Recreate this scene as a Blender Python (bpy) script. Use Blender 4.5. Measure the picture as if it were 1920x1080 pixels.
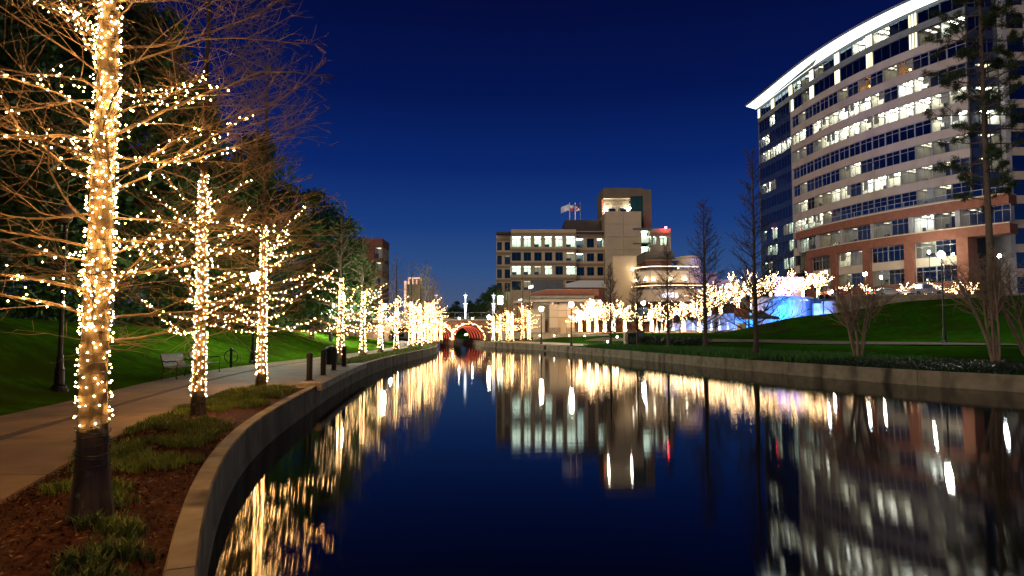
import bpy, math, random
import numpy as np
from math import sin, cos, pi, radians, sqrt, atan2
from mathutils import Vector, Matrix, noise

S = bpy.context.scene
for o in list(bpy.data.objects):
    bpy.data.objects.remove(o)
COL = S.collection

# ------------------------------------------------------------------ camera, sky, exposure
F = 1280.0                      # focal length in pixels of the 1920 px wide frame
TILT = math.atan(75.0 / F)
EYE = 2.5                       # camera height above the water (water is z = 0)
cam_d = bpy.data.cameras.new('camera')
cam_d.sensor_width = 36.0
cam_d.lens = 24.0
cam_d.clip_start = 0.1
cam_d.clip_end = 6000.0
cam = bpy.data.objects.new('camera', cam_d)
cam.location = (0, 0, EYE)
cam.rotation_euler = (pi / 2 + TILT, 0, 0)
COL.objects.link(cam)
S.camera = cam

world = bpy.data.worlds.new('World')
S.world = world
world.use_nodes = True
wn = world.node_tree.nodes
wl = world.node_tree.links
wn.clear()
w_out = wn.new('ShaderNodeOutputWorld')
w_bg = wn.new('ShaderNodeBackground')
w_tc = wn.new('ShaderNodeTexCoord')
w_sep = wn.new('ShaderNodeSeparateXYZ')
w_rmp = wn.new('ShaderNodeValToRGB')
wl.new(w_tc.outputs['Generated'], w_sep.inputs[0])
wl.new(w_sep.outputs['Z'], w_rmp.inputs[0])
wl.new(w_rmp.outputs[0], w_bg.inputs[0])
wl.new(w_bg.outputs[0], w_out.inputs[0])
w_bg.inputs[1].default_value = 1.0
SKY = [(-0.02, (0.060, 0.056, 0.085)), (0.012, (0.075, 0.074, 0.118)), (0.035, (0.062, 0.094, 0.19)),
       (0.085, (0.028, 0.078, 0.225)), (0.15, (0.010, 0.044, 0.200)), (0.23, (0.0032, 0.0200, 0.145)),
       (0.33, (0.0014, 0.0075, 0.076)), (0.46, (0.0012, 0.0034, 0.038)), (1.0, (0.001, 0.0022, 0.02))]
els = w_rmp.color_ramp.elements
while len(els) < len(SKY):
    els.new(0.5)
for e, (p, c) in zip(els, SKY):
    e.position = max(0.0, p)
    e.color = (c[0], c[1], c[2], 1)

# the glow of the town behind the camera: a weak, very soft, warm directional light
sun_d = bpy.data.lights.new('sun', 'SUN')
sun_d.energy = 1.15
sun_d.angle = radians(45)
sun_d.color = (1.0, 0.79, 0.60)
sun = bpy.data.objects.new('sun', sun_d)
SUN_DIR = Vector((0.70, 0.64, -0.34)).normalized()
sun.rotation_euler = SUN_DIR.to_track_quat('-Z', 'Y').to_euler()
COL.objects.link(sun)

S.view_settings.view_transform = 'Standard'
S.view_settings.look = 'None'
S.view_settings.gamma = 1.0
S.view_settings.use_curve_mapping = False
S.view_settings.exposure = 0.0
cy = S.cycles
cy.use_denoising = True
cy.max_bounces = 6
cy.diffuse_bounces = 3
cy.glossy_bounces = 3
cy.transmission_bounces = 3
cy.transparent_max_bounces = 12
cy.sample_clamp_indirect = 4.0
cy.sample_clamp_direct = 0.0
cy.caustics_reflective = False
cy.caustics_refractive = False
cy.use_light_tree = True

# ------------------------------------------------------------------ pixel -> place helpers (survey of the photograph)
def W(px, py, Y):
    x = (px - 960) / F
    y = (540 - py) / F
    d = (x, cos(TILT) - y * sin(TILT), sin(TILT) + y * cos(TILT))
    k = Y / d[1]
    return Vector((d[0] * k, Y, EYE + d[2] * k))

def G(px, py, z):
    x = (px - 960) / F
    y = (540 - py) / F
    d = (x, cos(TILT) - y * sin(TILT), sin(TILT) + y * cos(TILT))
    k = (z - EYE) / d[2]
    return Vector((d[0] * k, d[1] * k, z))

def XP(px, Y):
    return W(px, 615, Y).x

def ZP(py, Y):
    return W(960, py, Y).z

# ------------------------------------------------------------------ mesh builder
class MB:
    def __init__(s):
        s.V = []; s.Fs = []; s.M = []; s.n = 0
    def add(s, V, Fc, mi=0):
        V = np.asarray(V, dtype=np.float64).reshape(-1, 3)
        if isinstance(Fc, np.ndarray):
            s.Fs.append((Fc.reshape(-1), np.full(len(Fc), Fc.shape[1], dtype=np.int32), s.n))
            s.M.append(np.full(len(Fc), mi, dtype=np.int32))
        else:
            s.Fs.append((np.array([i for f in Fc for i in f], dtype=np.int64), np.array([len(f) for f in Fc], dtype=np.int32), s.n))
            s.M.append(np.full(len(Fc), mi, dtype=np.int32))
        s.V.append(V)
        s.n += len(V)
        return s
    BF = [(0, 3, 2, 1), (4, 5, 6, 7), (0, 1, 5, 4), (1, 2, 6, 5), (2, 3, 7, 6), (3, 0, 4, 7)]
    def box(s, x0, x1, y0, y1, z0, z1, mi=0):
        return s.add([(x0, y0, z0), (x1, y0, z0), (x1, y1, z0), (x0, y1, z0), (x0, y0, z1), (x1, y0, z1), (x1, y1, z1), (x0, y1, z1)], s.BF, mi)
    def hexa(s, p, mi=0):          # 8 corners: bottom ring then top ring
        return s.add(p, s.BF, mi)
    def obox(s, c, size, ang=0.0, mi=0):
        a, b, h = size[0] / 2, size[1] / 2, size[2] / 2
        ca, sa = cos(ang), sin(ang)
        P = []
        for z in (-h, h):
            for (x, y) in ((-a, -b), (a, -b), (a, b), (-a, b)):
                P.append((c[0] + x * ca - y * sa, c[1] + x * sa + y * ca, c[2] + z))
        return s.add(P, s.BF, mi)
    def cbox(s, x0, x1, y0, y1, z0, z1, b=0.02, mi=0):   # box with bevelled top edges
        P = [(x0, y0, z0), (x1, y0, z0), (x1, y1, z0), (x0, y1, z0), (x0, y0, z1 - b), (x1, y0, z1 - b), (x1, y1, z1 - b), (x0, y1, z1 - b),
             (x0 + b, y0 + b, z1), (x1 - b, y0 + b, z1), (x1 - b, y1 - b, z1), (x0 + b, y1 - b, z1)]
        Fc = [(0, 3, 2, 1), (0, 1, 5, 4), (1, 2, 6, 5), (2, 3, 7, 6), (3, 0, 4, 7), (4, 5, 9, 8), (5, 6, 10, 9), (6, 7, 11, 10), (7, 4, 8, 11), (8, 9, 10, 11)]
        return s.add(P, Fc, mi)
    def quad(s, a, b, c, d, mi=0):
        return s.add([a, b, c, d], [(0, 1, 2, 3)], mi)
    def prism(s, poly, z0, z1, mi=0):
        n = len(poly)
        V = [(x, y, z0) for x, y in poly] + [(x, y, z1) for x, y in poly]
        Fc = [tuple(range(n - 1, -1, -1)), tuple(range(n, 2 * n))] + [(i, (i + 1) % n, n + (i + 1) % n, n + i) for i in range(n)]
        return s.add(V, Fc, mi)
    def extr(s, prof, y0, y1, mi=0):   # profile in x,z pushed along y
        n = len(prof)
        V = [(x, y0, z) for x, z in prof] + [(x, y1, z) for x, z in prof]
        Fc = [tuple(range(n)), tuple(range(2 * n - 1, n - 1, -1))] + [(i, n + i, n + (i + 1) % n, (i + 1) % n) for i in range(n)]
        return s.add(V, Fc, mi)
    def lathe(s, prof, c=(0, 0, 0), k=12, mi=0, cap=True):
        V = []; Fc = []
        for (r, z) in prof:
            for i in range(k):
                a = 2 * pi * i / k
                V.append((c[0] + r * cos(a), c[1] + r * sin(a), c[2] + z))
        for j in range(len(prof) - 1):
            for i in range(k):
                Fc.append((j * k + i, j * k + (i + 1) % k, (j + 1) * k + (i + 1) % k, (j + 1) * k + i))
        if cap:
            Fc.append(tuple(range(k - 1, -1, -1)))
            Fc.append(tuple(range((len(prof) - 1) * k, len(prof) * k)))
        return s.add(V, Fc, mi)
    def grid(s, P, mi=0):            # P: (a, b, 3)
        a, b = P.shape[:2]
        idx = np.arange(a * b).reshape(a, b)
        Fc = np.stack([idx[:-1, :-1], idx[1:, :-1], idx[1:, 1:], idx[:-1, 1:]], -1).reshape(-1, 4)
        return s.add(P.reshape(-1, 3), Fc, mi)
    def tubes(s, P, R, k=4, mi=0):   # P: (N, n, 3), R: (N, n)
        P = np.asarray(P, dtype=float); R = np.asarray(R, dtype=float)
        N, n = P.shape[:2]
        if N == 0:
            return s
        T = np.empty_like(P)
        T[:, 1:-1] = P[:, 2:] - P[:, :-2]
        T[:, 0] = P[:, 1] - P[:, 0]
        T[:, -1] = P[:, -1] - P[:, -2]
        T /= np.linalg.norm(T, axis=2, keepdims=True) + 1e-9
        mean = P[:, -1] - P[:, 0]
        ref = np.where(np.abs(mean[:, 2:3]) > 0.8 * np.linalg.norm(mean, axis=1, keepdims=True), np.array([[1.0, 0, 0]]), np.array([[0, 0, 1.0]]))
        U = np.cross(T, ref[:, None, :]); U /= np.linalg.norm(U, axis=2, keepdims=True) + 1e-9
        Vv = np.cross(T, U)
        a = np.arange(k) * 2 * pi / k
        ring = P[:, :, None, :] + R[:, :, None, None] * (U[:, :, None, :] * np.cos(a)[None, None, :, None] + Vv[:, :, None, :] * np.sin(a)[None, None, :, None])
        base = np.arange(N * n * k).reshape(N, n, k)
        nx = np.roll(base, -1, axis=2)
        Fc = np.stack([base[:, :-1], nx[:, :-1], nx[:, 1:], base[:, 1:]], -1).reshape(-1, 4)
        s.add(ring.reshape(-1, 3), Fc, mi)
        for j in (0, n - 1):
            if k >= 5:
                cp = base[:, j]
                s.Fs.append((cp.reshape(-1), np.full(N, k, dtype=np.int32), s.n - N * n * k)); s.M.append(np.full(N, mi, dtype=np.int32))
        return s
    def tube(s, pts, r, k=6, mi=0):
        P = np.array([[tuple(p) for p in pts]])
        R = np.array([[r] * len(pts)]) if not hasattr(r, '__len__') else np.array([list(r)])
        return s.tubes(P, R, k, mi)
    def balls(s, C, r, kind='ico', mi=0):
        C = np.asarray(C, dtype=float).reshape(-1, 3)
        BV, BFc = ICO if kind == 'ico' else OCT
        r = np.broadcast_to(np.asarray(r, dtype=float), (len(C),))
        V = C[:, None, :] + BV[None] * r[:, None, None]
        Fc = (np.arange(len(C)) * len(BV))[:, None, None] + BFc[None]
        return s.add(V.reshape(-1, 3), Fc.reshape(-1, 3), mi)
    def mesh(s, name, mats, origin=(0, 0, 0), smooth=False):
        me = bpy.data.meshes.new(name)
        V = np.concatenate(s.V) - np.array(origin)[None]
        L = np.concatenate([f + o for f, _, o in s.Fs]).astype(np.int32)
        cnt = np.concatenate([c for _, c, _ in s.Fs]).astype(np.int32)
        st = np.concatenate([[0], np.cumsum(cnt)[:-1]]).astype(np.int32)
        me.vertices.add(len(V)); me.vertices.foreach_set('co', V.astype(np.float32).ravel())
        me.loops.add(len(L)); me.loops.foreach_set('vertex_index', L)
        me.polygons.add(len(cnt)); me.polygons.foreach_set('loop_start', st)
        mi = np.concatenate(s.M).astype(np.int32)
        if not isinstance(mats, (list, tuple)):
            mats = [mats]
        for m in mats:
            me.materials.append(m)
        me.polygons.foreach_set('material_index', np.minimum(mi, len(mats) - 1))
        me.polygons.foreach_set('use_smooth', np.full(len(cnt), bool(smooth)))
        me.update(calc_edges=True)
        me.validate()
        return me
    def build(s, name, mats, parent=None, origin=None, smooth=False):
        if origin is None:
            origin = tuple(parent_origin(parent)) if parent else (0, 0, 0)
        o = bpy.data.objects.new(name, s.mesh(name, mats, origin, smooth))
        if parent:
            o.parent = parent
        else:
            o.location = origin
        COL.objects.link(o)
        return o

ORI = {}
def parent_origin(p):
    while p is not None:
        if p.name in ORI:
            return ORI[p.name]
        if p.parent is None:
            return p.location
        p = p.parent
    return (0, 0, 0)

_t = (1 + sqrt(5)) / 2
_iv = np.array([(-1, _t, 0), (1, _t, 0), (-1, -_t, 0), (1, -_t, 0), (0, -1, _t), (0, 1, _t), (0, -1, -_t), (0, 1, -_t), (_t, 0, -1), (_t, 0, 1), (-_t, 0, -1), (-_t, 0, 1)])
_iv /= np.linalg.norm(_iv[0])
ICO = (_iv, np.array([(0, 11, 5), (0, 5, 1), (0, 1, 7), (0, 7, 10), (0, 10, 11), (1, 5, 9), (5, 11, 4), (11, 10, 2), (10, 7, 6), (7, 1, 8), (3, 9, 4), (3, 4, 2), (3, 2, 6), (3, 6, 8), (3, 8, 9), (4, 9, 5), (2, 4, 11), (6, 2, 10), (8, 6, 7), (9, 8, 1)]))
OCT = (np.array([(1, 0, 0), (-1, 0, 0), (0, 1, 0), (0, -1, 0), (0, 0, 1), (0, 0, -1.0)]), np.array([(0, 2, 4), (2, 1, 4), (1, 3, 4), (3, 0, 4), (2, 0, 5), (1, 2, 5), (3, 1, 5), (0, 3, 5)]))

def tag(o, label=None, cat=None, group=None, kind=None):
    if label: o['label'] = label
    if cat: o['category'] = cat
    if group: o['group'] = group
    if kind: o['kind'] = kind
    return o

def thing(name, label, cat, loc=(0, 0, 0), rz=0.0, group=None):
    o = bpy.data.objects.new(name, None)
    o.empty_display_size = 0.2
    o.location = loc
    o.rotation_euler = (0, 0, rz)
    COL.objects.link(o)
    ORI[o.name] = (0, 0, 0) if rz else tuple(loc)
    return tag(o, label, cat, group)

def local_thing(name, label, cat, loc=(0, 0, 0), rz=0.0, group=None):   # parts are given in local coordinates
    o = thing(name, label, cat, loc, rz, group)
    ORI[o.name] = (0, 0, 0)
    return o

def kids(o):
    return [c for c in COL.objects if c.parent == o]

def copy_tree(src, loc, rz, label, group=None, scale=1.0, tree=None):
    r = src.copy(); COL.objects.link(r)
    r.location = loc; r.rotation_euler = (0, 0, rz); r.scale = (scale,) * 3 if not hasattr(scale, '__len__') else scale
    r['label'] = label
    if group: r['group'] = group
    for ch in (tree or kids(src)):
        if isinstance(ch, tuple):
            ch, gk = ch
        else:
            gk = kids(ch)
        c = ch.copy(); COL.objects.link(c); c.parent = r
        for g in gk:
            d = g.copy(); COL.objects.link(d); d.parent = c
    return r

ORD = ['first', 'second', 'third', 'fourth', 'fifth', 'sixth', 'seventh', 'eighth', 'ninth', 'tenth', 'eleventh', 'twelfth', 'thirteenth', 'fourteenth', 'fifteenth']

# ------------------------------------------------------------------ materials
def nodes(name):
    m = bpy.data.materials.new(name)
    m.use_nodes = True
    nt = m.node_tree
    nt.nodes.clear()
    out = nt.nodes.new('ShaderNodeOutputMaterial')
    return m, nt, out

def pmat(name, c1, c2=None, scale=3.0, rough=0.8, bump=0.0, bscale=None, metal=0.0, spec=0.35, detail=6.0, stretch=(1, 1, 1), stain=None):
    m, nt, out = nodes(name)
    N, L = nt.nodes, nt.links
    b = N.new('ShaderNodeBsdfPrincipled')
    L.new(b.outputs[0], out.inputs[0])
    b.inputs['Roughness'].default_value = rough
    b.inputs['Metallic'].default_value = metal
    b.inputs['Specular IOR Level'].default_value = spec
    c2 = c2 or tuple(x * 0.7 for x in c1)
    tc = N.new('ShaderNodeTexCoord')
    mp = N.new('ShaderNodeMapping')
    mp.inputs['Scale'].default_value = stretch
    L.new(tc.outputs['Object'], mp.inputs[0])
    nz = N.new('ShaderNodeTexNoise')
    nz.inputs['Scale'].default_value = scale
    nz.inputs['Detail'].default_value = detail
    L.new(mp.outputs[0], nz.inputs['Vector'])
    rp = N.new('ShaderNodeValToRGB')
    rp.color_ramp.elements[0].position = 0.32; rp.color_ramp.elements[0].color = (*c2, 1)
    rp.color_ramp.elements[1].position = 0.68; rp.color_ramp.elements[1].color = (*c1, 1)
    L.new(nz.outputs[0], rp.inputs[0])
    col = rp.outputs[0]
    if stain:                       # (colour, scale, stretch, low, high)
        mp2 = N.new('ShaderNodeMapping'); mp2.inputs['Scale'].default_value = stain[2]
        L.new(tc.outputs['Object'], mp2.inputs[0])
        n2 = N.new('ShaderNodeTexNoise'); n2.inputs['Scale'].default_value = stain[1]; n2.inputs['Detail'].default_value = 5
        L.new(mp2.outputs[0], n2.inputs['Vector'])
        r2 = N.new('ShaderNodeValToRGB')
        r2.color_ramp.elements[0].position = stain[3]; r2.color_ramp.elements[0].color = (0, 0, 0, 1)
        r2.color_ramp.elements[1].position = stain[4]; r2.color_ramp.elements[1].color = (1, 1, 1, 1)
        L.new(n2.outputs[0], r2.inputs[0])
        mx = N.new('ShaderNodeMixRGB'); mx.inputs[2].default_value = (*stain[0], 1)
        L.new(r2.outputs[0], mx.inputs[0]); L.new(col, mx.inputs[1])
        col = mx.outputs[0]
    L.new(col, b.inputs['Base Color'])
    if bump:
        n3 = N.new('ShaderNodeTexNoise'); n3.inputs['Scale'].default_value = bscale or scale * 4; n3.inputs['Detail'].default_value = 6
        L.new(mp.outputs[0], n3.inputs['Vector'])
        bp = N.new('ShaderNodeBump'); bp.inputs['Strength'].default_value = min(1.0, bump * 2); bp.inputs['Distance'].default_value = bump
        L.new(n3.outputs[0], bp.inputs['Height']); L.new(bp.outputs[0], b.inputs['Normal'])
    return m

def emat(name, c, s, vary=0.0):
    m, nt, out = nodes(name)
    N, L = nt.nodes, nt.links
    e = N.new('ShaderNodeEmission')
    e.inputs[0].default_value = (*c, 1)
    e.inputs[1].default_value = s
    L.new(e.outputs[0], out.inputs[0])
    return m

def glassmat(name, tint, refl=0.12, rough=0.02, gcol=(1, 1, 1)):
    m, nt, out = nodes(name)
    N, L = nt.nodes, nt.links
    t = N.new('ShaderNodeBsdfTransparent'); t.inputs[0].default_value = (*tint, 1)
    g = N.new('ShaderNodeBsdfGlossy'); g.inputs['Roughness'].default_value = rough; g.inputs['Color'].default_value = (*gcol, 1)
    fr = N.new('ShaderNodeFresnel'); fr.inputs[0].default_value = 1.5
    ad = N.new('ShaderNodeMath'); ad.operation = 'ADD'; ad.inputs[1].default_value = refl; ad.use_clamp = True
    mx = N.new('ShaderNodeMixShader')
    L.new(fr.outputs[0], ad.inputs[0]); L.new(ad.outputs[0], mx.inputs[0])
    L.new(t.outputs[0], mx.inputs[1]); L.new(g.outputs[0], mx.inputs[2]); L.new(mx.outputs[0], out.inputs[0])
    return m

def watermat():
    m, nt, out = nodes('canal_water')
    N, L = nt.nodes, nt.links
    df = N.new('ShaderNodeBsdfDiffuse'); df.inputs['Color'].default_value = (0.003, 0.005, 0.006, 1)
    g = N.new('ShaderNodeBsdfAnisotropic'); g.distribution = 'BECKMANN'
    g.inputs['Roughness'].default_value = 0.056
    g.inputs['Anisotropy'].default_value = 0.52
    fr = N.new('ShaderNodeFresnel'); fr.inputs[0].default_value = 1.33
    mx = N.new('ShaderNodeMixShader')
    tg = N.new('ShaderNodeCombineXYZ'); tg.inputs[0].default_value = 1.0; tg.inputs[1].default_value = 0.0
    L.new(tg.outputs[0], g.inputs['Tangent'])
    tc = N.new('ShaderNodeTexCoord')
    mp = N.new('ShaderNodeMapping'); mp.inputs['Scale'].default_value = (0.5, 1.2, 1)
    nz = N.new('ShaderNodeTexNoise'); nz.inputs['Scale'].default_value = 1.3; nz.inputs['Detail'].default_value = 2
    bp = N.new('ShaderNodeBump'); bp.inputs['Strength'].default_value = 0.2; bp.inputs['Distance'].default_value = 0.006
    L.new(tc.outputs['Object'], mp.inputs[0]); L.new(mp.outputs[0], nz.inputs['Vector'])
    L.new(nz.outputs[0], bp.inputs['Height'])
    L.new(bp.outputs[0], g.inputs['Normal']); L.new(bp.outputs[0], fr.inputs['Normal'])
    L.new(fr.outputs[0], mx.inputs[0]); L.new(df.outputs[0], mx.inputs[1]); L.new(g.outputs[0], mx.inputs[2])
    L.new(mx.outputs[0], out.inputs[0])
    return m

def grassmat(name, a, b_, c):
    m = pmat(name, a, b_, 2.6, 1.0, 0.09, 26, spec=0.0, detail=10, stain=(c, 0.5, (1, 1, 1), 0.42, 0.62))
    return m

WARM = (1.0, 0.50, 0.155)
def haloglass():
    """frosted amber envelope of a bulb: partly see-through, its glow put in as a gold halo"""
    m, nt, out = nodes('amber_halo_glass')
    N, L = nt.nodes, nt.links
    t = N.new('ShaderNodeBsdfTransparent')
    e = N.new('ShaderNodeEmission'); e.inputs[0].default_value = (1.0, 0.46, 0.11, 1); e.inputs[1].default_value = 1.7  # low emission imitates the golden halo round the hot core
    mx = N.new('ShaderNodeMixShader'); mx.inputs[0].default_value = 0.5
    L.new(t.outputs[0], mx.inputs[1]); L.new(e.outputs[0], mx.inputs[2]); L.new(mx.outputs[0], out.inputs[0])
    return m

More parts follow.
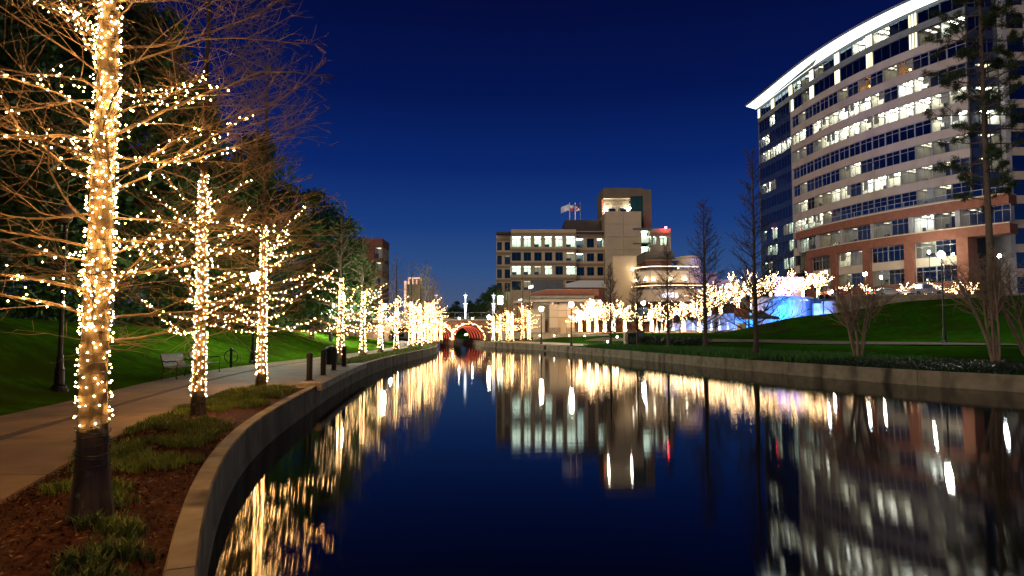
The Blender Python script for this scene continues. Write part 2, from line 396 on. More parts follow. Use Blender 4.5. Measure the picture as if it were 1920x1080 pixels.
M = dict(
    haloglass=haloglass(),
    water=watermat(),
    shadedface=pmat('shaded_stained_concrete_face', (0.17, 0.14, 0.085), (0.09, 0.075, 0.045), 2.0, 0.9, 0.012, 30, stain=((0.04, 0.034, 0.022), 1.0, (1, 1, 0.3), 0.45, 0.7)),  # stained concrete, darkened further: the face's shade is put into its colour
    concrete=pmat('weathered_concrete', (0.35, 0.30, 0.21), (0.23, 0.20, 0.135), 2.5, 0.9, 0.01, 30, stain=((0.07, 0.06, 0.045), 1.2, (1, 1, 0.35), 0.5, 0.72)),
    coping=pmat('concrete_coping', (0.42, 0.37, 0.29), (0.30, 0.26, 0.20), 6, 0.85, 0.008, 60, stain=((0.16, 0.14, 0.10), 2.5, (1, 1, 1), 0.5, 0.75)),
    pave=pmat('path_concrete', (0.38, 0.27, 0.155), (0.28, 0.20, 0.115), 1.2, 0.75, 0.004, 50, stain=((0.18, 0.15, 0.11), 0.7, (1, 1, 1), 0.5, 0.75)),
    paveband=pmat('dark_brick_band', (0.15, 0.10, 0.075), (0.10, 0.07, 0.055), 5, 0.85, 0.006, 40),
    mulch=pmat('bark_mulch', (0.11, 0.045, 0.024), (0.032, 0.014, 0.009), 14, 0.95, 0.06, 40, spec=0.1),
    soil=pmat('bed_soil', (0.06, 0.045, 0.03), (0.035, 0.028, 0.018), 5, 0.95, 0.05, 25, spec=0.1),
    lawn=grassmat('lawn_grass', (0.032, 0.130, 0.005), (0.014, 0.062, 0.004), (0.030, 0.056, 0.006)),
    slope=grassmat('slope_grass', (0.075, 0.19, 0.006), (0.034, 0.10, 0.005), (0.04, 0.075, 0.006)),
    blade=pmat('grass_blade', (0.22, 0.30, 0.05), (0.09, 0.15, 0.025), 3, 0.7, spec=0.3),
    lily=pmat('liriope_blade', (0.08, 0.25, 0.03), (0.04, 0.14, 0.018), 3, 0.6, spec=0.4),
    jasmine=pmat('groundcover_leaf', (0.035, 0.055, 0.03), (0.015, 0.025, 0.014), 5, 0.45, spec=0.5),
    bark=pmat('cypress_bark', (0.20, 0.15, 0.09), (0.07, 0.055, 0.035), 3, 0.9, 0.11, 7, stretch=(4, 4, 0.5), spec=0.15, stain=((0.26, 0.27, 0.19), 9.0, (1, 1, 0.7), 0.60, 0.72)),
    twig=pmat('cypress_twig', (0.34, 0.26, 0.155), (0.22, 0.165, 0.10), 6, 0.9, spec=0.15),
    darkbark=pmat('dark_bark', (0.13, 0.095, 0.07), (0.07, 0.05, 0.038), 6, 0.9, 0.02, 14, stretch=(3, 3, 0.5), spec=0.15),
    myrtle=pmat('myrtle_bark', (0.30, 0.22, 0.15), (0.18, 0.13, 0.09), 4, 0.7, 0.008, 10, stretch=(2, 2, 0.6), spec=0.25),
    leaf=pmat('evergreen_leaf', (0.065, 0.145, 0.03), (0.03, 0.072, 0.016), 0.9, 0.65, spec=0.25),
    needle=pmat('pine_needle', (0.032, 0.055, 0.018), (0.015, 0.03, 0.011), 1.5, 0.65, spec=0.25),
    black=pmat('black_paint', (0.010, 0.010, 0.010), (0.007, 0.007, 0.007), 4, 0.45, spec=0.4),
    dgreen=pmat('dark_green_paint', (0.016, 0.032, 0.024), (0.012, 0.022, 0.016), 4, 0.4, spec=0.5),
    wire=pmat('green_cord', (0.02, 0.05, 0.035), (0.015, 0.035, 0.025), 8, 0.5),
    benchsteel=pmat('bench_steel', (0.09, 0.09, 0.095), (0.06, 0.06, 0.065), 10, 0.4, metal=0.5),
    steel=pmat('brushed_steel', (0.45, 0.45, 0.44), (0.35, 0.35, 0.34), 10, 0.35, metal=0.8),
    grey=pmat('grey_metal', (0.16, 0.16, 0.165), (0.12, 0.12, 0.125), 1, 0.55, spec=0.4),
    frame=pmat('grey_window_frame', (0.42, 0.42, 0.43), (0.33, 0.33, 0.34), 2, 0.5, spec=0.4),
    dframe=pmat('dark_window_frame', (0.05, 0.055, 0.065), (0.035, 0.04, 0.05), 2, 0.4, spec=0.5),
    bprecast=pmat('precast_panel', (0.50, 0.425, 0.36), (0.44, 0.37, 0.315), 0.35, 0.85, 0.004, 20, stain=((0.34, 0.28, 0.23), 0.2, (1, 1, 0.4), 0.5, 0.8)),
    tan=pmat('tan_stone', (0.58, 0.46, 0.30), (0.50, 0.39, 0.255), 0.4, 0.85, 0.004, 20),
    tan2=pmat('tan_dark_stone', (0.33, 0.235, 0.14), (0.27, 0.19, 0.115), 0.4, 0.85, 0.004, 20),
    cream=pmat('cream_plaster', (0.66, 0.56, 0.42), (0.58, 0.48, 0.36), 0.5, 0.85),
    brick=pmat('red_brick_wall', (0.30, 0.125, 0.08), (0.235, 0.095, 0.062), 1.2, 0.9, 0.004, 30),
    rubble=pmat('rubble_stone', (0.42, 0.34, 0.25), (0.20, 0.16, 0.12), 2.6, 0.9, 0.03, 5),
    roofdark=pmat('dark_roof_cladding', (0.075, 0.06, 0.052), (0.055, 0.045, 0.04), 0.6, 0.7),
    olive=pmat('olive_tower_cladding', (0.17, 0.145, 0.10), (0.14, 0.12, 0.082), 0.4, 0.8),
    white=pmat('white_paint', (0.78, 0.78, 0.76), (0.7, 0.7, 0.68), 2, 0.6),
    office=pmat('office_wall_paint', (0.74, 0.72, 0.64), (0.66, 0.64, 0.56), 0.8, 0.9),
    furniture=pmat('office_furniture', (0.12, 0.095, 0.08), (0.05, 0.045, 0.045), 0.7, 0.7),
    core=pmat('dark_interior', (0.045, 0.045, 0.05), (0.03, 0.03, 0.035), 0.4, 0.9),
    glass=glassmat('window_glass', (0.90, 0.95, 0.93), 0.10),
    dglass=glassmat('tinted_window_glass', (0.42, 0.50, 0.55), 0.13, gcol=(0.75, 0.85, 1.0)),
    gglass=glassmat('green_window_glass', (0.30, 0.62, 0.50), 0.06, gcol=(0.6, 1.0, 0.85)),
    balglass=glassmat('balcony_glass', (0.75, 0.85, 0.85), 0.10),
    spandrel=pmat('blue_spandrel_glass', (0.035, 0.05, 0.085), (0.028, 0.04, 0.07), 0.5, 0.12, spec=0.9),
    gspandrel=pmat('green_spandrel_glass', (0.02, 0.085, 0.06), (0.015, 0.06, 0.045), 0.5, 0.15, spec=0.8),
    asphalt=pmat('road_asphalt', (0.06, 0.058, 0.055), (0.04, 0.04, 0.038), 2, 0.9, 0.01, 30),
    plaza=pmat('plaza_paving', (0.40, 0.33, 0.25), (0.31, 0.25, 0.19), 1.0, 0.8, 0.006, 20),
    walkway=pmat('brown_walkway', (0.13, 0.09, 0.06), (0.09, 0.065, 0.045), 1.0, 0.85, 0.006, 20),
    bulb=emat('warm_bulb', WARM, 400.0),
    bulbfar=emat('warm_bulb_distant', (1.0, 0.57, 0.23), 30.0),
    bulbpl=emat('warm_bulb_plaza', (1.0, 0.62, 0.30), 36.0),
    lamp=emat('lamp_globe_white', (0.95, 1.0, 0.84), 600.0),
    lampwarm=emat('lamp_globe_warm', (1.0, 0.88, 0.70), 520.0),
    lampfar=emat('lamp_globe_distant', (0.85, 0.95, 1.0), 260.0),
    ropelight=emat('rope_light', (1.0, 0.66, 0.36), 6.0),
    redneon=emat('red_rope_light', (1.0, 0.15, 0.08), 1.6),
    beacon=emat('red_beacon', (1.0, 0.03, 0.04), 160.0),
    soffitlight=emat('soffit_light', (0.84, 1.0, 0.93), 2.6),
    finlight=emat('fin_light', (1.0, 0.93, 0.55), 2.3),
    ceil=emat('office_ceiling_light', (1.0, 0.98, 0.84), 34.0),
    ceila=emat('office_ceiling_light_soft', (1.0, 0.96, 0.76), 19.0),
    ceilb=emat('office_ceiling_light_strong', (0.96, 1.0, 0.9), 40.0),
    leaflitter=pmat('fallen_leaf', (0.30, 0.19, 0.08), (0.16, 0.09, 0.04), 9, 0.8),
    ceilg=emat('office_ceiling_light_cool', (0.80, 1.0, 0.86), 16.0),
    ceildim=emat('office_ceiling_light_dim', (1.0, 0.88, 0.58), 2.6),
    tablelamp=emat('orange_table_lamp', (1.0, 0.42, 0.08), 30.0),
    signlight=emat('sign_letter_light', (0.92, 0.85, 1.0), 5.0),
    bridgebrick=pmat('bridge_brick', (0.27, 0.13, 0.07), (0.20, 0.095, 0.055), 2.0, 0.9, 0.006, 30),
    wallglow=emat('wall_lamp', (1.0, 0.86, 0.62), 45.0),
    redrib=pmat('red_arch_rib', (0.22, 0.035, 0.025), (0.16, 0.025, 0.02), 2, 0.6),
    canvas=pmat('brown_canvas', (0.12, 0.09, 0.075), (0.09, 0.07, 0.055), 2, 0.9),
    waterwall=pmat('wet_stone_wall', (0.42, 0.44, 0.48), (0.15, 0.17, 0.21), 3.0, 0.35, 0.05, 5, stretch=(1, 1, 0.35), spec=0.6),
    spray=pmat('fountain_spray', (0.85, 0.88, 0.92), (0.75, 0.8, 0.85), 3, 0.6),
    skin=pmat('skin', (0.42, 0.26, 0.18), (0.38, 0.23, 0.16), 6, 0.6),
    jacket=pmat('dark_jacket', (0.03, 0.035, 0.06), (0.02, 0.025, 0.045), 6, 0.9),
    shirt=pmat('grey_shirt', (0.30, 0.27, 0.24), (0.24, 0.22, 0.20), 6, 0.9),
    jeans=pmat('dark_trousers', (0.03, 0.035, 0.055), (0.02, 0.025, 0.04), 6, 0.9),
    hair=pmat('dark_hair', (0.02, 0.014, 0.01), (0.014, 0.01, 0.008), 8, 0.7),
    carwhite=pmat('white_car_paint', (0.72, 0.72, 0.72), (0.66, 0.66, 0.66), 1, 0.25, spec=0.6),
    carred=pmat('red_car_paint', (0.30, 0.03, 0.025), (0.26, 0.025, 0.02), 1, 0.25, spec=0.6),
    tyre=pmat('tyre_rubber', (0.02, 0.02, 0.02), (0.014, 0.014, 0.014), 4, 0.8),
    flagwhite=pmat('flag_cloth_white', (0.7, 0.72, 0.76), (0.6, 0.62, 0.68), 2, 0.9),
    flagred=pmat('flag_cloth_red', (0.45, 0.05, 0.06), (0.38, 0.04, 0.05), 2, 0.9),
    flagblue=pmat('flag_cloth_blue', (0.05, 0.07, 0.30), (0.04, 0.05, 0.24), 2, 0.9),
    banner=pmat('blue_banner', (0.05, 0.08, 0.13), (0.04, 0.06, 0.10), 2, 0.8),
    palewall=pmat('pale_tower_wall', (0.40, 0.36, 0.27), (0.34, 0.30, 0.22), 0.6, 0.85),
    pinklight=emat('tower_edge_light', (1.0, 0.58, 0.40), 1.3),
    tailred=emat('tail_lamp', (1.0, 0.04, 0.02), 8.0),
)

# ------------------------------------------------------------------ bank lines (X as a function of Y)
def line(pts):
    ys = [p[1] for p in pts]; xs = [p[0] for p in pts]
    yy = np.arange(ys[0], ys[-1] + 0.01, 0.5)
    xx = np.interp(yy, ys, xs)
    for _ in range(3):
        k = np.array([1, 2, 3, 4, 3, 2, 1.0]); k /= k.sum()
        xx = np.convolve(np.pad(xx, 3, mode='reflect', reflect_type='odd'), k, mode='valid')
    return lambda y: np.interp(y, yy, xx)

XL = line([(8.0, -40), (3.0, -14), (0.6, -4), (-0.55, 1), (-1.35, 3), (-2.33, 5.1), (-3.2, 7.2), (-4.0, 9.4), (-4.6, 11.5), (-5.0, 13.1), (-5.5, 16.2),
           (-6.0, 20), (-6.6, 25), (-7.25, 31.4), (-7.75, 38), (-7.9, 46), (-7.6, 56), (-7.4, 67), (-8.6, 80), (-10.5, 90), (-12.6, 100), (-16, 112), (-30, 170)])   # left wall, water side
PN = line([(4.0, -40), (-1.5, -14), (-3.6, -4), (-4.3, 1), (-4.9, 4), (-5.4, 7.2), (-6.35, 10), (-6.8, 11.5), (-7.45, 14.2), (-8.2, 17.8), (-8.7, 22), (-9.6, 30), (-10.2, 38), (-10.1, 48),
           (-9.7, 60), (-9.9, 70), (-11.4, 80), (-13.3, 90), (-15.4, 100), (-19, 112), (-33, 170)])   # path edge on the canal side
PF = line([(-5.0, -40), (-7.5, -14), (-8.9, -4), (-9.6, 4), (-10.4, 10), (-10.9, 14.4), (-11.3, 17.2), (-12.2, 21.5), (-12.85, 24.8), (-13.4, 30), (-13.5, 34), (-13.0, 39),
           (-12.3, 46), (-11.7, 56), (-11.6, 66), (-13.0, 77), (-15.2, 90), (-17.4, 100), (-21, 112), (-36, 170)])   # path edge on the lawn side
XR = line([(75, -40), (48, 5), (33, 14), (25.5, 20), (19.9, 26.5), (17.9, 29.4), (15.6, 34.6), (12.7, 43), (9.0, 57), (7.4, 63), (3.3, 76), (-1.0, 84),
           (-3.6, 90), (-5.0, 100), (-8, 112), (-20, 170)])   # right wall, water side
WT = 0.66                                # wall top height
GL = 0.60                                # left bank level

def zcrest(y):
    return np.interp(y, [-40, 12, 22, 34, 50, 70, 100, 170], [3.6, 3.5, 3.2, 2.75, 2.45, 2.2, 1.6, 1.2])
def zleft(u, y):                         # lawn height u metres beyond the far path edge
    t = np.clip(u / np.interp(y, [20, 45], [7.5, 9.0]), 0, 1)
    s = t * t * (3 - 2 * t)
    fold = 0.13 * np.sin(y * 0.45 + u * 0.7) * t * np.clip(1.2 - t, 0, 1)
    return GL + (zcrest(y) - GL) * s + fold

CX = [19, 24, 26.9, 33.2, 37.2, 41.3, 43.6, 46.5, 60, 90]
CZ = [0.0, 1.6, 2.1, 3.75, 4.3, 5.25, 5.45, 5.5, 5.6, 5.6]
CY = [82, 82, 82, 80, 76, 72, 70, 63, 57, 50]
TY = [66, 62, 57, 42, 37, 34, 32, 31, 28, 20]
def zright(X, Y):
    X = np.asarray(X, dtype=float); Y = np.asarray(Y, dtype=float)
    u = X - XR(Y)
    t = np.clip((u - 0.8) / 15.0, 0, 1)
    z = (WT - 0.05) + (1.8 - WT + 0.05) * (t * t * (3 - 2 * t)) * np.interp(Y, [20, 34, 60, 85], [0.62, 0.62, 0.75, 1.0])
    t0 = np.clip(u / 1.2, 0, 1)
    z = z + 0.10 * t0 * np.interp(Y, [55, 66], [1, 0])
    zc = np.interp(X, CX, CZ); yc = np.interp(X, CX, CY); ty = np.interp(X, CX, TY)
    s = np.clip((Y - ty) / (yc - ty), 0, 1)
    s = s * s * (3 - 2 * s)
    q = np.clip((Y - yc - 1.0) / 7.0, 0, 1)
    s = s * (1 - q * q * (3 - 2 * q))
    return z + np.maximum(zc - z, 0) * s

# ------------------------------------------------------------------ water, far ground
mb = MB()
mb.grid(np.array([[(x, y, 0.0) for y in (-60, 60, 150)] for x in (-60, 0, 110)]))
tag(mb.build('canal_water', M['water']), kind='structure')
mb = MB()
mb.quad((-3000, 149, 0.55), (3000, 149, 0.55), (3000, 3500, 0.55), (-3000, 3500, 0.55))
mb.quad((-3000, -2000, 0.4), (-60, -2000, 0.4), (-60, 149, 0.4), (-3000, 149, 0.4))
mb.quad((110, -2000, 0.4), (3000, -2000, 0.4), (3000, 149, 0.4), (110, 149, 0.4))
mb.quad((-60, -2000, 0.4), (110, -2000, 0.4), (110, -38, 0.4), (-60, -38, 0.4))
tag(mb.build('ground', M['lawn']), kind='structure')

# ------------------------------------------------------------------ left bank: lawn slope, path slabs, planting bed
ys = np.concatenate([np.arange(-40, 60, 0.75), np.arange(60, 168, 2.0)])
us = np.array([0, 0.4, 0.9, 1.5, 2.2, 3, 4, 5, 6, 7, 8, 9, 11, 14, 20, 35, 70])
P = np.zeros((len(us), len(ys), 3))
for i, u in enumerate(us):
    P[i, :, 0] = PF(ys) - u
    P[i, :, 1] = ys
    P[i, :, 2] = zleft(u, ys) + np.array([0.05 * noise.noise((u * 0.5, y * 0.3, 3.3)) for y in ys]) * min(1, u)
mb = MB(); mb.grid(P)
tag(mb.build('lawn_slope', M['slope'], smooth=True), kind='structure')

# paths: slabs between joints, in an inner strip, a dark brick band and an outer strip
path = tag(thing('path', None, None), kind='structure')
def slab(y0, y1, f0, f1, z, m, name, gap=0.012):
    mb = MB()
    n = max(2, int((y1 - y0) / 0.8) + 1)
    yy = np.linspace(y0 + gap, y1 - gap, n)
    Pg = np.zeros((3, n, 3))
    for i, w in enumerate((0, 0.5, 1)):
        a = PN(yy); b = PF(yy)
        fa = f0(yy) if callable(f0) else f0; fb = f1(yy) if callable(f1) else f1
        Pg[i, :, 0] = a + (b - a) * (fa + (fb - fa) * w)
        Pg[i, :, 1] = yy
        Pg[i, :, 2] = z
    mb.grid(Pg)
    for e in (0, 2):                    # skirt
        low = Pg[e].copy(); low[:, 2] -= 0.12
        mb.grid(np.stack([Pg[e], low]))
    for e in (0, -1):
        low = Pg[:, e].copy(); low[:, 2] -= 0.12
        mb.grid(np.stack([Pg[:, e], low]))
    return mb.build(name, m, path)
jy = [-40, -16, -8, -3, 0, 3, 6.0, 8.9, 11.8, 14.8, 17.8, 20.9, 24.2, 27.6, 31.2, 35.0, 39.0, 43.5, 48.5, 54, 60, 67, 76, 90, 112, 168]
for a, b in zip(jy[:-1], jy[1:]):
    slab(a, b, 0.0, 0.47, GL + 0.02, M['pave'], 'slab')
    slab(a, b, 0.475, 0.545, GL + 0.014, M['paveband'], 'brick_band', 0.0)
    slab(a, b, 0.55, 1.0, GL + 0.02, M['pave'], 'slab')
mb = MB()
yy = np.arange(-40, 168, 2.0)
mb.grid(np.stack([np.stack([PN(yy), yy, np.full_like(yy, GL - 0.02)], -1), np.stack([PF(yy), yy, np.full_like(yy, GL - 0.02)], -1)]))
mb.build('joint_sand', M['soil'], path)

T0, T1 = 21.6, 35.2                     # paved landing between path and canal
landing = tag(thing('landing_pavement', None, None), kind='structure')
cuts = [T0, 25, 28.4, 31.8, T1]
for a, b in zip(cuts[:-1], cuts[1:]):
    mb = MB(); yy = np.linspace(a + 0.012, b - 0.012, 6)
    mb.grid(np.stack([np.stack([XL(yy) - 0.3, yy, np.full_like(yy, GL + 0.026)], -1), np.stack([PN(yy) + 0.02, yy, np.full_like(yy, GL + 0.026)], -1)]))
    mb.build('slab', M['pave'], landing)
mb = MB(); yy = np.linspace(T0, T1, 12)
mb.grid(np.stack([np.stack([XL(yy) - 0.3, yy, np.full_like(yy, GL - 0.03)], -1), np.stack([PN(yy), yy, np.full_like(yy, GL - 0.03)], -1)]))
mb.build('joint_sand', M['soil'], landing)

def bed(y0, y1, name, m):
    yy = np.arange(y0, y1 + 0.01, 0.4 if y1 < 40 else 1.0)
    Pg = np.zeros((13, len(yy), 3))
    for i in range(13):
        w = i / 12
        a = XL(yy) - 0.2; b = PN(yy) + 0.01
        Pg[i, :, 0] = a + (b - a) * w
        Pg[i, :, 1] = yy
        Pg[i, :, 2] = GL - 0.03 + 0.10 * sin(pi * w) + np.array([0.035 * noise.noise((x * 1.6, y * 1.6, 0)) + 0.02 * noise.noise((x * 5, y * 5, 1)) for x, y in zip(Pg[i, :, 0], yy)])
    mb = MB(); mb.grid(Pg)
    tag(mb.build(name, m, smooth=True), kind='structure')
bed(-40, T0, 'planting_bed', M['mulch'])
bed(T1, 166, 'planting_bed', M['mulch'])

# ------------------------------------------------------------------ canal walls, built of poured segments with joints
def canal_wall(fn, side, y0, y1, seg, label, w=0.24):
    t = thing('canal_wall', label, 'wall', (float(fn(y0)), y0, 0))
    y = y0
    while y < y1:
        ye = min(y + seg, y1)
        yy = np.linspace(y + 0.008, ye - 0.008, 6)
        x = fn(yy); dx = np.gradient(x, yy); nl = np.sqrt(1 + dx * dx)
        nxv, nyv = (1 / nl) * side, (-dx / nl) * side     # pointing to the water
        def off(d, z):
            return np.stack([x + nxv * d, yy + nyv * d, np.full_like(x, z)], -1)
        prof = [(0.03, -0.4), (0.03, 0.10), (0.0, 0.13), (0.0, WT - 0.02), (-0.02, WT), (-w + 0.02, WT), (-w, WT - 0.02), (-w, -0.1)]
        mb = MB()
        Pg = np.stack([off(d, z) for d, z in prof])
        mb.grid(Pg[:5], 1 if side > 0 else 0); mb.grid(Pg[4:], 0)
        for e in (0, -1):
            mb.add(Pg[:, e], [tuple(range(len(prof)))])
        mb.build('wall_segment', [M['concrete'], M['shadedface']], t)
        y = ye
    # dark core seen in the joints
    yy = np.linspace(y0, y1, 60); x = fn(yy); dx = np.gradient(x, yy); nl = np.sqrt(1 + dx * dx)
    mb = MB()
    mb.grid(np.stack([np.stack([x - side * 0.05 / nl, yy, np.full_like(x, z)], -1) for z in (-0.3, WT - 0.06)]))
    mb.build('wall_core', M['soil'], t)
    return t
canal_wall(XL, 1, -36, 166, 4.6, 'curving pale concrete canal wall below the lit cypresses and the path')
canal_wall(XR, -1, -30, 166, 7.5, 'long concrete canal wall below the lamp post and the dark ground cover')

# landing edge: lighter coping slab sitting proud of the wall
t = thing('landing_coping', 'pale concrete edge slab in front of the row of black bollards', 'coping', (-6.2, T0, 0))
for a, b in ((T0 + 0.3, 26.3), (26.3, 30.5), (30.5, 34.6)):
    yy = np.linspace(a + 0.006, b - 0.006, 5); x = XL(yy); dx = np.gradient(x, yy); nl = np.sqrt(1 + dx * dx)
    prof = [(0.16, 0.50), (0.17, 0.52), (0.17, 0.725), (0.15, 0.74), (-0.62, 0.74), (-0.62, 0.50)]
    mb = MB()
    Pg = np.stack([np.stack([x + d / nl, yy - dx / nl * d, np.full_like(x, z)], -1) for d, z in prof])
    mb.grid(Pg); mb.grid(Pg[[5, 0]])
    for e in (0, -1):
        mb.add(Pg[:, e], [tuple(range(6))])
    mb.build('coping_slab', M['coping'], t)

# ------------------------------------------------------------------ right bank: one sheet of ground, from the wall over the mound
ys = np.concatenate([np.arange(-38, 14, 4.0), np.arange(14, 96, 0.8), np.arange(96, 168, 4.0)])
us = np.concatenate([np.arange(0.2, 8, 0.55), np.arange(8, 62, 1.2), np.array([66, 75, 90, 120])])
P = np.zeros((len(us), len(ys), 3))
for i, u in enumerate(us):
    X = XR(ys) + u
    P[i, :, 0] = X; P[i, :, 1] = ys
    P[i, :, 2] = zright(X, ys)
    if u > 0.8:
        P[i, :, 2] += np.array([0.05 * noise.noise((x * 0.25, y * 0.25, 7)) for x, y in zip(X, ys)])
mb = MB(); mb.grid(P)
tag(mb.build('lawn_mound', M['lawn'], smooth=True), kind='structure')

def zr(x, y):
    return float(zright(x, y))

# brown walk that curves between the lawn and the waterside planting
def strip(name, pts, w, m, dz=0.012, kind='structure'):
    pts = np.array(pts, dtype=float)
    t = np.linspace(0, len(pts) - 1, 40)
    X = np.interp(t, range(len(pts)), pts[:, 0]); Y = np.interp(t, range(len(pts)), pts[:, 1])
    for _ in range(3):
        X[1:-1] = (X[:-2] + X[1:-1] * 2 + X[2:]) / 4; Y[1:-1] = (Y[:-2] + Y[1:-1] * 2 + Y[2:]) / 4
    tx = np.gradient(X); ty = np.gradient(Y); L = np.hypot(tx, ty)
    rows = []
    for d in np.linspace(-w / 2, w / 2, 5):
        x = X - ty / L * d; y = Y + tx / L * d
        rows.append(np.stack([x, y, zright(x, y) + dz + 0.05], -1))
    mb = MB(); mb.grid(np.stack(rows))
    return tag(mb.build(name, m, smooth=True), kind=kind)
strip('brown_walk', [(9.5, 80), (12.5, 74), (15, 69), (18, 63.5), (20.5, 57), (22.5, 50), (26, 44), (32, 37.5), (40, 33)], 2.6, M['walkway'])
strip('waterside_walk', [(-2.6, 93), (0.3, 86.5), (3.6, 80), (6.6, 73.5), (9.6, 66.5), (11.5, 61)], 2.6, M['plaza'], 0.02)
# plaza paving
mb = MB()
xs = np.arange(-2, 38.1, 1.0); yv = np.arange(87.5, 101, 0.9)
Pg = np.array([[(x + 0.0, y, max(zr(x, y), 1.0) + 0.07) for y in yv] for x in np.arange(4, 37, 1.0)])
mb.grid(Pg)
tag(mb.build('plaza_paving', M['plaza'], smooth=True), kind='structure')
mb = MB(); mb.box(-2, 70, 100.5, 148, -0.2, 1.86)
tag(mb.build('plaza_terrace_ground', M['plaza']), kind='structure')

# raised road deck behind the mound, with its retaining wall
RD = 7.0
mb = MB()
mb.prism([(45.4, 97.8), (120, 84), (160, 148), (36, 148), (36.5, 109), (44.0, 105)], 0.3, RD)
tag(mb.build('road_deck', M['asphalt']), kind='structure')
t = thing('retaining_wall', 'long beige concrete retaining wall along the crest of the lawn mound', 'wall', (45, 91, 0))
a = np.array([43.6, 91.5]); b = np.array([110, 80.0])
L = np.linalg.norm(b - a); dv = (b - a) / L
nseg = 14
for k in range(nseg):
    p = a + dv * (L * k / nseg + 0.02); q = a + dv * (L * (k + 1) / nseg - 0.02); nrm = np.array([dv[1], -dv[0]])
    mb = MB()
    z0, z1 = 1.5, 6.75
    mb.hexa([(*p, z0), (*q, z0), (*(q - nrm * 0.6), z0), (*(p - nrm * 0.6), z0), (*p, z1), (*q, z1), (*(q - nrm * 0.6), z1), (*(p - nrm * 0.6), z1)])
    mb.build('wall_panel', M['concrete'], t)
mb = MB()
p = a - dv * 0.1; q = b; nrm = np.array([dv[1], -dv[0]])
mb.hexa([(*(p + nrm * 0.08), 6.75), (*(q + nrm * 0.08), 6.75), (*(q - nrm * 0.7), 6.75), (*(p - nrm * 0.7), 6.75), (*(p + nrm * 0.08), 6.95), (*(q + nrm * 0.08), 6.95), (*(q - nrm * 0.7), 6.95), (*(p - nrm * 0.7), 6.95)])
mb.build('wall_cap', M['coping'], t)
# end block of the wall at the fountain side
mb = MB(); mb.cbox(XP(1566, 93), XP(1582, 93), 92, 97, 1.2, ZP(563, 93), 0.05)
tag(mb.build('wall_end_block', M['coping']), 'pale concrete pier beside the purple end of the water wall', 'pier')
# railing on the deck edge
t = thing('deck_railing', 'thin grey steel railing along the road edge above the mound', 'railing', (46, 92, 7))
mb = MB()
n_post = 34
pts = [a + dv * (L * i / n_post) - np.array([dv[1], -dv[0]]) * 0.3 for i in range(n_post + 1)]
for z in (7.35, 7.7, 8.05):
    mb.tube([(pts[0][0], pts[0][1], z), (pts[-1][0], pts[-1][1], z)], 0.03, 6)
mb.build('rail', M['steel'], t)
for p in pts:
    mb = MB(); mb.tube([(p[0], p[1], 6.95), (p[0], p[1], 8.05)], 0.035, 6); mb.build('post', M['steel'], t)

# ------------------------------------------------------------------ trees
def unit(v):
    return v / (np.linalg.norm(v, axis=-1, keepdims=True) + 1e-9)

def grow(rng, P0, D, L, r0, n=5, up=0.0, jit=0.15, tip=0.25):
    N = len(P0)
    P = np.zeros((N, n, 3)); R = np.zeros((N, n))
    P[:, 0] = P0; d = unit(D); R[:, 0] = r0
    st = (L / (n - 1))[:, None]
    for i in range(1, n):
        d = unit(d + rng.normal(0, jit, (N, 3)) + np.array([0, 0, up / (n - 1)]))
        P[:, i] = P[:, i - 1] + d * st
        R[:, i] = r0 * (1 - (1 - tip) * i / (n - 1))
    return P, R

def sprout(rng, P, R, per, t0, t1, ang, flat, lfac, rfac, L, minr=0.002, up=0.0):
    """per side branches from each parent polyline"""
    N, n = P.shape[:2]
    t = t0 + (t1 - t0) * (np.arange(per)[None] + rng.random((N, per))) / per
    f = t * (n - 1); i = np.minimum(f.astype(int), n - 2); w = f - i
    ar = np.arange(N)[:, None]
    A = P[ar, i]; B = P[ar, i + 1]
    pos = A + (B - A) * w[..., None]
    tan = unit(B - A)
    rr = R[ar, i] * (1 - w) + R[ar, i + 1] * w
    side = unit(np.cross(tan, np.array([0, 0, 1.0]) + rng.normal(0, 0.05, tan.shape)))
    sg = np.where((np.arange(per)[None] + rng.integers(0, 2, (N, 1))) % 2 == 0, 1.0, -1.0)
    vert = np.cross(side, tan)
    ph = rng.normal(0, 1, (N, per)) * (1 - flat) * 1.5
    perp = side * (sg * np.cos(ph))[..., None] + vert * np.sin(ph)[..., None]
    a = ang * (0.75 + 0.5 * rng.random((N, per)))
    D = tan * np.cos(a)[..., None] + perp * np.sin(a)[..., None] + np.array([0, 0, up])
    Lc = L[:, None] * lfac * (1.12 - t) * (0.5 + rng.random((N, per)))
    return pos.reshape(-1, 3), D.reshape(-1, 3), Lc.reshape(-1), np.maximum(rr * rfac, minr).reshape(-1)

def trunk_profile(H, r, flare=1.9, hf=0.8, top=0.12):
    z = np.array([-0.15, 0.0, 0.12, 0.3, 0.55, hf, 1.2, 1.8, 2.6, 3.6, 5.0, 7.0, 9.0, 12.0, 16.0])
    z = np.append(z[z < H - 0.3], H)
    rad = r * (1 - (1 - top) * np.clip(z / H, 0, 1)) * (1 + (flare - 1) * np.exp(-np.maximum(z, 0) / (hf * 0.55)))
    return z, rad

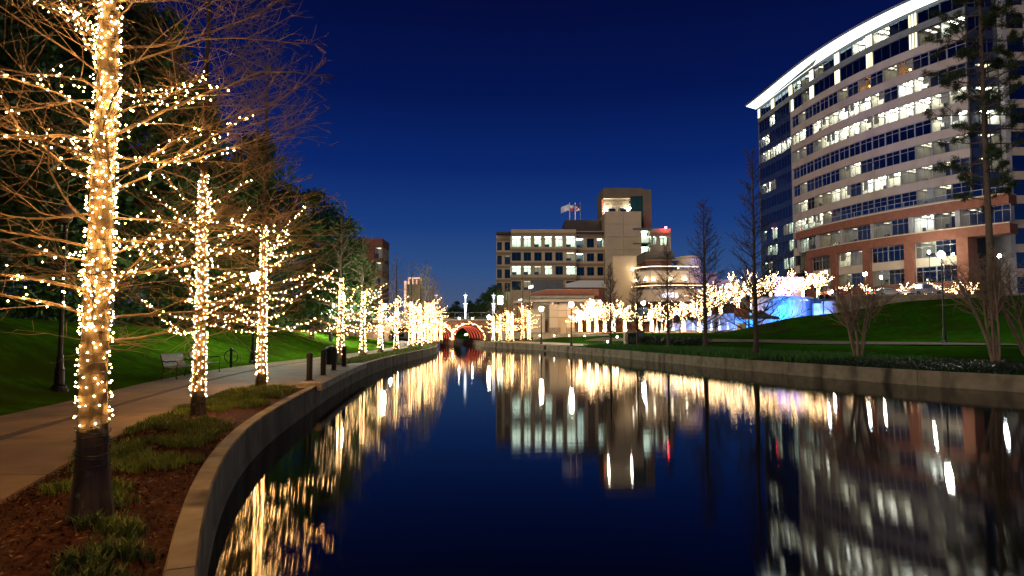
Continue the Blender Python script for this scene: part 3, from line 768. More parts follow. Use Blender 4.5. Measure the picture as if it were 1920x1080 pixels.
def make_trunk(rng, H, r, k=16, flare=1.9, lean=0.03, butt=0.16, nb=7, hf=0.8, top=0.12):
    z, rad = trunk_profile(H, r, flare, hf, top)
    zz = np.sort(np.unique(np.concatenate([z, np.linspace(0, H, 26)])))
    rr = np.interp(zz, z, rad)
    cx = np.cumsum(rng.normal(0, lean * 0.25, len(zz))); cyy = np.cumsum(rng.normal(0, lean * 0.25, len(zz)))
    cx -= np.interp(0, zz, cx); cyy -= np.interp(0, zz, cyy)
    a = np.arange(k) * 2 * pi / k
    ph = rng.random(nb) * 0.5
    V = []
    for c0, c1, z_, r_ in zip(cx, cyy, zz, rr):
        b = butt * math.exp(-max(z_, 0) / 0.6)
        m = 1 + b * np.cos(a * nb + ph[0] + 0.4 * math.sin(z_ * 3)) + (0.02 * np.sin(a * 13 + z_ * 2.1) if k > 20 else 0) + 0.03 * np.sin(a * 3 + z_ * 1.7) + 0.02 * np.sin(a * 5 - z_ * 2.9)
        V.append(np.stack([c0 + r_ * m * np.cos(a), c1 + r_ * m * np.sin(a), np.full(k, z_)], -1))
    V = np.array(V)
    ctr = lambda q: np.stack([np.interp(q, zz, cx), np.interp(q, zz, cyy), q], -1)
    rad_f = lambda q: np.interp(q, zz, rr)
    mb = MB()
    V2 = np.concatenate([V, V[:, :1]], axis=1)
    mb.grid(np.transpose(V2, (1, 0, 2)))
    return mb, ctr, rad_f

def cypress(seed, H, r, zlo, n1, L0, per2, per3, el=(0.02, 0.45), up=0.35, l2=0.42, l3=0.42, k1=5, minr=0.003, flare=1.9, cone=0.75, rb=0.30, jit=0.13, n1p=8, top=0.12, gap=None, kt=12):
    rng = np.random.default_rng(seed)
    trunk, ctr, rad = make_trunk(rng, H, r, k=kt, flare=flare, top=top, butt=0.15, nb=6)
    t = (np.arange(n1) + rng.random(n1) * 0.8) / n1
    z = zlo + (H * 0.985 - zlo) * t ** 1.08
    az = np.arange(n1) * 2.39996 + rng.normal(0, 0.35, n1)
    if gap:
        pass
    e = el[0] + (el[1] - el[0]) * t + rng.normal(0, 0.10, n1)
    D = np.stack([np.cos(az) * np.cos(e), np.sin(az) * np.cos(e), np.sin(e)], -1)
    L = L0 * (1 - cone * t) * (0.75 + 0.5 * rng.random(n1))
    r1 = np.clip(rad(z) * rb * (0.7 + 0.6 * rng.random(n1)), 0.006, 0.06)
    C = ctr(z)
    P1, R1 = grow(rng, C + D * rad(z)[:, None] * 0.7, D, L, r1, n1p, up, jit)
    br = MB(); br.tubes(P1, R1, k1)
    pos, D2, L2, r2 = sprout(rng, P1, R1, per2, 0.12, 0.98, 0.65, 0.75, l2, 0.5, L, minr)
    P2, R2 = grow(rng, pos, D2, L2, r2, 6, 0.12, 0.13)
    br.tubes(P2, R2, 3)
    if per3:
        pos, D3, L3, r3 = sprout(rng, P2, R2, per3, 0.15, 0.98, 0.65, 0.6, l3, 0.6, L2, minr * 0.8)
        P3, R3 = grow(rng, pos, D3, L3, r3, 4, 0.0, 0.16, 0.5)
        br.tubes(P3, R3, 3)
    return trunk, br, dict(ctr=ctr, rad=rad, P1=P1, R1=R1, t=t, L=L, rng=rng, H=H, P2=P2)

def lights_on(info, z0, z1, dz, per, r, br_to, br_step, zb=(0, 99), frac=0.7, off=1.15, rnd=0.03, kind='ico', side2=0.0, extra=0):
    """bulbs wound round the trunk and run along the branches"""
    rng = np.random.default_rng(5)
    ctr, rad = info['ctr'], info['rad']
    turns = (z1 - z0) / dz
    n = int(turns * per)
    q = np.arange(n) / max(n, 1)
    z = z0 + (z1 - z0) * q
    a = q * turns * 2 * pi + rng.normal(0, 0.12, n)
    C = ctr(z); R = rad(z) * off + 0.012
    pts = np.stack([C[:, 0] + np.cos(a) * R, C[:, 1] + np.sin(a) * R, z + rng.normal(0, rnd, n)], -1)
    cord = np.stack([C[:, 0] + np.cos(a) * (R - 0.008), C[:, 1] + np.sin(a) * (R - 0.008), z], -1)
    out = [pts]; cords = []
    if extra:
        ze = 1.85 + (z1 - 1.85) * rng.random(extra); ae = rng.random(extra) * 2 * pi
        Ce = ctr(ze); Re = rad(ze) * off + 0.015
        out.append(np.stack([Ce[:, 0] + np.cos(ae) * Re, Ce[:, 1] + np.sin(ae) * Re, ze], -1))
    for i in range(len(info['P1'])):
        p = info['P1'][i]
        if not (zb[0] <= p[0][2] <= zb[1]) or rng.random() > frac:
            continue
        ln = np.linalg.norm(np.diff(p, axis=0), axis=1); s = np.concatenate([[0], np.cumsum(ln)])
        end = min(s[-1] * 0.92, br_to * (0.6 + 0.7 * rng.random()))
        m = max(2, int(end / br_step))
        u = np.linspace(0.04, end, m) + rng.normal(0, br_step * 0.2, m)
        x = np.stack([np.interp(u, s, p[:, j]) for j in range(3)], -1)
        rb_ = np.interp(u, s, info['R1'][i]) + 0.012
        an = rng.random(m) * 2 * pi
        x = x + np.stack([np.cos(an) * rb_ * 0.7, np.sin(an) * rb_ * 0.7, np.sin(an * 1.7) * rb_], -1) + rng.normal(0, side2, (m, 3))
        out.append(x)
        if m >= 4:
            cords.append(x[np.linspace(0, m - 1, 6).astype(int)])
    return np.concatenate(out), cord, cords

def vase_tree(seed, H, r, zf, nl, spread, levels=(3, 4), minr=0.006, k=5):
    """bare round-headed tree: limbs fan out of the top of a short trunk"""
    rng = np.random.default_rng(seed)
    trunk, ctr, rad = make_trunk(rng, zf + 0.3, r, k=8, flare=1.3, butt=0.05, top=0.75)
    az = np.arange(nl) * 2.39996 + rng.normal(0, 0.3, nl)
    e = rng.uniform(0.45, 1.2, nl) if spread > 0.5 else rng.uniform(0.9, 1.3, nl)
    D = np.stack([np.cos(az) * np.cos(e), np.sin(az) * np.cos(e), np.sin(e)], -1)
    L = (H - zf) * rng.uniform(0.7, 1.0, nl)
    zs = zf * rng.uniform(0.85, 1.05, nl)
    P1, R1 = grow(rng, ctr(zs), D, L, np.full(nl, r * 0.55), 6, 0.25, 0.14, 0.3)
    br = MB(); br.tubes(P1, R1, k)
    pos, D2, L2, r2 = sprout(rng, P1, R1, levels[0], 0.2, 0.95, 0.7, 0.2, 0.6, 0.6, L, minr, 0.15)
    P2, R2 = grow(rng, pos, D2, L2, r2, 5, 0.15, 0.18, 0.3)
    br.tubes(P2, R2, 4)
    pos, D3, L3, r3 = sprout(rng, P2, R2, levels[1], 0.2, 0.98, 0.7, 0.2, 0.5, 0.6, L2, minr * 0.7, 0.1)
    P3, R3 = grow(rng, pos, D3, L3, r3, 4, 0.1, 0.22, 0.4)
    br.tubes(P3, R3, 3)
    return trunk, br, dict(ctr=ctr, rad=rad, P1=np.concatenate([P1[:, [0, 1, 2, 3, 5]], P2]), R1=np.concatenate([R1[:, [0, 1, 2, 3, 5]], R2]), rng=rng, zf=zf)

# ---- the three big lit trees at the front: each its own tree, each with its own string lights
def in_frame(p):
    v = p - np.array([0, 0, EYE]); c, s = cos(TILT), sin(TILT)
    zf = v[:, 1] * c + v[:, 2] * s; yf = -v[:, 1] * s + v[:, 2] * c
    px = 960 + F * v[:, 0] / np.maximum(zf, 0.01); py = 540 - F * yf / np.maximum(zf, 0.01)
    return (zf > 0.1) & (px > -10) & (px < 1930) & (py > -10) & (py < 1090)

def lit_tree(name, label, base, seed, P, Lt, llabel, bulbr, single=0, cordr=0.004, mat='bulb'):
    t = thing(name, label, 'tree', base, 0, 'lit cypress trees along the left path')
    ORI[t.name] = (0, 0, 0)
    tr, br, info = cypress(seed, **P)
    tr.build('trunk', M['bark'], t, smooth=True)
    br.build('branches', M['twig'], t, smooth=True)
    pts, cord, cords = lights_on(info, **Lt)
    g = thing('string_lights', llabel, 'string lights', base, 0, 'warm string lights wound on trees')
    ORI[g.name] = (0, 0, 0)
    mb = MB()
    seg = cord[:len(cord) // 9 * 9].reshape(-1, 9, 3)
    mb.tubes(cord[None], np.full((1, len(cord)), cordr), 4)
    if cords:
        mb.tubes(np.array(cords), np.full((len(cords), 6), cordr), 3)
    # the dark, unlit turns of cord at the foot of the wrapped part
    z0 = Lt['z0']
    q = np.linspace(0, 1, 160); zz = z0 * 0.52 + (z0 * 1.0 - z0 * 0.52) * q; a = q * 7 * 2 * pi
    C = info['ctr'](zz); R = info['rad'](zz) * 1.07 + 0.01
    lo = np.stack([C[:, 0] + np.cos(a) * R, C[:, 1] + np.sin(a) * R, zz + 0.025 * np.sin(a * 1.3)], -1)
    mb.tubes(lo[None], np.full((1, len(lo)), cordr * 1.3), 4)
    mb.build('cord', M['wire'], g)
    if single:
        wp = pts + np.array(base)
        vis = in_frame(wp)
        d = np.linalg.norm(wp - np.array([0, 0, EYE]), axis=1) + np.where(vis, 0, 1000)
        order = np.argsort(d)
        me = MB().balls([(0, 0, 0)], bulbr).balls([(0, 0, 0)], bulbr * 1.85, 'ico', 1).mesh('bulb', [M[mat], M['haloglass']], smooth=True)
        for i in order[:single]:
            b = bpy.data.objects.new('bulb', me); b.location = tuple(pts[i]); b.scale = (0.8 + 0.5 * ((i * 37) % 11) / 11,) * 3; b.parent = g; COL.objects.link(b)
        pts = pts[order[single:]]
    if len(pts):
        rr = bulbr * np.random.default_rng(8).uniform(0.75, 1.3, len(pts))
        tag(MB().balls(pts, rr).balls(pts, rr * 1.85, 'ico', 1).build('small_bulbs', [M[mat], M['haloglass']], g, smooth=True), kind='stuff')
    return t, info

T1B = G(168, 985, GL); T2B = G(372, 785, GL); T3B = G(490, 732, GL)
lit_tree('cypress_tree', 'largest bare lit cypress, standing among grass clumps beside the path', tuple(T1B), 11,
         dict(kt=36, H=13.0, r=0.132, zlo=1.75, n1=125, L0=2.55, per2=12, per3=4, el=(0.05, 0.85), up=0.25, l2=0.52, l3=0.55, minr=0.0045, cone=0.5, flare=1.6, k1=6, rb=0.15, jit=0.14),
         dict(z0=0.98, z1=6.6, dz=0.10, per=9.5, r=0.012, br_to=1.5, br_step=0.05, zb=(1.7, 5.9), frac=0.78, rnd=0.04, side2=0.03, extra=330),
         'warm string lights wound round the thick trunk of the largest bare cypress', 0.0066, single=300)
lit_tree('cypress_tree', 'bare cypress lit to mid height, standing in mulch before the two benches', tuple(T2B), 23,
         dict(kt=36, H=11.5, r=0.118, zlo=1.7, n1=92, L0=2.9, per2=9, per3=3, el=(0.05, 0.8), up=0.25, l2=0.5, l3=0.55, minr=0.0068, cone=0.55, k1=5, rb=0.17, flare=1.45, jit=0.13),
         dict(z0=0.5, z1=5.15, dz=0.105, per=9, r=0.012, br_to=1.7, br_step=0.085, zb=(1.6, 4.6), frac=0.8, rnd=0.04, side2=0.02),
         'warm string lights on the second large cypress, in front of the benches', 0.0082)
lit_tree('cypress_tree', 'bare cypress with wide low lit branches beside the paved landing and first bollard', tuple(T3B), 37,
         dict(kt=36, H=10.5, r=0.125, zlo=1.75, n1=84, L0=3.0, per2=9, per3=3, el=(0.02, 0.75), up=0.25, l2=0.5, l3=0.55, minr=0.0085, cone=0.55, k1=5, rb=0.17, flare=1.45, jit=0.13),
         dict(z0=0.42, z1=5.0, dz=0.115, per=8, r=0.012, br_to=2.1, br_step=0.11, zb=(1.6, 4.4), frac=0.8, rnd=0.05, side2=0.03),
         'warm string lights on the cypress between the landing and the planting bed', 0.0108)

# ---- lit cypresses further along both banks: three patterns, copied
def lit_proto(seed, H, r, rb_, top, n1, L0, bulbr, z0=0.35, dz=0.13, per=6, zlo=1.5, brt=1.5, mat='bulbfar', step=0.15):
    t = local_thing('cypress_tree', 'x', 'tree')
    tr, br, info = cypress(seed, H, r, zlo, n1, L0, 7, 3, el=(0.05, 0.55), up=0.3, minr=0.011, k1=4, n1p=6)
    tr.build('trunk', M['bark'], t, smooth=True); br.build('branches', M['twig'], t)
    pts, cord, cords = lights_on(info, z0, top, dz, per, 0, brt, step, (1.4, top - 0.3), 0.75, rnd=0.06, side2=0.05, kind='oct')
    g = local_thing('string_lights', 'x', 'string lights')
    tag(MB().balls(pts, bulbr, 'oct').build('bulbs', M[mat], g), kind='stuff')
    return t, g
protos = [lit_proto(51, 8.5, 0.16, 0, 4.7, 46, 2.5, 0.025), lit_proto(52, 8.0, 0.15, 0, 4.3, 44, 2.5, 0.028), lit_proto(53, 7.4, 0.14, 0, 4.0, 44, 2.3, 0.033)]
used = set()
def place_lit(kind, loc, rz, tl, ll, tg, lg, sc=1.0):
    t, g = protos[kind]
    if kind not in used:
        used.add(kind)
        for o, l, gr in ((t, tl, tg), (g, ll, lg)):
            o.location = loc; o.rotation_euler = (0, 0, rz); o.scale = (sc,) * 3; o['label'] = l; o['group'] = gr
    else:
        copy_tree(t, loc, rz, tl, tg, sc); copy_tree(g, loc, rz, ll, lg, sc)
LEFTROW = [(639, 39.4, 0, 1.02), (681, 44.6, 1, 1.0), (714, 51.7, 2, 1.0), (743, 56.5, 0, 0.92), (770, 62.5, 1, 1.0), (787, 66, 2, 1.05), (799, 70.5, 1, 1.05), (805, 74, 0, 1.0),
           (812, 77.5, 2, 1.05), (776, 79, 2, 0.95), (790, 86, 0, 0.9), (818, 82, 1, 0.95), (827, 92, 2, 0.9)]
LDESC = ['directly behind the trash can', 'just past the trash can', 'beside the thin lamp post', 'where the path narrows',
         'starting the dense far cluster', 'inside the dense far cluster', 'inside the dense far cluster', 'inside the dense far cluster', 'near the bridge end',
         'on the lawn side', 'far back on the lawn side', 'near the left bridge arch', 'closest to the left bridge arch']
for i, (px, Y, k, sc) in enumerate(LEFTROW):
    x = XP(px, Y)
    ordn = ORD[i]
    place_lit(k, (x, Y, GL), i * 1.3, f'{ordn} left-bank lit cypress past the bollards, {LDESC[i]}', f'string lights on the {ordn} left-bank lit cypress counted past the bollards',
              'lit cypress trees along the left path', 'warm string lights wound on trees', sc)
for i, (px, Y, k, sc) in enumerate([(925, 91, 2, 0.86), (938, 90, 1, 0.86), (952, 89, 0, 0.88), (960, 88, 2, 0.96), (980, 89, 0, 1.0), (992, 86, 1, 0.92)]):
    x = XP(px, Y)
    place_lit(k, (x, Y, zr(x, Y)), i * 2.1, f'{ORD[i]} small lit cypress right of the bridge on the far canal bank', f'warm string lights on the {ORD[i]} small cypress right of the bridge',
              'small lit cypresses right of the bridge', 'warm string lights wound on trees', sc)

# ---- lit round-headed trees on the plaza and in front of the office building
def vase_proto(seed, H, r, zf, nl, bulbr, step, mat, z0=0.2):
    t = local_thing('plaza_tree', 'x', 'tree')
    tr, br, info = vase_tree(seed, H, r, zf, nl, 0.7)
    tr.build('trunk', M['bark'], t, smooth=True); br.build('branches', M['twig'], t)
    info['P1'] = info['P1']
    pts, cord, cords = lights_on(info, z0, zf, 0.14, 7, 0, 3.0, step, (0, 99), 0.9, rnd=0.05, side2=0.05)
    g = local_thing('string_lights', 'x', 'string lights')
    tag(MB().balls(pts, bulbr, 'oct').build('bulbs', M[mat], g), kind='stuff')
    return t, g
vp = [vase_proto(61, 4.4, 0.16, 1.6, 9, 0.045, 0.14, 'bulbpl'), vase_proto(62, 5.6, 0.18, 1.8, 11, 0.05, 0.15, 'bulbpl'), vase_proto(63, 6.8, 0.2, 1.7, 14, 0.05, 0.17, 'bulbpl')]
vused = set()
def place_vase(k, loc, rz, tl, ll, tg, sc=1.0):
    t, g = vp[k]
    lg = 'warm string lights wound on trees'
    if k not in vused:
        vused.add(k)
        for o, l, gr in ((t, tl, tg), (g, ll, lg)):
            o.location = loc; o.rotation_euler = (0, 0, rz); o.scale = (sc,) * 3; o['label'] = l; o['group'] = gr
    else:
        copy_tree(t, loc, rz, tl, tg, sc); copy_tree(g, loc, rz, ll, lg, sc)
PL = [(1088, 95, 0, 0.95, 1.86), (1104, 94, 0, 1.0, 1.86), (1118, 93, 1, 0.95, 1.86), (1134, 92, 1, 0.9, 1.86), (1150, 93, 0, 1.1, 1.86), (1172, 93, 0, 1.0, 1.86), (1201, 96, 0, 1.0, 1.86), (1222, 91, 0, 1.08, 1.86),
      (1250, 96, 0, 1.05, 1.86), (1281, 92, 1, 0.88, 1.86), (1311, 93, 1, 0.92, 1.86)]
PD = ['beside the stone block', 'beside the stone block', 'in the brightest clump', 'in the brightest clump', 'behind the thin cypress', 'behind the grey utility cabinet', 'beside the lamp with blue banners',
      'just past the blue banner lamp', 'under the glowing restaurant sign', 'beside the person in a grey shirt', 'in front of the pale blue fountain wall']
for i, (px, Y, k, sc, z) in enumerate(PL):
    x = XP(px, Y)
    place_vase(k, (x, Y, z), i * 1.7, f'{ORD[i]} round-headed lit tree on the plaza, {PD[i]}', f'string lights on the {ORD[i]} lit plaza tree, {PD[i]}', 'lit trees on the plaza', sc)
UP = [(1330, 106, 2, 0.95, 3.6), (1352, 106, 1, 1.2, 3.6), (1385, 103, 2, 1.0, 4.6), (1412, 108, 2, 1.05, 5.2), (1446, 110, 2, 0.74, RD), (1480, 110, 2, 0.78, RD), (1508, 110, 1, 0.78, RD), (1536, 106, 1, 0.9, RD)]
UD = ['above the pale fountain wall', 'behind the dark cypress', 'behind the canopy tent', 'behind the tallest bare cypress', 'above the blue water wall', 'in the violet glow', 'at the violet end of the water wall', 'beside the concrete pier']
for i, (px, Y, k, sc, z) in enumerate(UP):
    x = XP(px, Y)
    place_vase(k, (x, Y, z), i * 1.1 + 0.4, f'{ORD[i]} large lit tree on the upper terrace, {UD[i]}', f'string lights on the {ORD[i]} upper terrace tree, {UD[i]}', 'lit trees on the upper terrace', sc)
for i, (px, Y) in enumerate([(1585, 108), (1628, 108), (1700, 107), (1738, 106), (1757, 106), (1795, 104), (1826, 104)]):
    x = XP(px, Y)
    place_vase(0, (x, Y, RD), i * 2.3, f'{ORD[i]} small lit street tree in front of the brick storeys of the office building', f'warm string lights on the {ORD[i]} street tree before the brick storeys', 'small lit street trees', 0.66)

# ---- bare unlit trees on the right bank
CYD = ['slender bare cypress beside the stone terrace wall', 'thin bare cypress beside the grey utility cabinet', 'bare cypress before the glowing restaurant sign', 'bare dark cypress near the standing person in dark clothes',
       'tallest bare cypress, standing before the blue water wall']
for i, (px, Y, H, r, L0, sd) in enumerate([(1145, 62, 7.6, 0.10, 1.7, 71), (1195, 61, 7.0, 0.10, 1.6, 72), (1253, 58, 9.0, 0.12, 2.0, 73), (1322, 50, 11.0, 0.17, 2.9, 74), (1416, 41, 12.6, 0.16, 2.6, 75)]):
    x = XP(px, Y)
    t = local_thing('cypress_tree', CYD[i], 'tree', (x, Y, zr(x, Y) - 0.03), 0, 'unlit bare cypresses on the right bank')
    tr, br, info = cypress(sd, H, r, 1.3, 95, L0 * 1.15, 11, 5, el=(0.25, 0.85), up=0.55, minr=0.013, k1=4, flare=1.5, rb=0.26, n1p=6, cone=0.78)
    tr.build('trunk', M['darkbark'], t, smooth=True); br.build('branches', M['darkbark'], t)

def myrtle(seed, label, loc, H, nst, lean, sp):
    rng = np.random.default_rng(seed)
    t = local_thing('crape_myrtle', label, 'tree', loc, 0, 'bare multi-stemmed trees on the lawn edge')
    az = np.arange(nst) * 2 * pi / nst + rng.normal(0, 0.4, nst)
    e = rng.uniform(1.38, 1.52, nst)
    D = np.stack([np.cos(az) * np.cos(e) + lean, np.sin(az) * np.cos(e), np.sin(e)], -1)
    P1, R1 = grow(rng, np.stack([np.cos(az) * 0.1, np.sin(az) * 0.1, np.full(nst, -0.15)], -1), D, np.full(nst, H * 0.62), rng.uniform(0.055, 0.085, nst), 8, -0.28, 0.05, 0.5)
    mb = MB(); mb.tubes(P1, R1, 8)
    mb.build('stems', M['myrtle'], t, smooth=True)
    br = MB()
    L1 = np.full(nst, H * 0.62)
    pos, D2, L2, r2 = sprout(rng, P1, R1, 7, 0.38, 1.0, 0.6, 0.1, sp * 1.15, 0.6, L1, 0.014, 0.15)
    P2, R2 = grow(rng, pos, D2, L2 + 0.5, r2, 6, 0.1, 0.12, 0.35); br.tubes(P2, R2, 5)
    pos, D3, L3, r3 = sprout(rng, P2, R2, 8, 0.15, 1.0, 0.7, 0.1, 0.6, 0.6, L2 + 0.5, 0.010, 0.05)
    P3, R3 = grow(rng, pos, D3, L3, r3, 5, 0.05, 0.16, 0.4); br.tubes(P3, R3, 3)
    pos, D4, L4, r4 = sprout(rng, P3, R3, 4, 0.2, 1.0, 0.7, 0.1, 0.6, 0.7, L3, 0.0075)
    P4, R4 = grow(rng, pos, D4, L4, r4, 4, 0.0, 0.2, 0.6); br.tubes(P4, R4, 3)
    br.build('twigs', M['myrtle'], t)
    return t
x = XP(1608, 36); myrtle(81, 'bare multi-stemmed tree at the end of the tall green grass strip', (x, 36, zr(x, 36)), 6.1, 5, 0.0, 0.5)
x = XP(1866, 31); myrtle(82, 'bare multi-stemmed tree right of the tall dark green lamp post', (x, 31, zr(x, 31)), 7.2, 5, 0.0, 0.7)
x = XP(1925, 33.5); myrtle(83, 'bare leaning tree at the edge of the picture right of the lamp post', (x, 33.5, zr(x, 33.5)), 6.8, 3, -0.32, 0.7)

# ---- leafy evergreens behind the lawn slope, and the pine before the office building
def leaf_cloud(rng, C, Rd, n, size, flat=0.6):
    """n small leaf clumps spread through ellipsoids; C (m,3), Rd (m,3)"""
    m = len(C)
    w = Rd.prod(axis=1) ** 0.67; idx = rng.choice(m, n, p=w / w.sum())
    v = unit(rng.normal(0, 1, (n, 3))) * (rng.random(n) ** 0.42)[:, None]
    p = C[idx] + v * Rd[idx]
    a = unit(rng.normal(0, 1, (n, 3))); b = unit(np.cross(a, rng.normal(0, 1, (n, 3))))
    s = (size * (0.6 + 0.8 * rng.random(n)))[:, None]
    V = np.stack([p - a * s, p + b * s * flat, p + a * s, p - b * s * flat], 1)
    return V.reshape(-1, 3), np.arange(4 * n).reshape(n, 4)

def evergreen_meshes(seed, H, r, wid, zc, ncl, nleaf, size, shape):
    rng = np.random.default_rng(seed)
    tr, ctr, rad = make_trunk(rng, H * 0.92, r, k=9, flare=1.4, butt=0.04, top=0.2)
    q = rng.random(ncl)
    z = zc + (H - zc) * q
    env = shape(q)
    az = rng.random(ncl) * 2 * pi; rr = wid * env * np.sqrt(rng.random(ncl)) * 0.95
    C = np.stack([np.cos(az) * rr, np.sin(az) * rr, z], -1)
    sz = wid * (0.20 + 0.22 * rng.random(ncl)) * (0.55 + 0.6 * env)
    Rd = np.stack([sz, sz, sz * 0.62], -1)
    V, Fc = leaf_cloud(rng, C, Rd, nleaf, size)
    cr = MB(); cr.add(V, Fc)
    n = min(ncl, 40)
    zs = np.clip(C[:n, 2] - rr[:n] * 0.35, 1.5, H * 0.9)
    A = ctr(zs); d = C[:n] - A
    P = np.stack([A, A + d * 0.5 + np.array([0, 0, 0.1]), C[:n]], 1)
    Rr = np.stack([np.full(n, r * 0.28), np.full(n, r * 0.18), np.full(n, r * 0.06)], 1)
    lm = MB(); lm.tubes(P, Rr, 5)
    return tr, lm, cr
dome = lambda q: np.sqrt(np.clip(1 - (2 * q - 0.9) ** 2, 0.03, 1))
conic = lambda q: np.clip(1.05 - q, 0.08, 1) ** 0.8
ev = []
for sd, H, r, w, zc, ncl, nl, sz, sh in ((91, 15.0, 0.25, 4.6, 2.2, 110, 11000, 0.20, dome), (92, 17.5, 0.28, 4.2, 2.5, 120, 11000, 0.20, conic), (93, 20.0, 0.30, 4.4, 3.0, 80, 9500, 0.22, dome)):
    t = local_thing('evergreen_tree', 'x', 'tree')
    tr, lm, cr = evergreen_meshes(sd, H, r, w, zc, ncl, nl, sz, sh)
    tr.build('trunk', M['darkbark'], t, smooth=True); lm.build('limbs', M['darkbark'], t); cr.build('crown', M['leaf'], t)
    ev.append(t)
eused = set()
EV = [(-9.5, 19.5, 27, 2, 1.15), (-22, 16, 24, 1, 1.1), (-27, 23.5, 0, 2, 1.2), (-24, 31, 0, 1, 1.2), (-22.5, 38, 0, 2, 1.0), (-25, 43, 0, 0, 1.25), (-21.5, 46, 0, 1, 0.95), (-19.8, 52, 0, 0, 1.0), (-17.0, 58, 0, 0, 0.84),
      (-16.2, 66, 0, 0, 0.75), (-17.6, 73, 0, 2, 0.5), (-31, 34, 0, 2, 1.3), (-33, 48, 0, 2, 1.15), (-30, 60, 0, 1, 1.05), (-29, 72, 0, 2, 0.9), (-19.5, 24, 0, 0, 0.8), (-18.6, 84, 0, 0, 0.55), (-21, 92, 0, 2, 0.5), (-36, 22, 0, 1, 1.3)]
EVD = ['', 'dark conical evergreen far behind the largest lit cypress', 'tall dark evergreen at the picture edge behind the largest lit cypress', 'dark conical evergreen behind the gap between the two front cypresses',
       'tall dark evergreen behind the second front cypress', 'broad dark evergreen in the back rank behind the benches', 'pointed dark evergreen behind the third front cypress', 'broad leafy evergreen left of the biggest round crown',
       'broad leafy evergreen with the biggest round crown against the sky', 'leafy evergreen at the right end of the wood, before the brick building', 'tall narrow evergreen hiding the foot of the brick building',
       'very tall evergreen in the back rank behind the near slope', 'very tall evergreen in the back rank behind the middle slope', 'conical evergreen in the back rank, right of the very tall ones', 'evergreen in the back rank nearest the brick building',
       'low dark evergreen at the top of the near lawn slope', 'small round evergreen below the pale tower', 'small evergreen beside the pale tower', 'outermost dark evergreen at the far edge of the wood']
for i, (x, Y, _, k, sc) in enumerate(EV):
    if i == 0:
        continue
    z = float(zleft(max(0.0, float(PF(Y)) - x), Y)) - 0.1
    src = ev[k]
    lab = EVD[i]
    if k not in eused:
        eused.add(k); src.location = (x, Y, z); src.rotation_euler = (0, 0, i * 1.9); src.scale = (sc,) * 3; src['label'] = lab; src['group'] = 'evergreens behind the lawn slope'
    else:
        copy_tree(src, (x, Y, z), i * 1.9, lab, 'evergreens behind the lawn slope', sc)
# dark undergrowth under the evergreens
r2 = np.random.default_rng(140)
n = 300
yv = r2.uniform(-14, 92, n); off = r2.uniform(9.5, 22, n)
xv = PF(yv) - off
zv = np.array([float(zleft(o, y)) for o, y in zip(off, yv)])
hh = r2.uniform(0.8, 2.4, n) * np.interp(yv, [-14, 60, 92], [1.2, 1.0, 0.6])
C = np.stack([xv, yv, zv + hh * 0.6], -1); Rd = np.stack([hh * 1.1, hh * 1.2, hh * 0.85], -1)
V, Fc = leaf_cloud(r2, C, Rd, 42000, 0.17)
tag(MB().add(V, Fc).build('wood_undergrowth', M['leaf']), kind='stuff')
C = np.array([(-18, 3, 10), (-24, 9, 11), (-19, -8, 10), (-27, -3, 12), (-17, -20, 10), (-26, -16, 12), (-21, 12, 9.0)]); Rd = np.tile([[5.0, 5.0, 7.5]], (7, 1))  # unseen leaf masses beside and behind the camera, added to shade the path
V, Fc = leaf_cloud(r2, C, Rd, 16000, 0.5)
tag(MB().add(V, Fc).build('unseen_shade_wood', M['leaf']), kind='stuff')
# small bare trees by the pale tower
for i, (px, Y, H, lab) in enumerate([(737, 105, 12.5, 'tall thin bare tree just left of the pale tower'), (797, 112, 13.0, 'tall thin bare tree just right of the pale tower'), (810, 118, 9.0, 'shorter bare tree right of the pale tower, before the left bridge lamp')]):
    x = XP(px, Y)
    t = local_thing('bare_tree', lab, 'tree', (x, Y, 0.6), 0, 'thin bare trees round the pale tower')
    tr, br, info = cypress(101 + i, H, 0.14, 2.0, 46, 2.3, 7, 3, el=(0.4, 0.9), up=0.5, minr=0.014, k1=4, n1p=6, cone=0.75)
    tr.build('trunk', M['darkbark'], t); br.build('branches', M['darkbark'], t)
# dark trees behind the bridge
for i, (px, Y, k, sc) in enumerate([(856, 190, 0, 0.62), (880, 195, 2, 0.5), (898, 188, 0, 0.66), (915, 185, 2, 0.62), (928, 180, 2, 0.68), (845, 200, 0, 0.5)]):
    x = XP(px, Y)
    copy_tree(ev[k], (x, Y, 0.5), i * 2.2, f'{ORD[i]} dark tree in the row beyond the bridge', 'dark trees beyond the bridge', sc)

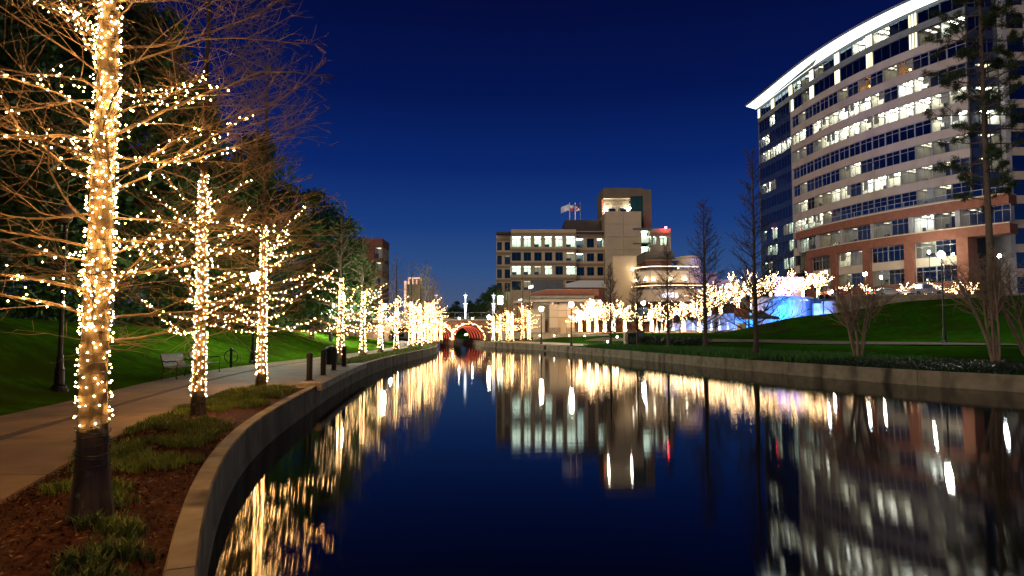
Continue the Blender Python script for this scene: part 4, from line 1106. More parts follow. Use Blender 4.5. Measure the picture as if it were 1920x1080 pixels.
def pine(seed, label, loc, H, r):
    rng = np.random.default_rng(seed)
    t = local_thing('pine_tree', label, 'tree', loc)
    tr, ctr, rad = make_trunk(rng, H, r, k=12, flare=1.25, butt=0.03, top=0.35)
    tr.build('trunk', M['darkbark'], t, smooth=True)
    n = 72
    z = 9.0 + (H - 9.0) * ((np.arange(n) + rng.random(n)) / n) ** 0.85
    az = np.arange(n) * 2.39996 + rng.normal(0, 0.4, n)
    e = rng.normal(0.02, 0.22, n)
    D = np.stack([np.cos(az) * np.cos(e), np.sin(az) * np.cos(e), np.sin(e)], -1)
    L = np.interp(z, [9, 12, 18, H], [2.2, 3.6, 4.6, 3.0]) * (0.5 + 0.7 * rng.random(n))
    P1, R1 = grow(rng, ctr(z), D, L, np.full(n, 0.07), 7, 0.25, 0.14, 0.3)
    br = MB(); br.tubes(P1, R1, 5)
    pos, D2, L2, r2 = sprout(rng, P1, R1, 8, 0.35, 1.0, 0.8, 0.5, 0.36, 0.5, L, 0.012, 0.15)
    P2, R2 = grow(rng, pos, D2, L2, r2, 4, 0.3, 0.2, 0.4); br.tubes(P2, R2, 4)
    br.build('branches', M['darkbark'], t)
    tips = np.concatenate([P2[:, -1], P2[:, 2], P1[:, -1]])
    N = len(tips); per = 40
    c = np.repeat(tips, per, axis=0) + rng.normal(0, 0.12, (N * per, 3))
    d = unit(rng.normal(0, 1, (N * per, 3)) + np.array([0, 0, 0.35])); ln = rng.uniform(0.16, 0.34, (N * per, 1))
    sd = unit(np.cross(d, rng.normal(0, 1, d.shape))) * 0.022
    V = np.stack([c - sd, c + sd, c + d * ln], 1).reshape(-1, 3)
    cr = MB(); cr.add(V, np.arange(len(V)).reshape(-1, 3)); cr.build('needles', M['needle'], t)
x = XP(1862, 56)
pine(111, 'tall dark pine in front of the curved office building, with sparse needle clumps', (x, 56, zr(x, 56) - 0.1), 31.0, 0.30)

# ------------------------------------------------------------------ planting: tufts of grass, ground cover
def tufts(name, xy, zf, nb, h, w, m, lean=0.4, seed=1):
    rng = np.random.default_rng(seed)
    n = len(xy)
    base = np.repeat(np.array([(x, y, zf(x, y)) for x, y in xy]), nb, axis=0)
    N = len(base)
    base[:, :2] += rng.normal(0, 0.05, (N, 2))
    az = rng.random(N) * 2 * pi; ln = rng.random(N) * lean
    hh = h * (0.55 + 0.7 * rng.random(N))
    d = np.stack([np.cos(az), np.sin(az)], -1)
    sd = np.stack([-np.sin(az), np.cos(az), np.zeros(N)], -1) * (w * (0.7 + 0.6 * rng.random(N)))[:, None]
    mid = base.copy(); mid[:, :2] += d * (hh * ln * 0.4)[:, None]; mid[:, 2] += hh * 0.6
    tip = base.copy(); tip[:, :2] += d * (hh * ln * 1.3)[:, None]; tip[:, 2] += hh * (1 - 0.25 * ln)
    V = np.stack([base - sd, base + sd, mid + sd * 0.8, mid - sd * 0.8, tip], 1)
    idx = np.arange(N)[:, None] * 5
    mb = MB(); mb.add(V.reshape(-1, 3), (idx + np.array([[0, 1, 2, 3]]))); mb.Fs.append(((idx + np.array([[3, 2, 4]])).reshape(-1), np.full(N, 3, dtype=np.int32), 0)); mb.M.append(np.zeros(N, dtype=np.int32))
    return tag(mb.build(name, m), kind='stuff')

rng = np.random.default_rng(7)
def bedz(x, y):
    a = float(XL(y)) - 0.2; b = float(PN(y)); w = min(1, max(0, (x - a) / (b - a)))
    return GL - 0.03 + 0.10 * sin(pi * w) - 0.01
xy = []
while len(xy) < 2200:
    y = rng.uniform(3.4, 21.3); a = float(XL(y)) - 0.3; b = float(PN(y)) + 0.05
    x = rng.uniform(b, a)
    f = noise.noise((x * 0.8, y * 0.8, 2.2)) + 0.6 * noise.noise((x * 2.6, y * 2.6, 9))
    edge = (x - b) / (a - b)
    thr = 0.16
    if y < 6.0: thr = -0.2
    elif y < 7.5 and edge < 0.35: thr = -0.1
    if y > 16: thr = -0.05
    if f > thr and edge < 0.9 and (x - T1B.x) ** 2 + (y - T1B.y) ** 2 > 0.10 and (x - T2B.x) ** 2 + (y - T2B.y) ** 2 > 0.1:
        for _ in range(3):
            xy.append((x + rng.normal(0, 0.05), y + rng.normal(0, 0.05)))
tufts('grass_clumps', xy, bedz, 13, 0.145, 0.007, M['blade'], 0.75, 3)
xy = [(rng.uniform(float(PN(y)) + 0.1, float(XL(y)) - 0.35), y) for y in rng.uniform(T1 + 0.3, 80, 2600)]
tufts('bed_grass', xy, bedz, 5, 0.13, 0.014, M['blade'], 0.6, 4)
# mulch chips near the camera
N = 9000
yv = rng.uniform(3.4, 13, N); w = rng.random(N)
P0 = np.array([(float(XL(y)) - 0.28 + (float(PN(y)) - float(XL(y)) + 0.28) * t, y) for y, t in zip(yv, w)])
zc_ = np.array([bedz(x, y) + 0.022 for x, y in P0])
a = rng.random(N) * 2 * pi; L_ = rng.uniform(0.012, 0.04, N); Wd = rng.uniform(0.004, 0.010, N); tl = rng.normal(0, 0.012, N)
c, s = np.cos(a), np.sin(a)
def corner(u, v, dz):
    return np.stack([P0[:, 0] + c * u * L_ - s * v * Wd, P0[:, 1] + s * u * L_ + c * v * Wd, zc_ + dz + u * tl], -1)
V = np.stack([corner(-1, -1, 0), corner(1, -1, 0), corner(1, 1, 0.004), corner(-1, 1, 0.004)], 1)
tag(MB().add(V.reshape(-1, 3), np.arange(4 * N).reshape(-1, 4)).build('mulch_chips', M['mulch']), kind='stuff')
N = 1500
yv = rng.uniform(3.4, 16, N); w = rng.random(N)
p = np.array([(float(XL(y)) - 0.28 + (float(PN(y)) - float(XL(y)) + 0.10) * t, y) for y, t in zip(yv, w)])
p = np.concatenate([p, np.array([bedz(x, y) + 0.03 for x, y in p])[:, None]], 1)
a = unit(rng.normal(0, 1, (N, 3)) * np.array([1, 1, 0.25])); b = unit(np.cross(a, np.array([0, 0, 1.0]) + rng.normal(0, 0.3, (N, 3))))
s = rng.uniform(0.012, 0.04, (N, 1))
V = np.stack([p - a * s, p + b * s * 0.35, p + a * s, p - b * s * 0.35], 1)
tag(MB().add(V.reshape(-1, 3), np.arange(4 * N).reshape(-1, 4)).build('fallen_leaves', M['leaflitter']), kind='stuff')
# right bank: tall green grass strip, dark ground cover
xy = []
for y in rng.uniform(33, 66, 4200):
    u = rng.uniform(0.35, 4.2 if y < 52 else 2.6)
    if y < 36.5 and u < (36.5 - y) * 1.1: continue
    xy.append((float(XR(y)) + u, y))
tufts('tall_green_grass', xy, lambda x, y: zr(x, y), 7, 0.40, 0.016, M['lily'], 0.7, 5)
N = 26000
yv = rng.uniform(19, 40, N); u = rng.uniform(0.25, 6.2, N) * np.interp(yv, [19, 36, 40], [1.0, 0.8, 0.1])
xv = XR(yv) + u
zv = zright(xv, yv) + 0.02 + 0.20 * rng.random(N) * np.clip(u / 0.8, 0.3, 1)
p = np.stack([xv, yv, zv], -1)
a = unit(rng.normal(0, 1, (N, 3)) * np.array([1, 1, 0.5])); b = unit(np.cross(a, rng.normal(0, 1, (N, 3)) * np.array([0.4, 0.4, 1])))
s = rng.uniform(0.03, 0.06, (N, 1))
V = np.stack([p - a * s, p + b * s * 0.6, p + a * s, p - b * s * 0.6], 1)
tag(MB().add(V.reshape(-1, 3), np.arange(4 * N).reshape(-1, 4)).build('dark_ground_cover', M['jasmine']), kind='stuff')
# low shrubs behind the bank cypresses
for i, (px, Y, rx, h) in enumerate([(1215, 66, 2.2, 0.9), (1245, 64, 1.8, 0.7), (1275, 62, 2.0, 0.6), (1300, 60, 1.6, 0.55)]):
    x = XP(px, Y); r2 = np.random.default_rng(130 + i)
    C = np.stack([r2.uniform(-rx, rx, 14) * 0.7, r2.uniform(-1, 1, 14) * 0.7, r2.uniform(0.2, h * 0.7, 14)], -1)
    V, Fc = leaf_cloud(r2, C, np.tile([[0.55, 0.55, 0.32]], (14, 1)), 1500, 0.07)
    t = local_thing('low_shrub', f'{ORD[i]} low dark shrub from the utility cabinet, between the walk and the canal', 'shrub', (x, Y, zr(x, Y)), 0, 'low shrubs by the walk')
    MB().add(V, Fc).build('foliage', M['jasmine'], t)

# ------------------------------------------------------------------ curved office building
_mx = np.array([63.3, 64.0, 64.5, 65.0, 66.3, 68.6, 71.4, 75.9]); _my = np.array([172.5, 164.5, 155, 145.6, 136.5, 127.8, 119, 110.9])
_cf = np.polyfit((_my - 140) / 30, _mx, 3)
_yy = np.linspace(174.0, 60, 600); _xx = np.polyval(_cf, (_yy - 140) / 30)
_k = np.argmin(np.abs(_yy - 108)); _sl = (_xx[_k + 1] - _xx[_k]) / (_yy[_k + 1] - _yy[_k])
_xx[_k:] = _xx[_k] + (_yy[_k:] - _yy[_k]) * _sl
_ss = np.concatenate([[0], np.cumsum(np.hypot(np.diff(_xx), np.diff(_yy)))])
_ss -= np.interp(-172.5, -_yy, _ss)
def A(s, n, z):
    x = np.interp(s, _ss, _xx); y = np.interp(s, _ss, _yy)
    x2 = np.interp(s + 0.3, _ss, _xx); y2 = np.interp(s + 0.3, _ss, _yy)
    tx, ty = x2 - x, y2 - y; L = sqrt(tx * tx + ty * ty); tx /= L; ty /= L
    nx, ny = ty, -tx
    if nx > 0: nx, ny = -nx, -ny
    return (x + nx * n, y + ny * n, z)
def abox(mb, s0, s1, n0, n1, z0, z1, mi=0, seg=1):
    for i in range(seg):
        a = s0 + (s1 - s0) * i / seg; b = s0 + (s1 - s0) * (i + 1) / seg
        mb.hexa([A(a, n1, z0), A(b, n1, z0), A(b, n0, z0), A(a, n0, z0), A(a, n1, z1), A(b, n1, z1), A(b, n0, z1), A(a, n0, z1)], mi)
    return mb

def bay_room(mb, s0, s1, n0, n1, z0, z1, lit, seed):
    """an office behind the glass: back wall, sides, floor, ceiling with light panels, some furniture"""
    abox(mb, s0 + 0.03, s1 - 0.03, n1, n1 + 0.06, z0, z1, 0)
    abox(mb, s0 + 0.02, s0 + 0.06, n1, n0, z0, z1, 0); abox(mb, s1 - 0.06, s1 - 0.02, n1, n0, z0, z1, 0)
    abox(mb, s0 + 0.06, s1 - 0.06, n1, n0, z0 - 0.05, z0, 2)
    abox(mb, s0 + 0.06, s1 - 0.06, n1, n0, z1, z1 + 0.06, 0)
    rg = random.Random(seed)
    w = s1 - s0
    for k in range(2):
        c = s0 + w * (0.3 + 0.42 * k)
        for d in (0.25, 0.66):
            nn = n0 + (n1 - n0) * d
            abox(mb, c - 0.3, c + 0.3, nn - 0.5, nn + 0.5, z1 - 0.05, z1 - 0.02, 1)
    for k in range(rg.randint(1, 3)):
        c = rg.uniform(s0 + 0.5, s1 - 0.6); ww = rg.uniform(0.3, 0.9); h = rg.uniform(0.5, 1.3) if k else rg.uniform(0.4, 0.8)
        d = rg.uniform(0.3, 2.5)
        abox(mb, c - ww / 2, min(c + ww / 2, s1 - 0.1), n0 - d - 0.4, n0 - d, z0, z0 + h, 2)
    if rg.random() < 0.35:                     # a half drawn blind behind the glass
        c = s0 + w * rg.choice([0.28, 0.72])
        abox(mb, c - w * 0.2, c + w * 0.2, n0 - 0.16, n0 - 0.12, z1 - rg.uniform(0.7, 1.9), z1 - 0.03, 0)

LITM = [M['office'], M['ceil'], M['furniture']]
LITA = [M['office'], M['ceila'], M['furniture']]
LITB = [M['office'], M['ceilb'], M['furniture']]
DIMM = [M['office'], M['ceildim'], M['furniture']]
COOLM = [M['office'], M['ceilg'], M['furniture']]
SILL = [EYE + 53.7 - 4.0 * k for k in range(13)]     # window sill heights of the storeys, from the top
BASEZ = RD
ob = thing('office_building', 'tall curved office building with lit windows, glowing white roof edge and brick lower storeys', 'building', (64, 140, BASEZ))
S_L, S_R = 0.0, 0.0
sb = [np.interp(-y, -_yy, _ss) for y in _my]           # bay lines along the arc
s_main0 = sb[2] + 0.4
s_end = sb[7] - 0.3

# structure behind the skin: floor slabs and a dark core
mb = MB()
for k in range(13):
    z = SILL[k] - 0.75
    abox(mb, sb[0], s_end, -9.0, -0.55, z - 0.35, z, 0, 10)
abox(mb, sb[0], s_end, -9.4, -9.0, BASEZ, SILL[0] + 3.2, 0, 10)
abox(mb, sb[0] , sb[0] + 0.3, -9.0, -0.3, BASEZ, SILL[0] + 3.2, 0)
abox(mb, s_end - 0.3, s_end, -9.0, -0.3, BASEZ, SILL[0] + 3.2, 0)
mb.build('core', M['core'], ob)

# window units: (storey, unit) -> lit state ; L bright, D dim, C cool, O orange lamp
nun = 15
su = np.linspace(s_main0 + 0.15, s_end - 0.1, nun + 1)
ROWS = {0: {}, 1: {},
        2: {1: 'D', 6: 'D', 8: 'O', 10: 'D', 11: 'O'},
        3: {0: 'L', 1: 'L', 3: 'L', 4: 'L', 5: 'L', 6: 'L', 7: 'L', 8: 'L', 9: 'L', 11: 'L', 12: 'L'},
        4: {0: 'D', 1: 'D', 3: 'D', 4: 'L', 5: 'L', 6: 'L', 7: 'L', 8: 'L', 9: 'L', 10: 'L', 11: 'L', 12: 'L', 13: 'L', 14: 'L'},
        5: {13: 'L', 14: 'L'}, 6: {1: 'D', 7: 'L', 6: 'D', 12: 'D', 13: 'D', 14: 'D'},
        7: {0: 'D', 1: 'L', 3: 'D', 4: 'D', 5: 'L', 6: 'L', 8: 'L', 9: 'L', 10: 'L', 11: 'D', 12: 'D', 13: 'D'},
        8: {0: 'L', 1: 'L', 2: 'L', 3: 'L', 4: 'D', 12: 'D', 13: 'D'}}
def window(s0, s1, z0, z1, n, mats, transom=True, mids=1, glass=None, fw=0.07, name='window', lit=None, seed=0, depth=4.0, fm=None):
    f = MB()
    abox(f, s0, s0 + fw, n - 0.08, n + 0.06, z0, z1); abox(f, s1 - fw, s1, n - 0.08, n + 0.06, z0, z1)
    abox(f, s0 + fw, s1 - fw, n - 0.08, n + 0.05, z0, z0 + fw); abox(f, s0 + fw, s1 - fw, n - 0.08, n + 0.05, z1 - fw, z1)
    for i in range(mids):
        c = s0 + (s1 - s0) * (i + 1) / (mids + 1)
        abox(f, c - 0.03, c + 0.03, n - 0.06, n + 0.03, z0 + fw, z1 - fw)
    if transom:
        zt = z0 + (z1 - z0) * 0.70
        abox(f, s0 + fw, s1 - fw, n - 0.06, n + 0.04, zt - 0.035, zt + 0.035)
    w = f.build(name, fm or M['frame'], ob)
    for i in range(mids + 1):
        a = s0 + (s1 - s0) * i / (mids + 1) + 0.035; b = s0 + (s1 - s0) * (i + 1) / (mids + 1) - 0.035
        g = MB(); g.add([A(a, n - 0.02, z0 + 0.04), A(b, n - 0.02, z0 + 0.04), A(b, n - 0.02, z1 - 0.04), A(a, n - 0.02, z1 - 0.04)], [(0, 1, 2, 3)])
        g.build('pane', glass or (M['glass'] if lit else M['dglass']), w)
    if lit:
        r = MB(); bay_room(r, s0, s1, n - 0.14, n - depth, z0 - 0.1, z1 + 0.02, lit, seed)
        mt = {'L': [LITM, LITA, LITM, LITB, LITA][seed * 7 % 5], 'D': DIMM, 'C': COOLM, 'O': [M['office'], M['core'], M['furniture'], M['tablelamp']]}[lit]
        if lit == 'O':
            c = A(s0 + 1.6, n - 1.2, z0 + 0.95); r.balls([c], 0.22, 'ico', 3)
        r.build('room', mt, ob)
    return w
for k in range(2, 9):
    z0 = SILL[k]; z1 = z0 + 2.5
    for j in range(nun):
        window(su[j] + 0.04, su[j + 1] - 0.04, z0, z1, 0.0, None, lit=ROWS[k].get(j), seed=k * 31 + j)
# beige panels below each row, one per structural bay, with open joints
bayc = [s_main0, sb[3], sb[4], sb[5], sb[6], s_end]
for k in range(1, 9):
    z1 = SILL[k] - 0.01; z0 = SILL[k] - 1.49
    for a, b in zip(bayc[:-1], bayc[1:]):
        for h in (0, 0.5):
            mb = MB(); abox(mb, a + (b - a) * h + 0.015, a + (b - a) * (h + 0.5) - 0.015, -0.4, 0.22, z0, z1, 0, 2)
            mb.build('spandrel_panel', M['bprecast'], ob)
# penthouse storeys with lit fins at the bay lines
PH = {(0, 1): 'C', (0, 2): 'D', (0, 3): 'L', (0, 4): 'L', (1, 2): 'L', (1, 5): 'D', (1, 6): 'L'}
for k in (0, 1):
    z0 = SILL[k]; z1 = z0 + (2.3 if k == 0 else 2.75)
    edges = sb if k == 0 else [s_main0] + list(sb[3:])
    for bi, (a, b) in enumerate(zip(edges[:-1], edges[1:])):
        b = min(b, s_end); a2 = a + 0.9; b2 = b - 0.9 if b < s_end - 0.5 else b - 0.1
        h = (a2 + b2) / 2; key = bi - (0 if k == 0 else -2)
        l1 = l2 = None
        if k == 0:
            l1 = {2: 'C', 3: 'D', 5: 'L'}.get(bi); l2 = {1: None, 4: 'L', 2: 'D'}.get(bi)
        else:
            l1 = {4: 'D'}.get(bi); l2 = {0: 'D', 4: 'L'}.get(bi)
        window(a2, h - 0.03, z0, z1, -0.1, None, False, 1, lit=l1, seed=500 + k * 20 + bi, fm=M['dframe'])
        window(h + 0.03, b2, z0, z1, -0.1, None, False, 1, lit=l2, seed=700 + k * 20 + bi, fm=M['dframe'])
    for s in edges[:-1]:
        for o in (-0.55, 0.0, 0.55):
            if s + o < sb[0]: continue
            mb = MB(); abox(mb, s + o - 0.11, s + o + 0.11, -0.05, 0.12, z0 + 0.03, z1 - 0.02)
            mb.build('lit_fin', M['finlight'], ob)
        mb = MB(); abox(mb, s - 0.9, s + 0.9, -0.25, -0.15, z0, z1); mb.build('fin_backing', M['grey'], ob)
    # dark metal band over and under
    for a, b in zip(sb[:-1], sb[1:]):
        b = min(b, s_end)
        if k == 0:
            mb = MB(); abox(mb, a + 0.015, b - 0.015, -0.4, 0.18, SILL[0] - 1.22, SILL[0] - 0.01, 0, 3); mb.build('metal_band', M['grey'], ob)
# roof: thin curved slab with a lit white soffit
ZR = SILL[0] + 2.35
mb = MB(); abox(mb, sb[0], s_end, -9.4, -0.06, ZR, ZR + 0.45, 0, 40); mb.build('roof_fascia', M['grey'], ob)
def roofring(n0, n1, z0, z1, name, m, s0=None, s1=None):
    ss = np.linspace(sb[0] - 2.45, s_end + 2.0, 60)
    Pg = np.array([[A(s, n, z) for s in ss] for n, z in ((n0, z0), (n1, z1))])
    mb = MB(); mb.grid(Pg)
    return mb.build(name, m, ob)
roofring(0.06, 2.7, ZR + 0.5, ZR + 1.15, 'lit_soffit', M['soffitlight'])
mb = MB()
ss = np.linspace(sb[0] - 2.45, s_end + 2.0, 60)
prof = [(-9.5, ZR + 1.5), (2.95, ZR + 1.5), (3.05, ZR + 1.35), (2.8, ZR + 1.19), (0.0, ZR + 0.54), (-9.5, ZR + 0.52)]
mb.grid(np.array([[A(s, n, z) for s in ss] for n, z in prof]))
mb.add([A(ss[0], n, z) for n, z in prof], [tuple(range(6))])
mb.build('roof', M['frame'], ob)
# glass section at the far end: curtain wall of two bays
CW = {(1, 2): 'L', (2, 0): 'L', (2, 1): 'L', (3, 0): 'L', (3, 1): 'L', (3, 2): 'L', (3, 3): 'L', (3, 4): 'L', (3, 5): 'L', (5, 0): 'L', (5, 1): 'L', (5, 2): 'D',
      (8, 0): 'C', (8, 2): 'C', (8, 4): 'D', (8, 5): 'C', (9, 0): 'D', (9, 1): 'C', (9, 2): 'C', (9, 5): 'C', (10, 0): 'C', (10, 1): 'D', (10, 4): 'C', (10, 5): 'C', (11, 2): 'D', (11, 5): 'C'}
sc = np.linspace(sb[0], s_main0 - 0.35, 7)
for k in range(1, 12):
    z0 = SILL[k]; z1 = z0 + 2.6
    for j in range(6):
        window(sc[j] + 0.02, sc[j + 1] - 0.02, z0, z1, -0.12, None, False, 1, lit=CW.get((k, j)), seed=900 + k * 7 + j, fm=M['dframe'], fw=0.05)
    for h in (0, 3):
        mb = MB(); abox(mb, sc[h] + 0.02, sc[h + 3] - 0.02, -0.4, -0.10, z0 - 1.37, z0 - 0.02, 0, 2); mb.build('glass_spandrel', M['spandrel'], ob)
mb = MB(); abox(mb, s_main0 - 0.34, s_main0 - 0.01, -0.6, 0.25, BASEZ, SILL[1] + 2.7); mb.build('corner_column', M['frame'], ob)
mb = MB(); abox(mb, sb[0] - 0.3, sb[0], -9, 0.0, BASEZ, ZR); mb.build('end_wall', M['grey'], ob)
# brick lower storeys, standing forward of the curve
sq0 = s_main0 + 5.5
NB = 2.6
zt = SILL[8] - 0.9
for a, b in zip(np.linspace(sq0, s_end + 6, 9)[:-1], np.linspace(sq0, s_end + 6, 9)[1:]):
    mb = MB(); abox(mb, a + 0.01, b - 0.01, -0.5, NB, zt - 1.5, zt, 0, 2); mb.build('brick_band', M['brick'], ob)
mb = MB(); abox(mb, sq0 - 0.2, s_end + 6, -0.4, NB + 0.15, zt, zt + 0.22, 0, 12); mb.build('terrace_edge', M['cream'], ob)
# balcony rail with glass panels
bl = np.linspace(sq0, s_end + 6, 27)
mb = MB(); abox(mb, bl[0], bl[-1], NB - 0.15, NB - 0.05, zt + 1.22, zt + 1.3, 0, 14); mb.build('handrail', M['frame'], ob)
for a, b in zip(bl[:-1], bl[1:]):
    mb = MB(); abox(mb, a - 0.04, a + 0.04, NB - 0.14, NB - 0.06, zt + 0.22, zt + 1.22); mb.build('rail_post', M['frame'], ob)
    mb = MB(); mb.add([A(a + 0.06, NB - 0.1, zt + 0.3), A(b - 0.06, NB - 0.1, zt + 0.3), A(b - 0.06, NB - 0.1, zt + 1.18), A(a + 0.06, NB - 0.1, zt + 1.18)], [(0, 1, 2, 3)])
    mb.build('rail_glass', M['balglass'], ob)
# storey of long windows below the first brick band
z0 = SILL[9] - 1.25; z1 = zt - 1.52
wl_ = np.linspace(sq0, s_end + 6, 7)
LB = {0: 'C', 1: 'D', 2: 'D', 3: 'D', 4: 'L', 5: 'D'}
for i, (a, b) in enumerate(zip(wl_[:-1], wl_[1:])):
    mb = MB(); abox(mb, a + 0.01, a + 0.75, 0.9, 2.35, z0, z1); mb.build('white_column', M['frame'], ob)
    h = (a + 0.75 + b) / 2
    window(a + 0.78, h - 0.02, z0, z1, 1.9, None, True, 2, lit=LB[i], seed=40 + i, fm=M['frame'], depth=6)
    window(h + 0.02, b - 0.02, z0, z1, 1.9, None, True, 2, lit='D' if i in (1, 4) else None, seed=60 + i, fm=M['frame'], depth=6)
# second brick band and the brick piers down to the road
sp0 = sq0 + 4.0
mb = MB(); abox(mb, sp0 - 0.05, s_end + 6, -0.4, NB + 0.2, z0 - 0.2, z0 - 0.02, 0, 12); mb.build('cream_ledge', M['cream'], ob)
pl = np.linspace(sp0, s_end + 6, 9)
for a, b in zip(pl[:-1], pl[1:]):
    mb = MB(); abox(mb, a + 0.01, b - 0.01, -0.5, NB, z0 - 1.75, z0 - 0.2, 0, 2); mb.build('brick_band', M['brick'], ob)
pp = [sp0, sp0 + 8.6, sp0 + 17.2, sp0 + 25.8, sp0 + 34.4]
LL = {(1, 0): 'L', (1, 1): 'D', (2, 1): 'D', (3, 0): 'D'}
for i, s in enumerate(pp):
    mb = MB(); abox(mb, s, s + 1.7, -0.5, NB + 0.03, BASEZ, z0 - 1.76); mb.build('brick_pier', M['brick'], ob)
    if i < 4:
        e = pp[i + 1]
        for r in range(2):
            zz1 = (z0 - 1.78) if r == 0 else (z0 - 6.0); zz0 = zz1 - 2.75
            h = (s + 1.7 + e) / 2
            window(s + 1.73, h - 0.02, zz0, zz1, 2.0, None, True, 2, lit=LL.get((i, r)), seed=80 + i * 2 + r, depth=6)
            window(h + 0.02, e - 0.03, zz0, zz1, 2.0, None, True, 2, lit='D' if (i + r) % 4 == 1 else None, seed=95 + i * 2 + r, depth=6)
        mb = MB(); abox(mb, s + 1.72, e - 0.02, -0.4, 2.1, z0 - 6.0 + 0.02, z0 - 1.78 - 2.77, 0, 2); mb.build('cream_panel', M['cream'], ob)
        mb = MB(); abox(mb, s + 1.72, e - 0.02, -0.4, 2.1, BASEZ, z0 - 8.78, 0, 2); mb.build('base_panel', M['brick'], ob)
# glass and small cream panels left of the brick part
for r, k in enumerate((9, 10, 11)):
    zq = SILL[k]
    window(s_main0 + 1.9, sp0 - 0.05, zq - 1.3, zq + 2.5, -0.1, None, True, 3, lit='D' if r == 1 else ('C' if r == 0 else None), seed=330 + r, fm=M['dframe'])
    mb = MB(); abox(mb, s_main0 + 0.02, s_main0 + 1.86, -0.4, 0.2, zq - 1.4, zq + 0.3); mb.build('cream_panel', M['cream'], ob)
    window(s_main0 + 0.05, s_main0 + 1.84, zq + 0.35, zq + 2.55, -0.1, None, False, 1, seed=340 + r, fm=M['dframe'])
# glass corner and far wing beyond the curve
cx, cyy = A(s_end, 0, 0)[:2]
wing = (cx + 0.3, cyy)
def wbox(mb, x0, x1, y0, y1, z0, z1, mi=0):
    return mb.box(cx + x0, cx + x1, cyy + y0, cyy + y1, z0, z1, mi)
for k in range(0, 9):
    z0_ = SILL[k]
    lit = {3: 'D', 4: 'L', 5: 'L', 6: 'D', 7: 'D'}.get(k)
    for j in range(3):
        x0 = 0.2 + j * 1.75
        f = MB()
        wbox(f, x0, x0 + 0.07, 0.4, 0.5, z0_, z0_ + 2.6); wbox(f, x0 + 1.66, x0 + 1.73, 0.4, 0.5, z0_, z0_ + 2.6)
        wbox(f, x0 + 0.07, x0 + 1.66, 0.4, 0.5, z0_, z0_ + 0.07); wbox(f, x0 + 0.07, x0 + 1.66, 0.4, 0.5, z0_ + 2.53, z0_ + 2.6)
        w = f.build('window', M['dframe'], ob)
        g = MB(); g.quad((cx + x0 + 0.05, cyy + 0.45, z0_ + 0.04), (cx + x0 + 1.68, cyy + 0.45, z0_ + 0.04), (cx + x0 + 1.68, cyy + 0.45, z0_ + 2.56), (cx + x0 + 0.05, cyy + 0.45, z0_ + 2.56))
        g.build('pane', M['glass'] if lit else M['dglass'], w)
    mb = MB(); wbox(mb, 0.2, 5.45, 0.38, 0.7, z0_ - 1.38, z0_ - 0.02); mb.build('glass_spandrel', M['spandrel'], ob)
    if lit:
        r = MB()
        wbox(r, 0.2, 5.4, 4.5, 4.56, z0_ - 0.1, z0_ + 2.6); wbox(r, 0.22, 0.26, 0.6, 4.5, z0_ - 0.1, z0_ + 2.6); wbox(r, 5.36, 5.4, 0.6, 4.5, z0_ - 0.1, z0_ + 2.6); wbox(r, 0.26, 5.36, 0.6, 4.5, z0_ + 2.6, z0_ + 2.66); wbox(r, 0.26, 5.36, 0.6, 4.5, z0_ - 0.16, z0_ - 0.1, 2)
        for q in range(3): wbox(r, 0.8 + q * 1.6, 1.6 + q * 1.6, 1.2, 3.6, z0_ + 2.55, z0_ + 2.58, 1)
        r.build('room', LITM if lit == 'L' else DIMM, ob)
mb = MB(); wbox(mb, 0.2, 5.5, 4.7, 9, BASEZ, ZR); mb.build('core', M['core'], ob)
mb = MB(); wbox(mb, 5.5, 6.3, -0.6, 9, BASEZ, ZR); mb.build('corner_column', M['frame'], ob)
for k in range(0, 13):
    z0_ = SILL[k]
    mb = MB(); wbox(mb, 6.32, 24, -0.5, 6, z0_ - 1.4, z0_ - 0.02); mb.build('spandrel_panel', M['bprecast'], ob)
    for j in range(4):
        x0 = 6.5 + j * 3.2
        f = MB(); wbox(f, x0, x0 + 0.08, -0.3, -0.1, z0_, z0_ + 2.55); wbox(f, x0 + 2.9, x0 + 3.1, -0.3, -0.1, z0_, z0_ + 2.55); w = f.build('window', M['frame'], ob)
        g = MB(); g.quad((cx + x0 + 0.05, cyy - 0.2, z0_), (cx + x0 + 2.95, cyy - 0.2, z0_), (cx + x0 + 2.95, cyy - 0.2, z0_ + 2.55), (cx + x0 + 0.05, cyy - 0.2, z0_ + 2.55)); g.build('pane', M['dglass'], w)
mb = MB(); wbox(mb, 6.4, 24, 3.0, 6.5, BASEZ, ZR); mb.build('core', M['core'], ob)
# beacon reflected on the curtain wall side
p = A(sb[1] - 1.0, 0.35, ZP(426, 163))
mb = MB(); mb.lathe([(0.16, -0.3), (0.16, 0), (0.06, 0.1)], p, 8); mb.balls([p], 0.16, 'ico', 1); mb.build('warning_light', [M['grey'], M['beacon']], ob)

